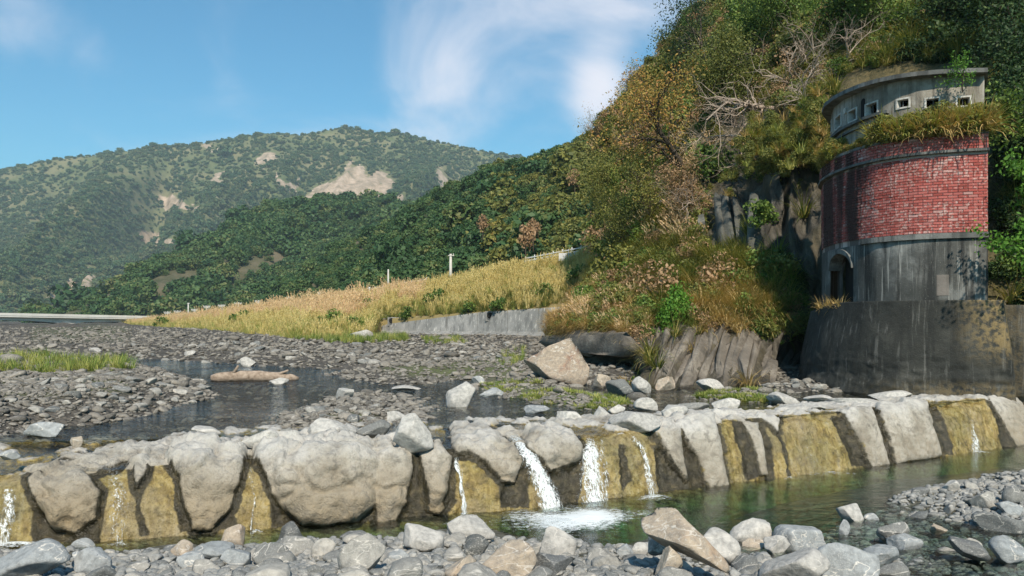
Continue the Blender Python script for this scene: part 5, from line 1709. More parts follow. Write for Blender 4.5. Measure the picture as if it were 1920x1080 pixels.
# brick storey
prism(0, 1, 5.065, 7.24, -0.02, name='mortar_core', mat=M['mortar'], parent=tower)
prism(0, 1, 7.241, 7.66, 0.03, name='mortar_collar', mat=M['mortar'], parent=tower)
prism(0, 1, 7.225, 7.29, 0.115, name='collar_ledge', mat=M['trim'], parent=tower)
prism(0, 1, 7.665, 7.74, 0.06, name='parapet_coping', mat=M['trim'], parent=tower)
bm_ = MB(); bm_.box(-0.5, 0.5, -0.5, 0.5, -0.5, 0.5)
_b = bm_.build('brick', M['brick']); brick_mesh = _b.data; bpy.data.objects.remove(_b)
g = np.random.default_rng(9)
br_list = []
ch, bl = 0.0725, 0.225
def lay(z0, z1, off):
    nrow = int((z1 - z0) / ch)
    for r0 in range(nrow):
        s = -(0.5 * bl if r0 % 2 else 0.0) 
        while s < LEN - 0.02:
            L_ = bl if (r0 % 5) else bl * 0.5
            s0, s1 = max(s, 0.0), min(s + L_, LEN)
            if s1 - s0 > 0.04:
                br_list.append(((s0 + s1) / 2, s1 - s0 - 0.015, z0 + (r0 + 0.5) * ch, off + g.normal(0, 0.004)))
            s += L_
lay(5.21, 7.22, 0.0)
lay(7.295, 7.66, 0.05)
cube = np.array([(x, y, z) for z in (-.5, .5) for y in (-.5, .5) for x in (-.5, .5)])
cf = np.array([(0, 2, 3, 1), (4, 5, 7, 6), (0, 1, 5, 4), (1, 3, 7, 5), (3, 2, 6, 7), (2, 0, 4, 6)])
size = [b_[1] / (fp(b_[0] / LEN)[1]) * (1.4 - b_[0] / LEN) for b_ in br_list]
order = np.argsort(-np.array(size))
wall_part = link('brick_wall', None, tower)
VV, FF = [], []
for rank, j in enumerate(order):
    s, L_, z_, o_ = br_list[j]
    a = s / LEN
    c0 = fp(a, o_ - 0.03)
    i_ = int(np.clip(a * 399, 0, 399))
    ang = math.atan2(TAN[i_, 1], TAN[i_, 0])
    hgt_ = ch - 0.015
    if rank < 300:
        o = link('brick', brick_mesh, wall_part)
        o.location = (c0[0], c0[1], z_); o.rotation_euler = (0, 0, ang); o.scale = (L_, 0.09, hgt_)
    else:
        R_ = np.array([[math.cos(ang), -math.sin(ang), 0], [math.sin(ang), math.cos(ang), 0], [0, 0, 1]])
        FF.append(cf + 8 * len(VV))
        VV.append((cube * [L_, 0.09, hgt_]) @ R_.T + [c0[0], c0[1], z_])
obj('brickwork', np.concatenate(VV), np.concatenate(FF), M['brick'], wall_part, smooth=False, kind='stuff')
# upper house: plaster wall with small openings, sill, flat roof
HO = -0.28
holes = []
for (u0, u1, v0, v1) in ((1552, 1560, 229, 248), (1567, 1577, 219, 239), (1592, 1606, 207, 226), (1624, 1645, 195, 215), (1683, 1704, 187, 201), (1737, 1760, 185, 200), (1795, 1818, 183, 198)):
    a1_, a0_ = a_of_u(u0, HO), a_of_u(u1, HO)
    dd = fp((a0_ + a1_) / 2, HO)[1]
    holes.append((a0_, a1_, H + (VH - v1) / F * dd, H + (VH - v0) / F * dd))
zb_, zt_ = 7.55, 9.55
def ztop(z, a):
    return 9.20 + 0.36 * a if z == zt_ else z
ab = sorted(set([0.0, 1.0] + [x for h_ in holes for x in h_[:2]] + list(np.linspace(0, 1, 50))))
zbk = sorted(set([zb_, zt_] + [x for h_ in holes for x in h_[2:]]))
V, Fq = [], []
def addq(p4):
    Fq.append([len(V) + k for k in range(4)]); V.extend(p4)
for i in range(len(ab) - 1):
    for j in range(len(zbk) - 1):
        am, zm = (ab[i] + ab[i + 1]) / 2, (zbk[j] + zbk[j + 1]) / 2
        if any(h_[0] < am < h_[1] and h_[2] < zm < h_[3] for h_ in holes):
            continue
        p, p2 = fp(ab[i], HO), fp(ab[i + 1], HO)
        addq([(*p, zbk[j]), (*p2, zbk[j]), (*p2, ztop(zbk[j + 1], ab[i + 1])), (*p, ztop(zbk[j + 1], ab[i]))])
pE = fp(0, HO); pB = pE + np.array([0.500, 0.866]) * 2.5
addq([(*pE, zb_), (*pB, zb_), (*pB, 9.2), (*pE, 9.2)])
pE = fp(1, HO); pB = pE + np.array([0.500, 0.866]) * 2.5
addq([(*pE, zb_), (*pB, zb_), (*pB, zt_), (*pE, zt_)])
obj('house_wall', V, np.array(Fq), M['plaster'], tower, smooth=False)
prism(0.01, 0.99, zb_, 9.15, HO - 0.75, depth=1.2, name='dark_interior', mat=M['void'], parent=tower)
for (a0_, a1_, z0_, z1_) in holes:
    win = link('window', None, tower)
    wd = (a1_ - a0_) * LEN
    tf = 0.045
    da = tf / LEN
    for (x0, x1, y0, y1, nm) in ((a0_ - da, a1_ + da, z1_, z1_ + tf, 'lintel'), (a0_ - da, a1_ + da, z0_ - tf, z0_, 'sill'), (a0_ - da, a0_, z0_, z1_, 'jamb'), (a1_, a1_ + da, z0_, z1_, 'jamb')):
        prism(x0, x1, y0 + 0.001, y1 - 0.001, HO + 0.025, HO - 0.16, n=4, name=nm, mat=M['frame'], parent=win)
    prism((a0_ + a1_) / 2 - 0.008 / LEN, (a0_ + a1_) / 2 + 0.008 / LEN, z0_, z1_, HO - 0.06, HO - 0.09, n=2, name='bar', mat=M['trim'], parent=win)
# blind arched niche, its shade put into a near-black face, and round boss between the openings
an0, an1 = a_of_u(1622.5, HO), a_of_u(1614.5, HO)
A = np.linspace(an0, an1, 9)
dd = fp(A[4], HO)[1]
zlo, zhi = H + (VH - 221) / F * dd, H + (VH - 190) / F * dd
prism(an0, an1, zlo, zhi + 0.08 * np.sqrt(np.clip(1 - np.linspace(-1, 1, 9) ** 2, 0, 1)), HO + 0.006, HO - 0.05, n=9, name='niche', mat=M['void'], parent=tower)
p = fp(a_of_u(1586, HO), HO + 0.0); zc = H + (VH - 208) / F * p[1]
nn = NRM[int(a_of_u(1586, HO) * 399)]
mb = MB(); mb.tube([(*p, zc), (*(p + nn * 0.05), zc)], 0.085, 14); mb.build('round_boss', M['frame'], tower)
prism(a_of_u(1660, -.1), 1.0, 8.52, 8.60, HO + 0.12, HO - 0.1, n=30, name='sill_band', mat=M['trim'], parent=tower)
prism(a_of_u(1660, -.1), 1.0, 8.36, 8.42, HO + 0.07, HO - 0.1, n=30, name='lower_band', mat=M['trim'], parent=tower)
prism(-0.0, 1, np.linspace(9.201, 9.561, 40), np.linspace(9.31, 9.67, 40), 0.0, depth=3.2, name='roof', mat=M['trim'], parent=tower)
# dark retaining wall that carries on to the right of the abutment
g_ = np.linspace(0, 1, 40); gz = np.linspace(0.2, 3.4, 30)
gx, gy = np.meshgrid(g_, gz)
Pq = np.stack([12.95 + gx * 5.0, 21.3 - gx * 1.2 + 0 * gy, gy], -1)
Pq[..., 1] += 0.10 * fbm(Pq * 1.2, 4, 19)
bk = Pq[-1:].copy(); bk[..., 1] += 2
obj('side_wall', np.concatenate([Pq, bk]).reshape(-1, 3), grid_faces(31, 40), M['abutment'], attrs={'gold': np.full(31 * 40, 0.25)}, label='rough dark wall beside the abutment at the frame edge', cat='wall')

# ================================================================ near vegetation
def grow(seed, height, radius, levels=4, lean=(0, 0, 0), wander=0.22, upb=0.10, kids=(5, 5, 4, 3), ratio=0.62, start=0.3, ang=0.85):
    """branching skeleton: list of (points, radii, level)"""
    g = np.random.default_rng(seed)
    out = []
    stack = [(np.zeros(3), unit(np.array([0, 0, 1.0]) + np.array(lean)), height * 0.62, radius, 0)]
    while stack:
        p, d, L_, r0, lv = stack.pop()
        n = 7 if lv == 0 else (6 if lv == 1 else 5)
        pts, rad, dirs = [p], [r0], [d]
        for i in range(n - 1):
            d = unit(d + g.normal(0, wander, 3) + np.array([0, 0, upb]) + (np.array(lean) * 0.06 if lv else 0))
            p = p + d * L_ / (n - 1)
            pts.append(p); dirs.append(d)
            rad.append(r0 * (1 - 0.72 * (i + 1) / (n - 1)))
        out.append((np.array(pts), np.array(rad), lv))
        if lv < levels - 1:
            k = kids[lv]
            for t in np.linspace(start if lv == 0 else 0.25, 1.0, k) + g.uniform(-0.05, 0.05, k):
                i = int(np.clip(t, 0, 1) * (n - 1))
                a = unit(np.cross(dirs[i], g.normal(size=3)))
                nd = unit(dirs[i] * math.cos(ang) + a * math.sin(ang) * g.uniform(0.7, 1.2))
                stack.append((pts[i], nd, L_ * ratio * g.uniform(0.7, 1.15), max(rad[i] * 0.68, 0.004), lv + 1))
    return out

def tree_meshes(seed, height, radius, bark, leaf, nleaf=9, lsize=0.11, leafspread=0.22, long=1.9, thin=0, **k):
    sk = grow(seed, height, radius, **k)
    g = np.random.default_rng(seed + 1)
    V, Fq = [], []
    o = 0
    for pts, rad, lv in sk:
        n = 6 if lv == 0 else (5 if lv == 1 else 3)
        t = unit(np.gradient(pts, axis=0))
        a = unit(np.cross(t, np.array([0.3, 0.2, 0.93]) + 1e-3))
        b_ = np.cross(t, a)
        an = np.linspace(0, 2 * np.pi, n, endpoint=False)
        R_ = pts[:, None] + (a[:, None] * np.cos(an)[None, :, None] + b_[:, None] * np.sin(an)[None, :, None]) * rad[:, None, None]
        i = np.arange(len(pts) * n).reshape(len(pts), n) + o
        Fq.append(np.stack([i[:-1], np.roll(i, -1, 1)[:-1], np.roll(i, -1, 1)[1:], i[1:]], -1).reshape(-1, 4))
        V.append(R_.reshape(-1, 3)); o += R_.shape[0] * n
    tr = mesh('trunk', np.concatenate(V), np.concatenate(Fq), bark)
    if not nleaf:
        return tr, None
    mx = max(l for _, _, l in sk)
    anch = np.concatenate([p_[1:] for p_, _, l in sk if l >= mx - (1 if thin == 0 else 0)])
    if thin:
        anch = anch[g.random(len(anch)) < thin]
    nleaf, lsize = int(nleaf * 2.1 + 0.5), lsize * 0.68
    C = np.repeat(anch, nleaf, 0) + g.normal(0, leafspread, (len(anch) * nleaf, 3))
    d = unit(g.normal(size=C.shape) + np.array([0, 0, -0.3]))
    a = unit(np.cross(d, g.normal(size=C.shape)))
    s = lsize * g.uniform(0.6, 1.3, len(C))
    Vl, Fl = quads(C, d * s[:, None], a * (s / long)[:, None])
    return tr, mesh('crown', Vl, Fl, leaf, False)

def plant(name, base, tr, cr, label, cat='tree', group=None, rz=0.0, sc=1.0):
    e = link(name, None, label=label, cat=cat, group=group)
    e.location = base; e.rotation_euler = (0, 0, rz); e.scale = (sc, sc, sc)
    link('trunk', tr, e)
    if cr:
        link('crown', cr, e)
    return e
def cl(u_, v_, up_=0.0, out=0.0):
    p, n = on_cliff(u_, v_)
    return p + np.array([0, 0, up_]) + n * out

TREES = [  # u, v of the base, height, radius, lean, bark, leaf, options, label
    (1300, 335, 8.6, 0.20, (-0.75, -0.2, 0.1), 'bark', 'leaf_autumn', dict(nleaf=3, lsize=0.12, leafspread=0.26, kids=(7, 5, 4, 3)), 'spreading autumn tree with dark limbs and orange leaves leaning off the slope'),
    (1335, 140, 7.6, 0.15, (-0.35, -0.1, 0.2), 'bark', 'leaf_dark', dict(nleaf=4, lsize=0.13, leafspread=0.3, kids=(6, 5, 4, 3)), 'thin dark tree standing against the sky, highest on the skyline'),
    (1222, 232, 5.6, 0.11, (-0.5, 0, 0.2), 'bark', 'leaf_autumn', dict(nleaf=2, lsize=0.11, leafspread=0.3), 'small half-bare tree on the skyline above the autumn tree'),
    (1150, 262, 4.2, 0.08, (-0.9, 0, 0.1), 'bark', 'leaf_autumn', dict(nleaf=1, lsize=0.09, leafspread=0.3, thin=0.5), 'bare twiggy bush poking into the sky at the slope edge'),
    (1275, 180, 5.6, 0.12, (-0.4, 0, 0.2), 'bark', 'leaf_olive', dict(nleaf=6, lsize=0.13, leafspread=0.3), 'olive tree on the skyline between the two thin trees'),
    (1380, 235, 6.0, 0.14, (-0.35, -0.2, 0.2), 'bark', 'leaf_olive', dict(nleaf=8, lsize=0.11, leafspread=0.34, kids=(7, 5, 4, 3)), 'dense olive tree on the slope below the skyline tree'),
    (1400, 130, 5.5, 0.13, (-0.3, -0.2, 0.2), 'bark', 'leaf_green', dict(nleaf=8, lsize=0.13, leafspread=0.34), 'green tree at the top of the slope left of the bright canopy'),
    (1480, 85, 5.2, 0.14, (-0.2, -0.5, 0.1), 'bark', 'leaf_green', dict(nleaf=9, lsize=0.12, leafspread=0.36), 'bright green canopy tree above the bare branches, the left of three'),
    (1565, 80, 5.0, 0.14, (0.1, -0.6, 0.0), 'bark', 'leaf_green', dict(nleaf=9, lsize=0.12, leafspread=0.36), 'bright green canopy tree above the bare branches, the middle of three'),
    (1640, 75, 4.4, 0.13, (0.2, -0.6, 0.0), 'bark', 'leaf_green', dict(nleaf=9, lsize=0.11, leafspread=0.34), 'bright green canopy tree above the bare branches, the right of three'),
    (1740, 75, 4.6, 0.12, (0.0, -0.5, 0.1), 'bark', 'leaf_dark', dict(nleaf=7, lsize=0.11, leafspread=0.34), 'dark tree behind the gatehouse roof, the leftmost'),
    (1820, 70, 4.6, 0.12, (0.0, -0.5, 0.1), 'bark', 'leaf_dark', dict(nleaf=8, lsize=0.11, leafspread=0.34), 'dark tree right behind the gatehouse roof corner'),
    (1900, 110, 4.4, 0.12, (-0.1, -0.5, 0.1), 'bark', 'leaf_dark', dict(nleaf=8, lsize=0.11, leafspread=0.34), 'dark tree filling the upper right corner'),
    (1905, 250, 3.6, 0.10, (-0.2, -0.6, 0.1), 'bark', 'leaf_dark', dict(nleaf=9, lsize=0.10, leafspread=0.3), 'dark leafy tree right of the gatehouse windows'),
    (1910, 340, 3.4, 0.10, (-0.2, -0.6, 0.1), 'bark', 'leaf_dark', dict(nleaf=9, lsize=0.10, leafspread=0.3), 'dark leafy tree right of the brick storey'),
    (1240, 430, 5.0, 0.10, (-0.5, -0.1, 0.3), 'bark', 'leaf_olive', dict(nleaf=5, lsize=0.09, leafspread=0.3), 'grey-olive twiggy tree on the slope below the autumn tree'),
    (1190, 470, 4.6, 0.09, (-0.5, -0.1, 0.3), 'bark', 'leaf_olive', dict(nleaf=5, lsize=0.09, leafspread=0.3), 'olive twiggy tree beside the right end of the grass bank'),
    (1150, 400, 5.0, 0.10, (-0.4, 0, 0.3), 'bark', 'leaf_olive', dict(nleaf=6, lsize=0.11, leafspread=0.32), 'olive tree at the slope edge in front of the wooded ridge'),
    (1300, 420, 3.6, 0.08, (-0.5, -0.2, 0.3), 'bark', 'leaf_dry', dict(nleaf=4, lsize=0.08, leafspread=0.24), 'dry brown shrubby tree left of the rock columns'),
]
for i, (a, b_, h_, r0, lean, bk, lf, kw, nm) in enumerate(TREES):
    tr, cr_ = tree_meshes(300 + i * 7, h_, r0, M[bk], M[lf], lean=lean, **kw)
    plant('slope_tree', cl(a, b_, -0.3), tr, cr_, nm, group='trees on the near slope')
# pale bare trees whose limbs twist down over the rock
for i, (a, b_, h_, r0, lean, nm) in enumerate(((1450, 200, 5.6, 0.13, (-1.3, -0.7, -0.3), 'pale bare tree with twisting limbs hanging left over the rock'), (1470, 170, 5.0, 0.12, (-0.5, -1.0, 0.3), 'pale bare tree with limbs reaching up beside the dark cleft'),
                                               (1530, 170, 4.8, 0.11, (0.6, -1.0, 0.1), 'pale bare tree with limbs spreading above the gatehouse roof'), (1440, 265, 4.4, 0.10, (-1.3, -0.6, -0.6), 'pale bare branches drooping below the twisting limbs'),
                                               (1500, 215, 3.6, 0.09, (0.5, -1.0, -0.5), 'pale bare branches hanging beside the gatehouse end'), (1330, 400, 3.2, 0.05, (-0.8, -0.7, -0.8), 'pale bare vine stems hanging left of the rock columns'),
                                               (1610, 110, 3.6, 0.08, (0.5, -1.0, 0.1), 'thin pale bare branches over the middle of the roof'), (1395, 160, 4.6, 0.09, (-0.9, -0.6, 0.2), 'pale bare branches in front of the olive tree'))):
    tr, _ = tree_meshes(600 + i * 5, h_ * 1.2, r0 * 0.9, M['bark_pale'], None, nleaf=0, lean=np.array(lean) + on_cliff(a, b_)[1] * 0.9, wander=0.42, upb=-0.01, kids=(9, 6, 4, 0), levels=4, ratio=0.6, start=0.15)
    plant('bare_tree', cl(a, b_, 0.0, -0.1), tr, None, nm, group='pale bare trees on the rock')
# leafy sprays reaching in front of the gatehouse from the right edge
for i, (x, y, z, lean, nm) in enumerate(((13.3, 19.6, 4.3, (-0.8, -0.5, 0.3), 'glossy green branch reaching in from the frame edge over the dark storey'), (13.4, 19.7, 5.4, (-0.8, -0.5, 0.3), 'glossy green branch at the frame edge beside the brick corner'),
                                         (13.7, 20.4, 7.6, (-0.6, -0.6, 0.3), 'green spray at the frame edge beside the brick collar'))):
    tr, cr_ = tree_meshes(660 + i, 2.2, 0.04, M['bark'], M['leaf_bright' if i < 2 else 'leaf_green'], nleaf=5, lsize=0.085, leafspread=0.10, lean=lean, levels=3, kids=(7, 4, 0), long=1.7, upb=0.0)
    plant('leafy_branch', (x, y, z), tr, cr_, nm, cat='branch', group='leafy branches at the frame edge')
# sprig in front of the house wall
tr, cr_ = tree_meshes(671, 1.0, 0.02, M['bark'], M['leaf_bright'], nleaf=3, lsize=0.045, leafspread=0.06, lean=(-0.9, -0.5, 0.4), levels=3, kids=(6, 4, 0), upb=0.0)
plant('leafy_branch', (11.35, 20.15, 8.75), tr, cr_, 'fresh green sprig crossing the plaster wall under the roof', cat='branch', group='leafy branches at the frame edge')
# round bright bush at the foot of the slope
e = link('bush', None, label='round bright green bush low on the slope above the leaning rock', cat='bush')
p = cl(1262, 612)
e.location = p + np.array([0, -0.5, -0.1]); e.scale = (0.78, 0.78, 1.02)
link('foliage', crown_proto('foliage', 680, M['leaf_bright'], 34, 130, 0.055, 1.1, 0.35), e)
st = MB()
for k in range(5):
    st.tube([(0, 0, -0.4), (0.2 * math.cos(k * 1.3), 0.2 * math.sin(k * 1.3), 0.3), (0.4 * math.cos(k * 1.3), 0.4 * math.sin(k * 1.3), 0.8)], [0.05, 0.035, 0.012], 5)
st.build('stem', M['bark'], e, True)
# shrubs on the slope
shp = {k: [crown_proto('slope_shrub_%s_%d' % (k, i), 690 + i, M[k], 18, 120, 0.065, 0.9, 0.4) for i in range(3)] for k in ('leaf_olive', 'leaf_green', 'leaf_dark', 'leaf_dry', 'leaf_autumn')}
SHR = [(1135, 330, 1.6, 'leaf_olive', 'olive shrub at the very edge of the slope under the skyline bush'), (1180, 320, 1.3, 'leaf_autumn', 'rusty shrub under the autumn tree'), (1165, 385, 1.6, 'leaf_olive', 'broad olive shrub above the grass bank end'),
       (1215, 375, 1.3, 'leaf_dry', 'dry brown shrub below the autumn tree trunk'), (1130, 440, 1.4, 'leaf_green', 'green shrub overlapping the end of the wooded ridge'), (1175, 505, 1.2, 'leaf_olive', 'olive shrub right of the road sign'),
       (1225, 500, 1.1, 'leaf_green', 'dark green shrub in the middle of the grassy slope'), (1150, 545, 0.8, 'leaf_olive', 'olive shrub over the right end of the wall'), (1275, 350, 1.1, 'leaf_dry', 'dry shrub at the autumn tree root'),
       (1440, 335, 0.6, 'leaf_green', 'green shrub hanging over the pale rock columns'), (1475, 330, 0.75, 'leaf_olive', 'yellowish shrub left of the brick collar'),
       (1500, 300, 0.7, 'leaf_olive', 'yellowish shrub just left of the gatehouse end'), (1450, 300, 0.8, 'leaf_olive', 'yellow-green shrub below the dark cleft'), (1300, 520, 0.7, 'leaf_green', 'green shrub behind the bright bush'),
       (1480, 530, 0.6, 'leaf_dark', 'dark shrub in the shade left of the arch'), (1400, 510, 0.6, 'leaf_green', 'green shrub under the rock columns'),
       (1880, 520, 0.7, 'leaf_dark', 'dark shrub above the side wall'), (1900, 420, 0.9, 'leaf_dark', 'dark shrub right of the string course'), (1885, 190, 0.9, 'leaf_dark', 'dark shrub right of the roof'),
       (1700, 110, 1.0, 'leaf_dark', 'dark shrub behind the middle of the roof'), (1580, 140, 0.8, 'leaf_green', 'green shrub behind the left part of the roof')]
for i, (a, b_, s, lf, nm) in enumerate(SHR):
    e = link('shrub', None, label=nm, cat='shrub', group='shrubs on the near slope')
    e.location = cl(a, b_, -0.25 * s); e.scale = (s, s, s * 0.9); e.rotation_euler = (0, 0, a)
    link('foliage', shp[lf][i % 3], e)
    st = MB(); st.tube([(0, 0, -0.3), (0.05, 0, 0.3), (0.1, 0.05, 0.8)], [0.05, 0.04, 0.012], 5); st.tube([(0, 0, 0.0), (-0.2, 0.1, 0.6)], [0.03, 0.01], 5)
    st.build('stem', M['bark'], e, True)

# undergrowth and hanging grass: nobody could count it
Pz = cliffP
area_ok = (cliffU > np.where(cliffV < 560, 1120, np.where(cliffV < 610, 1085, 1035))) & (cliffU < 1960) & (cliffV > -60) & (cliffV < 735)
tower_mask = sstep(-5, 5, poly_sd(np.stack([cliffU.ravel(), cliffV.ravel()], -1), [(1560, 130), (1860, 120), (1905, 745), (1540, 745)])).reshape(cliffU.shape)
def cm(poly, soft=15):
    return sstep(-soft, soft, poly_sd(np.stack([cliffU.ravel(), cliffV.ravel()], -1), poly)).reshape(cliffU.shape)
bare = np.clip(cm([(1185, 735), (1190, 640), (1260, 630), (1330, 640), (1400, 640), (1540, 655), (1540, 740)]) + cm([(1060, 690), (1090, 655), (1190, 655), (1200, 725), (1100, 720)], 8)
               + 0.96 * cm([(1305, 485), (1315, 365), (1340, 290), (1390, 195), (1500, 225), (1550, 300), (1560, 540), (1480, 520), (1400, 495)]) + 0.8 * cm([(1315, 470), (1325, 375), (1415, 350), (1425, 470)])
               + cm([(1440, 300), (1560, 290), (1560, 580), (1490, 560), (1455, 420)], 10) + 0.5 * cm([(1350, 290), (1345, 180), (1440, 100), (1620, 90), (1600, 160), (1500, 250)]) + 0.75 * cm([(1195, 640), (1215, 600), (1300, 590), (1420, 600), (1430, 650)], 8) + 0.7 * cm([(1440, 640), (1460, 560), (1560, 560), (1560, 660)]), 0, 1)
und_dens = np.clip(0.7 + 0.8 * fbm(Pz * 0.3, 3, 91), 0.08, 1) * area_ok * (1 - bare) * (1 - 0.95 * tower_mask) / (Pz[..., 1] / 30) ** 1.6
und_dens = und_dens * np.where(cliffV > 640, 0.25, 1)
up_ = [crown_proto('undergrowth_olive_%d' % i, 720 + i, M['leaf_olive'], 11, 105, 0.075, 0.9, 0.4) for i in range(2)] + \
      [crown_proto('undergrowth_green_%d' % i, 730 + i, M['leaf_green'], 11, 105, 0.075, 0.9, 0.4) for i in range(2)] + \
      [crown_proto('undergrowth_dark_%d' % i, 740 + i, M['leaf_dark'], 11, 105, 0.075, 0.9, 0.4) for i in range(2)] + \
      [crown_proto('undergrowth_dry_%d' % i, 750 + i, M['leaf_dry'], 9, 90, 0.06, 0.9, 0.4) for i in range(2)]
Q, r_, c_ = scatter_on(Pz, und_dens, 5200, rng)
qu, qv = cliffU[r_, c_], cliffV[r_, c_]
zone = rng.random(len(Q)) + 0.3 * fbm(Q * 0.25, 2, 12)
dark_z = (qu > 1660) | ((qu > 1440) & (qv > 300) & (qv < 560))
pick = np.where(zone < 0.45, rng.integers(0, 2, len(Q)), np.where(zone < 0.8, rng.integers(2, 4, len(Q)), rng.integers(6, 8, len(Q))))
pick = np.where(dark_z & (rng.random(len(Q)) < 0.75), rng.integers(4, 6, len(Q)), pick)
pick = np.where((qu < 1330) & (qv > 250) & (zone > 0.72), rng.integers(6, 8, len(Q)), pick)
s_ = np.exp(rng.normal(0, 0.35, len(Q))) * 0.42 * np.clip(Q[:, 1] / 32, 0.85, 1.7)
scatter('undergrowth', up_, Q - cliffN[r_, c_] * 0.1, rots(rng, len(Q), 0.3), s_, pick, label='scrub and creepers covering the near slope', cat='undergrowth')

dg = [tuft('hang_gold_%d' % i, 760 + i, M['grass_straw'], 60, 1.35, 0.02, 0.45, 1.8, 0.18, (0.9, 0, 0)) for i in range(3)] + \
     [tuft('hang_mixed_%d' % i, 770 + i, M['grass_mixed'], 55, 1.45, 0.022, 0.45, 1.8, 0.18, (0.9, 0, 0)) for i in range(3)] + \
     [tuft('hang_green_%d' % i, 780 + i, M['grass_green'], 55, 1.4, 0.024, 0.5, 1.8, 0.18, (0.9, 0, 0)) for i in range(3)] + \
     [tuft('hang_plume_%d' % i, 790 + i, M['grass_pink'], 40, 1.0, 0.016, 0.4, 1.4, 0.18, (0.8, 0, 0), plume=14) for i in range(2)]
gz = np.maximum.reduce([cm([(1010, 640), (1000, 580), (1080, 540), (1200, 560), (1215, 640), (1150, 655)], 10) * 2.2, cm([(1080, 560), (1100, 490), (1260, 460), (1560, 500), (1560, 640), (1330, 660), (1200, 600)]) * 1.2,
                        cm([(1240, 470), (1200, 400), (1300, 350), (1330, 480)]) * 0.7, cm([(1420, 350), (1420, 260), (1560, 230), (1570, 330)]) * 0.9, 0.22 * np.ones(cliffU.shape)])
gr_dens = gz * ((cliffU > 1015) & (cliffU < 1960) & (cliffV > -60) & (cliffV < 735) & (cliffU > np.where(cliffV < 600, 1075, 1015))) * (1 - 0.93 * tower_mask) * (1 - 0.95 * np.clip(bare * 1.3 - 0.1, 0, 1)) / (Pz[..., 1] / 30) ** 1.4
Q, r_, c_ = scatter_on(Pz, gr_dens * np.clip(0.5 + 1.6 * fbm(Pz * 0.9, 3, 29), 0.05, 1.2), 2700, rng)
qu, qv = cliffU[r_, c_], cliffV[r_, c_]
t_ = rng.random(len(Q))
pick = rng.integers(3, 6, len(Q))
pick = np.where((qu < 1215) & (qv > 540), np.where(t_ < 0.9, rng.integers(0, 3, len(Q)), rng.integers(9, 11, len(Q))), pick)
pick = np.where((qu > 1290) & (qu < 1440) & (qv > 540) & (t_ < 0.7), rng.integers(0, 3, len(Q)), pick)
pick = np.where((qu > 1440) & (qv > 440) & (t_ < 0.8), rng.integers(6, 9, len(Q)), pick)
pick = np.where((qu < 1330) & (qv < 470) & (t_ < 0.3), rng.integers(9, 11, len(Q)), pick)
az = np.arctan2(cliffN[r_, c_][:, 1], cliffN[r_, c_][:, 0]) + rng.normal(0, 0.5, len(Q))
s_ = rng.uniform(0.55, 1.1, len(Q)) * np.clip(Q[:, 1] / 32, 0.8, 1.05) * np.where((qu < 1215) & (qv > 500), 0.7, 1.0)
scatter('slope_grass', dg, Q, np.stack([np.zeros(len(Q)), np.zeros(len(Q)), az], -1), s_, pick, label='long arching grass hanging over the rocks of the near slope', cat='grass')

# reeds and grass growing on the brick storey's ledge
n = 620
a_ = rng.random(n) ** 0.9
o_ = rng.uniform(-0.25, 0.06, n)
pt = np.array([fp(a, o) for a, o in zip(a_, o_)])
zz = 7.7 + rng.uniform(-0.05, 0.15, n)
Q = np.c_[pt, zz]
lt = [tuft('ledge_reed_%d' % i, 800 + i, M['grass_lime'], 40, 0.62, 0.018, 0.5, 1.5, 0.12, (0.5, 0, 0)) for i in range(2)] + [tuft('ledge_straw_%d' % i, 810 + i, M['grass_straw'], 40, 0.6, 0.016, 0.5, 1.6, 0.12, (0.5, 0, 0)) for i in range(2)] + \
     [crown_proto('ledge_leaf_%d' % i, 820 + i, M['leaf_olive'], 10, 80, 0.085, 1.0, 0.4) for i in range(2)]
pick = rng.choice(6, n, p=[.18, .12, .12, .1, .26, .22])
s_ = np.where(pick < 4, rng.uniform(0.5, 1.0, n), rng.uniform(0.16, 0.34, n)) * np.where(a_ < 0.5, 1.05, 0.75) * np.clip(1.0 + 1.3 * fbm(np.c_[pt * 1.7, zz * 0], 2, 19), 0.4, 1.5)
az = np.arctan2(-0.5, -0.86) + rng.normal(0, 0.7, n)
scatter('ledge_grass', lt, Q, np.stack([np.zeros(n), np.zeros(n), az], -1), s_, pick, label='yellow-green reeds growing along the ledge on top of the brick storey', cat='grass')
# overgrowth hanging on the left shoulder of the gatehouse
n = 260
uq = rng.uniform(1430, 1565, n); vq = 285 + 0.2 * (1560 - uq) + rng.normal(0, 20, n)
Q = np.array([cl(a, b_, 0, 0.5 + rng.random() * 1.3) for a, b_ in zip(uq, vq)])
pick = rng.choice(6, n, p=[.16, .12, .14, .08, .28, .22])
s_ = np.where(pick < 4, rng.uniform(0.7, 1.3, n), rng.uniform(0.2, 0.42, n))
scatter('shoulder_grass', lt, Q, np.stack([np.zeros(n), np.zeros(n), np.full(n, -2.3) + rng.normal(0, 0.7, n)], -1), s_, pick, label='yellow-green reeds spilling over the rock left of the brick storey', cat='grass')
# tufts on the abutment ledge and roof edge
for (nm, pts, sc, pr, lb) in (('ledge_tuft', [(*fp(a_of_u(u_), 0.25), 3.3) for u_ in (1556, 1562, 1570, 1577, 1585, 1592)], 0.8, 2, 'dry brown grass tuft in the mouth of the arch'),):
    Q = np.array(pts)
    scatter(nm, lt, Q, rots(rng, len(Q)), np.full(len(Q), sc), np.full(len(Q), pr), label=lb, cat='grass')
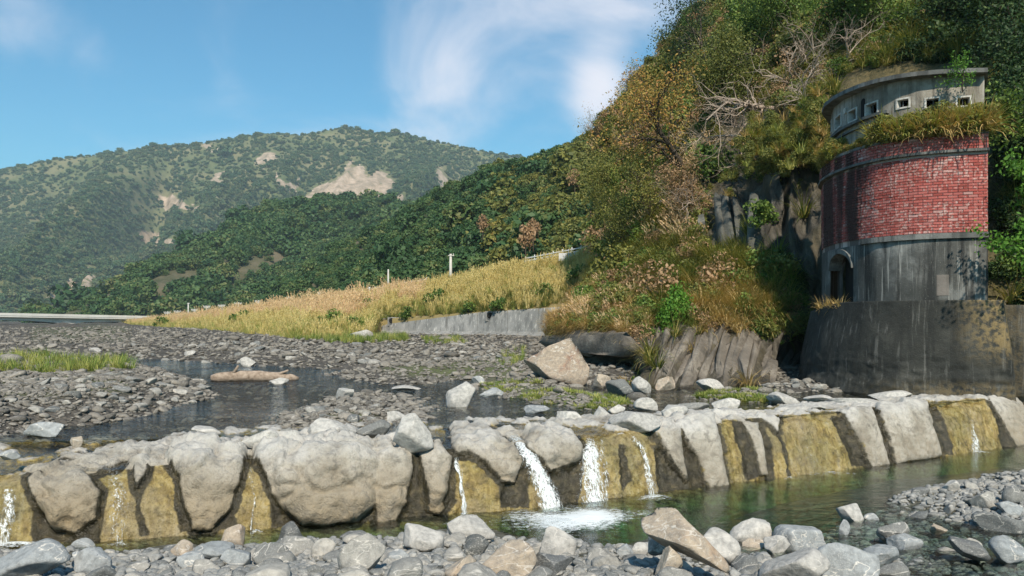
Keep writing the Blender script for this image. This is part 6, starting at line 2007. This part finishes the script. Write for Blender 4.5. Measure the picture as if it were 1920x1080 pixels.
# grass on the gravel
def patch(name, polys, n, protos, smin, smax, label, lowbed=False):
    Q = []
    while len(Q) < n:
        poly = np.array(polys[rng.integers(len(polys))], float)
        q_ = np.stack([rng.uniform(poly[:, 0].min(), poly[:, 0].max(), 60), rng.uniform(poly[:, 1].min(), poly[:, 1].max(), 60)], -1)
        q_ = q_[poly_sd(q_, poly) > 0]
        xy = low(q_) if lowbed else up(q_)
        z = (low_z if lowbed else bed_z)(xy[:, 0], xy[:, 1])
        k = fbm(np.c_[xy * 1.4, xy[:, 0] * 0], 3, 7) > -0.12
        if lowbed:
            k &= z > -0.05
        else:
            k &= z > water_z(xy[:, 1]) - 0.03
        Q += list(np.c_[xy, z][k])
    Q = np.array(Q[:n])
    scatter(name, protos, Q, rots(rng, n, 0.15), rng.uniform(smin, smax, n), rng.integers(0, len(protos), n), label=label, cat='grass')
bt = [tuft('bar_tuft_%d' % i, 830 + i, M['grass_lime' if i < 2 else 'grass_green'], 26, 0.42, 0.010, 0.35, 0.7, 0.12) for i in range(4)]
lowt = [tuft('low_tuft_%d' % i, 840 + i, M['grass_green' if i < 2 else 'grass_lime'], 26, 0.10, 0.008, 0.6, 0.8, 0.10) for i in range(4)]
patch('bar_grass', [[(-60, 700), (60, 690), (240, 705), (252, 728), (120, 735), (-60, 740)]], 300, bt, 0.35, 1.15, 'yellow-green grass on the gravel bar at the left')
patch('bank_grass', [[(930, 700), (945, 668), (985, 660), (990, 705)], [(790, 640), (860, 636), (880, 652), (800, 655)]], 170, bt, 0.5, 1.0, 'green grass beside the big rust-coloured rock')
patch('moss_plants', [[(880, 722), (960, 718), (1130, 742), (1190, 756), (1120, 772), (940, 745)], [(1300, 744), (1350, 733), (1430, 730), (1478, 742), (1440, 755)]], 900, lowt, 0.6, 1.5, 'low green water plants on the wet gravel bars')
patch('edge_grass', [[(540, 642), (640, 640), (760, 634), (770, 648), (640, 652)]], 260, bt, 0.8, 1.7, 'lime grass fringing the gravel below the embankment')

# ================================================================ stones
def ground_z(x, y):
    return float(low_z(np.array([x]), np.array([y]))[0]) if y < float(foot_y(x)) + 0.3 else float(bed_z(np.array([x]), np.array([y]))[0])

KIND = {'p': 'stone_pale', 'g': 'stone_grey', 'd': 'stone_dark', 't': 'stone_tan', 'r': 'stone_rust', 's': 'stone'}
def stone(u0, u1, v0, v1, kind, label, tilt=0.0, base=None, dep=0.8, ang=0.9, lo=0.52, cat='rock', group=None, cuts=10, sub=4, name='rock'):
    """a rock seen in the photo in the box u0..u1, v0..v1; it stands where the bottom of that box meets the ground"""
    uc, vb = (u0 + u1) / 2, v1
    z = 0.0
    zb = base if base is not None else 0.0
    for _ in range(4):
        y = F * (H - zb) / (vb - VH)
        x = (uc - UC) / F * y
        if base is None:
            zb = max(ground_z(x, y), -0.05 if y < float(foot_y(x)) else float(water_z(y)) - 0.03)
    w = (u1 - u0) / F * y / 2 * 1.04
    h = (v1 - v0) / F * y * 1.04
    dpt = w * dep
    y += dpt * 0.75
    w *= 1 + dpt * 0.75 / y
    x = (uc - UC) / F * y
    sd = int(u0 * 7 + v0 * 3) % 9973
    # the lower fifth is bedded in the ground
    hh = h * 0.62
    if abs(tilt) >= 0.4:
        w, hh = w * 1.0, h * 0.36
    rz = random.Random(sd).uniform(-0.3, 0.3)
    me = stone_mesh(name, sd, M[KIND[kind]], sub, cuts, (w, dpt, hh), ang, 0.06, lo)
    o = link(name, me, label=label, cat=cat, group=group)
    o.location = (x, y, zb + h - hh)
    o.rotation_euler = (0, tilt, rz * 0.5)
    return o

BIG = [
    # ---- foreground shore, left to right
    (-12, 135, 1028, 1100, 'g', 'large flat blue-grey rock in the bottom left corner', 0.05), (138, 228, 1042, 1090, 'g', 'smooth blue-grey rock beside the corner rock', 0), (318, 360, 1020, 1050, 't', 'small pointed tan rock at the shore below the dark mossy channel', 0),
    (362, 438, 1028, 1054, 'g', 'long low grey rock behind the leftmost shore stones', 0), (332, 382, 1042, 1076, 'g', 'rounded grey rock in front of the long low one', 0), (418, 478, 1040, 1076, 'g', 'blocky grey rock at the shore below the brown wet stone', 0),
    (476, 542, 1032, 1072, 's', 'grey rock with pale veins below the hair-thin trickle', 0), (508, 590, 1018, 1052, 's', 'wide grey boulder at the shore below the biggest lobe', 0.05), (584, 634, 1020, 1056, 's', 'striped grey rock left of the big scratched boulder', 0),
    (414, 461, 985, 1028, 't', 'wet brown stone standing in the pool at the foot of the weir', 0.2), (512, 570, 984, 1022, 'd', 'black wet rock in the pool under the biggest lobe', 0.3), (640, 690, 1000, 1015, 'd', 'low black wet rock half under the water', 0),
    (636, 731, 1016, 1090, 's', 'big grey-brown boulder with white scratches at the bottom edge', 0.1), (742, 831, 994, 1042, 'p', 'white-topped boulder left of the smooth pale one', 0.08), (826, 926, 974, 1020, 'p', 'smooth pale boulder at the water edge, largest of the middle shore', -0.05),
    (903, 1004, 1016, 1092, 't', 'angular tan-grey boulder with ribbed face at the bottom edge', 0.25), (1007, 1080, 995, 1054, 'p', 'cream rounded boulder facing the foam', -0.2), (990, 1078, 1040, 1090, 'd', 'dark brown-grey boulder under the cream one', 0.1),
    (834, 904, 1056, 1095, 't', 'light tan rock cut by the bottom edge', 0), (728, 772, 1038, 1064, 'g', 'small grey rock right of the scratched boulder', 0), (868, 912, 1012, 1050, 'd', 'dark blue-grey rock behind the ribbed boulder', 0.3),
    (1110, 1147, 1030, 1058, 's', 'grey rock right of the cream boulder', 0), (1156, 1192, 1022, 1050, 'g', 'grey rock below the pool foam near the orange slab', 0), (1181, 1224, 1018, 1046, 'p', 'cream flat stone left of the orange slab', 0),
    (1203, 1262, 1008, 1070, 's', 'dark slab-like rock leaning on the orange slab', 0.5), (1208, 1372, 990, 1100, 't', 'long tilted orange-tan slab at the bottom edge', 0.55), (1228, 1278, 1031, 1095, 't', 'upright tan block in front of the orange slab', 0.1),
    (1297, 1384, 999, 1062, 'p', 'pale rounded boulder right of the orange slab', 0.1), (1366, 1454, 968, 1022, 'p', 'tall pale-grey boulder out in the shallow water', 0.05), (1431, 1482, 1007, 1044, 'p', 'small round pale boulder in front of the tall one', 0),
    (1454, 1551, 993, 1037, 'g', 'flat bluish-grey boulder in the shallows', 0.08), (1390, 1436, 1015, 1034, 't', 'thin tan stone wedged between pale boulders', 0), (1427, 1556, 1040, 1110, 'p', 'big pale grey boulder at the bottom edge in the shallows', 0),
    (1524, 1643, 1024, 1105, 'g', 'big blue-grey ridge-backed boulder at the bottom edge', 0.25), (1600, 1682, 1018, 1066, 'g', 'grey angular boulder behind the ridge-backed one', -0.15), (1646, 1704, 981, 1022, 's', 'grey rounded rock in the middle of the shallows', -0.1),
    (1672, 1731, 1001, 1038, 'g', 'blue-grey wedge-shaped rock in the shallows', 0.3), (1568, 1619, 944, 982, 'p', 'pale pyramid-shaped rock standing farthest out in the shallows', 0.15), (1572, 1594, 977, 1010, 'g', 'small upright grey stone below the pyramid-shaped rock', 0),
    (1767, 1853, 1016, 1066, 'd', 'dark tilted slab in the shallows at the right', 0.4), (1826, 1925, 969, 1006, 's', 'flat grey-brown boulder at the right edge', 0.05), (1857, 1930, 1014, 1064, 'g', 'angular blue-grey boulder in the lower right corner', 0.1),
    (1790, 1839, 1014, 1040, 's', 'grey stone behind the dark tilted slab', 0), (1768, 1797, 900, 923, 'p', 'pale round stone at the tip of the right pebble bank', 0), (1822, 1873, 920, 956, 's', 'grey-brown rounded rock on the right pebble bank', 0),
    (1871, 1930, 940, 968, 'g', 'flat grey slab on the right pebble bank at the frame edge', 0.1), (1640, 1700, 1060, 1095, 's', 'grey rock at the bottom edge right of the ridge-backed boulder', 0), (1880, 1925, 915, 945, 's', 'brown rock at the frame edge on the pebble bank', 0.2),
    (1740, 1775, 985, 1002, 't', 'small tan stone awash in the right shallows', 0), (1700, 1735, 960, 975, 's', 'low awash stone left of the flat grey-brown boulder', 0), (1620, 1650, 965, 982, 'g', 'small grey stone right of the pyramid-shaped rock', 0),
    # ---- upper river
    (834, 899, 714, 766, 'p', 'white rounded boulder standing alone in the upper river', -0.1), (982, 1110, 634, 722, 'r', 'biggest rock, rust-brown and cracked, at the foot of the slope', 0.2), (628, 669, 724, 748, 'p', 'low pale rock in midstream left of the white boulder', 0),
    (1107, 1146, 702, 729, 't', 'tan rock right of the biggest rust-brown rock', 0.1), (1135, 1193, 712, 744, 's', 'dark-streaked grey rock among the rocks at the slope foot', 0.1), (1187, 1223, 707, 739, 'p', 'pale upright wedge rock at the slope foot', -0.15),
    (1226, 1268, 706, 734, 't', 'tan-pale block below the leaning strata', 0), (1304, 1361, 712, 737, 'p', 'pale striped low rock by the mossy island', 0.1), (45, 116, 771, 801, 'g', 'smooth grey boulder on the left shore of the river', 0),
    (127, 153, 764, 787, 't', 'yellowish round rock on the left shore', 0), (136, 183, 782, 802, 'g', 'flat grey rock at the left water edge', 0), (0, 40, 775, 793, 'g', 'grey flat rock on the left shore at the frame edge', 0),
    (348, 419, 797, 822, 'p', 'pale flat rock in the water above the weir shelf', 0), (735, 795, 724, 733, 'p', 'thin flat pale rock in midstream', 0), (900, 945, 728, 744, 'g', 'low grey rock right of the white boulder', 0),
    (655, 700, 618, 636, 'p', 'pale boulder below the end of the embankment grass', 0), (168, 190, 643, 653, 'p', 'bright white stone on the far left gravel', 0), (345, 372, 650, 660, 'p', 'white flat stone on the far gravel bank', 0),
    (450, 480, 668, 686, 'p', 'pale stone at the far water edge', 0), (500, 540, 708, 722, 'p', 'pale stone beside the drift log', 0), (885, 912, 685, 700, 'g', 'grey stone at the edge of the dark gravel left of the rust rock', 0),
    # ---- along the crest of the weir
    (455, 522, 808, 840, 'p', 'pale flat rock on the weir crest left of the biggest white crest rock', 0), (568, 664, 786, 828, 'p', 'biggest white rock on the weir crest', 0.05), (714, 764, 772, 792, 'p', 'small white rock behind the crest boulders', 0), (733, 812, 779, 838, 'p', 'tall white boulder on the crest above the second lobe', 0),
    (664, 735, 790, 822, 's', 'dark-streaked rock between the white crest boulders', 0), (1108, 1146, 763, 788, 'p', 'round white rock behind the crest near the white slabs', 0), (1140, 1176, 757, 776, 'p', 'small white rock upstream of the crest slabs', 0),
    (1188, 1238, 747, 772, 'p', 'white rock above the long crest slab', 0), (1144, 1252, 766, 806, 'p', 'long white slab on the crest above the curved fall', 0.05), (1240, 1295, 750, 790, 'p', 'white slab on the crest right of the long slab', 0.05),
    (1262, 1332, 756, 776, 's', 'grey rock on the crest above the first dark stripe', 0), (1336, 1386, 748, 770, 'p', 'pointed white rock on the crest by the mossy island', 0), (1440, 1503, 737, 761, 'p', 'pale pointed rock on the crest right of the mossy island', 0),
    (1500, 1560, 742, 756, 'p', 'flat pale slab on the crest above the golden panel', 0), (1626, 1708, 734, 752, 'p', 'low pale rock on the crest near the abutment', 0), (1390, 1440, 766, 780, 's', 'flat grey rock on the crest above the twin algae strips', 0),
    (1480, 1560, 756, 772, 'p', 'long flat white slab on the crest in front of the pale pointed rock', 0), (1560, 1660, 748, 764, 'p', 'long flat pale slab on the crest nearest the abutment', 0),
    (1040, 1090, 772, 792, 'p', 'flat pale rock in the water above the falls', 0), (975, 1030, 762, 776, 'g', 'thin grey slab awash above the falls', 0), (130, 210, 826, 846, 'g', 'grey slab awash on the left shelf of the weir', 0), (520, 566, 806, 830, 's', 'grey rock left of the biggest white crest rock', 0),
]
for (u0, u1, v0, v1, kd, nm, tl) in BIG:
    far_ = v1 < 860
    crest_rock = far_ and v1 > 745 and (u0 > 440) and not (834 <= u0 <= 900)
    stone(u0, u1, v0, v1, kd, nm, tl, base=None if v1 <= 750 or not crest_rock else 1.04, dep=0.75, ang=0.985 if kd in 'tr' else 0.95, lo=0.36 if kd in 'tr' else 0.44, cuts=14 if kd in 'tr' else 12)
# drift log
mb = MB()
p0, p1 = up(np.array([396, 714.0])), up(np.array([560, 712.0]))
z0 = float(water_z(p0[1])) + 0.08
lg = link('drift_log', None, label='bleached drift log lying across the shallow river', cat='log')
pts = [np.array([p0[0] + (p1[0] - p0[0]) * t, p0[1] + (p1[1] - p0[1]) * t, z0 + 0.05 * math.sin(t * 4)]) for t in np.linspace(0, 1, 14)]
rad = [0.10, 0.16, 0.17, 0.17, 0.19, 0.18, 0.18, 0.19, 0.17, 0.165, 0.17, 0.16, 0.13, 0.05]
mb.tube(pts, rad, 12); mb.build('trunk', M['drift'], lg, True)
for i, d_ in ((3, (0.15, -0.1, 0.2)), (9, (0.3, -0.05, 0.12))):
    mb = MB(); mb.tube([pts[i], pts[i] + np.array(d_), pts[i] + np.array(d_) * 1.8], [0.07, 0.05, 0.03], 7); mb.build('branch_stub', M['drift'], lg, True)

# countable stones of the shore: the ones that show largest, each its own object
protos = [stone_mesh('shore_stone', 3000 + i, M['stone'], 3, 9, (1, 0.62 + 0.3 * random.Random(i).random(), 0.42 + 0.25 * random.Random(i + 50).random()), 0.97, 0.05) for i in range(16)]
def put(p, s, rz, tilt, me, label, group, name='shore_stone'):
    o = link(name, me, label=label, cat='stone', group=group)
    o.location = p; o.scale = (s, s, s); o.rotation_euler = (tilt[0], tilt[1], rz)
g = np.random.default_rng(77)
boxes = np.array([(b_[0], b_[1], b_[2], b_[3]) for b_ in BIG], float)
LANDMARKS = []
for b_ in BIG:
    if b_[3] > 890:
        x_, y_ = low(np.array([(b_[0] + b_[1]) / 2, min(b_[3], 1085)]), 0.1)
        LANDMARKS.append((x_, y_, ' '.join(b_[5].split(' ')[:7]).rstrip(',')))
def near_label(x, y, s, fallback, LANDMARKS=LANDMARKS, what='grey stone', sizes=(0.19, 0.135)):
    """say which larger rock the stone lies beside"""
    d_ = [math.hypot(x - a, y - b_) for a, b_, _ in LANDMARKS]
    k = int(np.argmin(d_))
    a, b_, t = LANDMARKS[k]
    words_ = t.split(' ')
    while words_[-1] in ('the', 'a', 'at', 'in', 'of', 'on', 'with', 'and', 'by', 'to', 'from', 'left', 'right', 'below', 'behind', 'beside', 'under', 'cut', 'out', 'facing', 'awash', 'leaning', 'standing', 'half', 'bottom', 'tip', 'between', 'front', 'wedged', 'biggest', 'orange', 'pool'):
        words_.pop()
    side = ('in front of' if y < b_ else 'behind') if abs(y - b_) > abs(x - a) else ('right of' if x > a else 'left of')
    far = 'close' if d_[k] < 0.55 * (y / 10) else 'some way'
    size = 'larger' if s > sizes[0] else 'medium' if s > sizes[1] else 'small'
    return '%s %s %s %s the %s' % (size, what, far, side, ' '.join(words_))
def fill(poly, n, smin, smax, label, group, me_list, maxtry=6000, sep=0.85, zmin=-0.14, existing=None):
    poly = np.array(poly, float)
    acc = [] if existing is None else existing
    cnt = 0
    for _ in range(maxtry):
        if cnt >= n:
            break
        q_ = np.array([g.uniform(poly[:, 0].min(), poly[:, 0].max()), g.uniform(poly[:, 1].min(), poly[:, 1].max())])
        if poly_sd(q_[None], poly)[0] < 0:
            continue
        x, y = low(q_, 0.1)
        z = ground_z(x, y)
        if z < zmin:
            continue
        s = smin * (smax / smin) ** (g.random() ** 1.6)
        if any((x - a) ** 2 + (y - b_) ** 2 < (sep * (s + r0)) ** 2 for a, b_, r0 in acc):
            continue
        acc.append((x, y, s))
        put((x, y, z + s * 0.18), s, g.uniform(0, 6.28), g.normal(0, 0.18, 2), me_list[g.integers(len(me_list))], near_label(x, y, s, label, what={'stones of the bottom shore': 'grey stone', 'stones of the right bank': 'bank stone'}.get(group, 'wet stone')), group)
        cnt += 1
    return acc
taken = []
for b_ in BIG:
    if b_[3] > 890:
        v1_ = min(b_[3], 1085)
        x, y = low(np.array([(b_[0] + b_[1]) / 2, v1_]), 0.1)
        r0 = (b_[1] - b_[0]) / F * y / 2
        taken.append((x, y + r0 * 0.5, r0 * 0.8))
taken = fill([(-30, 1040), (230, 1042), (420, 1030), (740, 1012), (1000, 1020), (1250, 1030), (1400, 1062), (1430, 1230), (-30, 1230)], 190, 0.10, 0.28, 'grey river stone packed in the bottom shore bank between the larger boulders', 'stones of the bottom shore', protos, existing=taken)
taken = fill([(1560, 960), (1690, 930), (1800, 900), (1925, 884), (1925, 1000), (1840, 980), (1760, 965), (1660, 985), (1580, 1000)], 85, 0.08, 0.24, 'grey stone of the right pebble bank above the shallows', 'stones of the right bank', protos, existing=taken, zmin=-0.2)
taken = fill([(1380, 1040), (1560, 975), (1760, 965), (1925, 1000), (1925, 1085), (1500, 1090)], 60, 0.08, 0.2, 'stone lying awash in the right-hand shallows between the boulders', 'stones in the shallows', protos, existing=taken, zmin=-0.35)

# pebbles and gravel: nobody could count them
pb_ = [stone_mesh('pebble', 3300 + i, M['pebble'], 2, 7, (1, 0.7, 0.5), 0.9, 0.05) for i in range(10)]
def low_scatter(name, poly, n, smin, smax, label, zmin=-0.3):
    poly = np.array(poly, float)
    q_ = np.stack([g.uniform(poly[:, 0].min(), poly[:, 0].max(), n * 6), g.uniform(poly[:, 1].min(), poly[:, 1].max(), n * 6)], -1)
    q_ = q_[poly_sd(q_, poly) > 0][:n * 2]
    xy = low(q_, 0.05)
    z = low_z(xy[:, 0], xy[:, 1])
    k = z > zmin
    Q = np.c_[xy, z][k][:n]
    s = smin * (smax / smin) ** (g.random(len(Q)) ** 2)
    Q[:, 2] += s * 0.2
    scatter(name, pb_, Q, rots(g, len(Q), 0.25), s, g.integers(0, 10, len(Q)), label=label, cat='pebbles')
low_scatter('shore_pebbles', [(-60, 1030), (230, 1036), (420, 1026), (740, 1008), (1000, 1012), (1250, 1016), (1400, 1050), (1500, 1260), (-60, 1260)], 5200, 0.035, 0.11, 'small pebbles filling the gaps of the bottom shore')
low_scatter('bank_pebbles', [(1540, 975), (1690, 925), (1800, 895), (1960, 876), (1960, 1000), (1840, 985), (1760, 970), (1660, 990)], 1800, 0.03, 0.10, 'small pebbles of the right bank')
low_scatter('shallow_pebbles', [(1380, 1050), (1500, 985), (1690, 950), (1960, 980), (1960, 1090), (1400, 1095)], 1500, 0.03, 0.12, 'pebbles under the shallow water at the right', -0.5)
gv = [stone_mesh('gravel_stone', 3400 + i, M['gravel_stone'], 2, 7, (1, 0.75, 0.42), 0.9, 0.05) for i in range(10)]
n = 48000
vq = 602.5 + 225 * g.random(n) ** 1.25
q_ = np.stack([g.uniform(-40, 1960, n), vq], -1)
xy = up(q_)
ok = (xy[:, 1] > foot_y(xy[:, 0]) + 2.0) & (xy[:, 1] < 170)
xy = xy[ok]
z = bed_z(xy[:, 0], xy[:, 1])
dz = z - water_z(xy[:, 1])
ok = (dz > -0.05) | ((dz > -0.16) & (g.random(len(dz)) < 0.25))
Q = np.c_[xy, z][ok]
s = np.exp(g.normal(0, 0.45, len(Q))) * 0.062 * np.clip((Q[:, 1] / 20) ** 0.6, 0.8, 2.2)
Q[:, 2] += s * 0.15
scatter('gravel', gv, Q, rots(g, len(Q), 0.25), s, g.integers(0, 10, len(Q)), label='grey gravel and cobbles of the dry riverbed', cat='gravel')
# larger cobbles of the far bank, told apart one by one
cb = [stone_mesh('cobble', 3500 + i, M['stone'], 3, 9, (1, 0.7, 0.45), 0.9, 0.05) for i in range(8)]
for (poly, n, lb, gr) in (([(235, 672), (500, 686), (640, 692), (900, 690), (985, 708), (985, 650), (640, 655), (240, 650)], 110, 'pale cobble on the far gravel bank across the river', 'cobbles of the far bank'),
                          ([(20, 800), (180, 795), (400, 745), (370, 715), (250, 735), (20, 760)], 60, 'cobble on the left gravel bar near the water edge', 'cobbles of the left bar'),
                          ([(560, 795), (600, 760), (700, 752), (760, 780), (700, 795)], 18, 'cobble on the small dark gravel bar above the weir', 'cobbles of the small bar'),
                          ([(1420, 730), (1450, 716), (1600, 722), (1600, 735)], 26, 'cobble heaped between the strata and the abutment', 'cobbles by the abutment')):
    poly = np.array(poly, float)
    L2 = []
    for b_ in BIG:
        if b_[3] < 806:
            x_, y_ = up(np.array([(b_[0] + b_[1]) / 2, b_[3]], float))
            L2.append((x_, y_, ' '.join(b_[5].split(' ')[:7]).rstrip(',')))
    c_ = 0
    while c_ < n:
        q_ = np.array([g.uniform(poly[:, 0].min(), poly[:, 0].max()), g.uniform(poly[:, 1].min(), poly[:, 1].max())])
        if poly_sd(q_[None], poly)[0] < 0:
            continue
        x, y = up(q_)
        z = ground_z(x, y)
        s = g.uniform(0.11, 0.26) * (y / 25) ** 0.45
        put((x, y, max(z, float(water_z(y)) - 0.05) + s * 0.15), s, g.uniform(0, 6.28), g.normal(0, 0.15, 2), cb[g.integers(8)], near_label(x, y, s, lb, L2, 'cobble', (0.24 * (y / 25) ** .45, 0.17 * (y / 25) ** .45)), gr, 'cobble')
        c_ += 1

# ================================================================ the air of the valley
hm = bpy.data.materials.new('haze')
hm.use_nodes = True
hm.node_tree.nodes.clear()
_o = hm.node_tree.nodes.new('ShaderNodeOutputMaterial')
_v = hm.node_tree.nodes.new('ShaderNodeVolumePrincipled')
_v.inputs['Color'].default_value = (0.72, 0.92, 1.0, 1)
_v.inputs['Density'].default_value = 0.00014
_v.inputs['Anisotropy'].default_value = 0.0
hm.node_tree.links.new(_v.outputs[0], _o.inputs['Volume'])
mb = MB(); mb.box(-3500, 3500, -450, 4100, -3.6, 560)
mb.build('haze', hm, kind='stuff', label='thin blue haze filling the valley air', cat='haze')
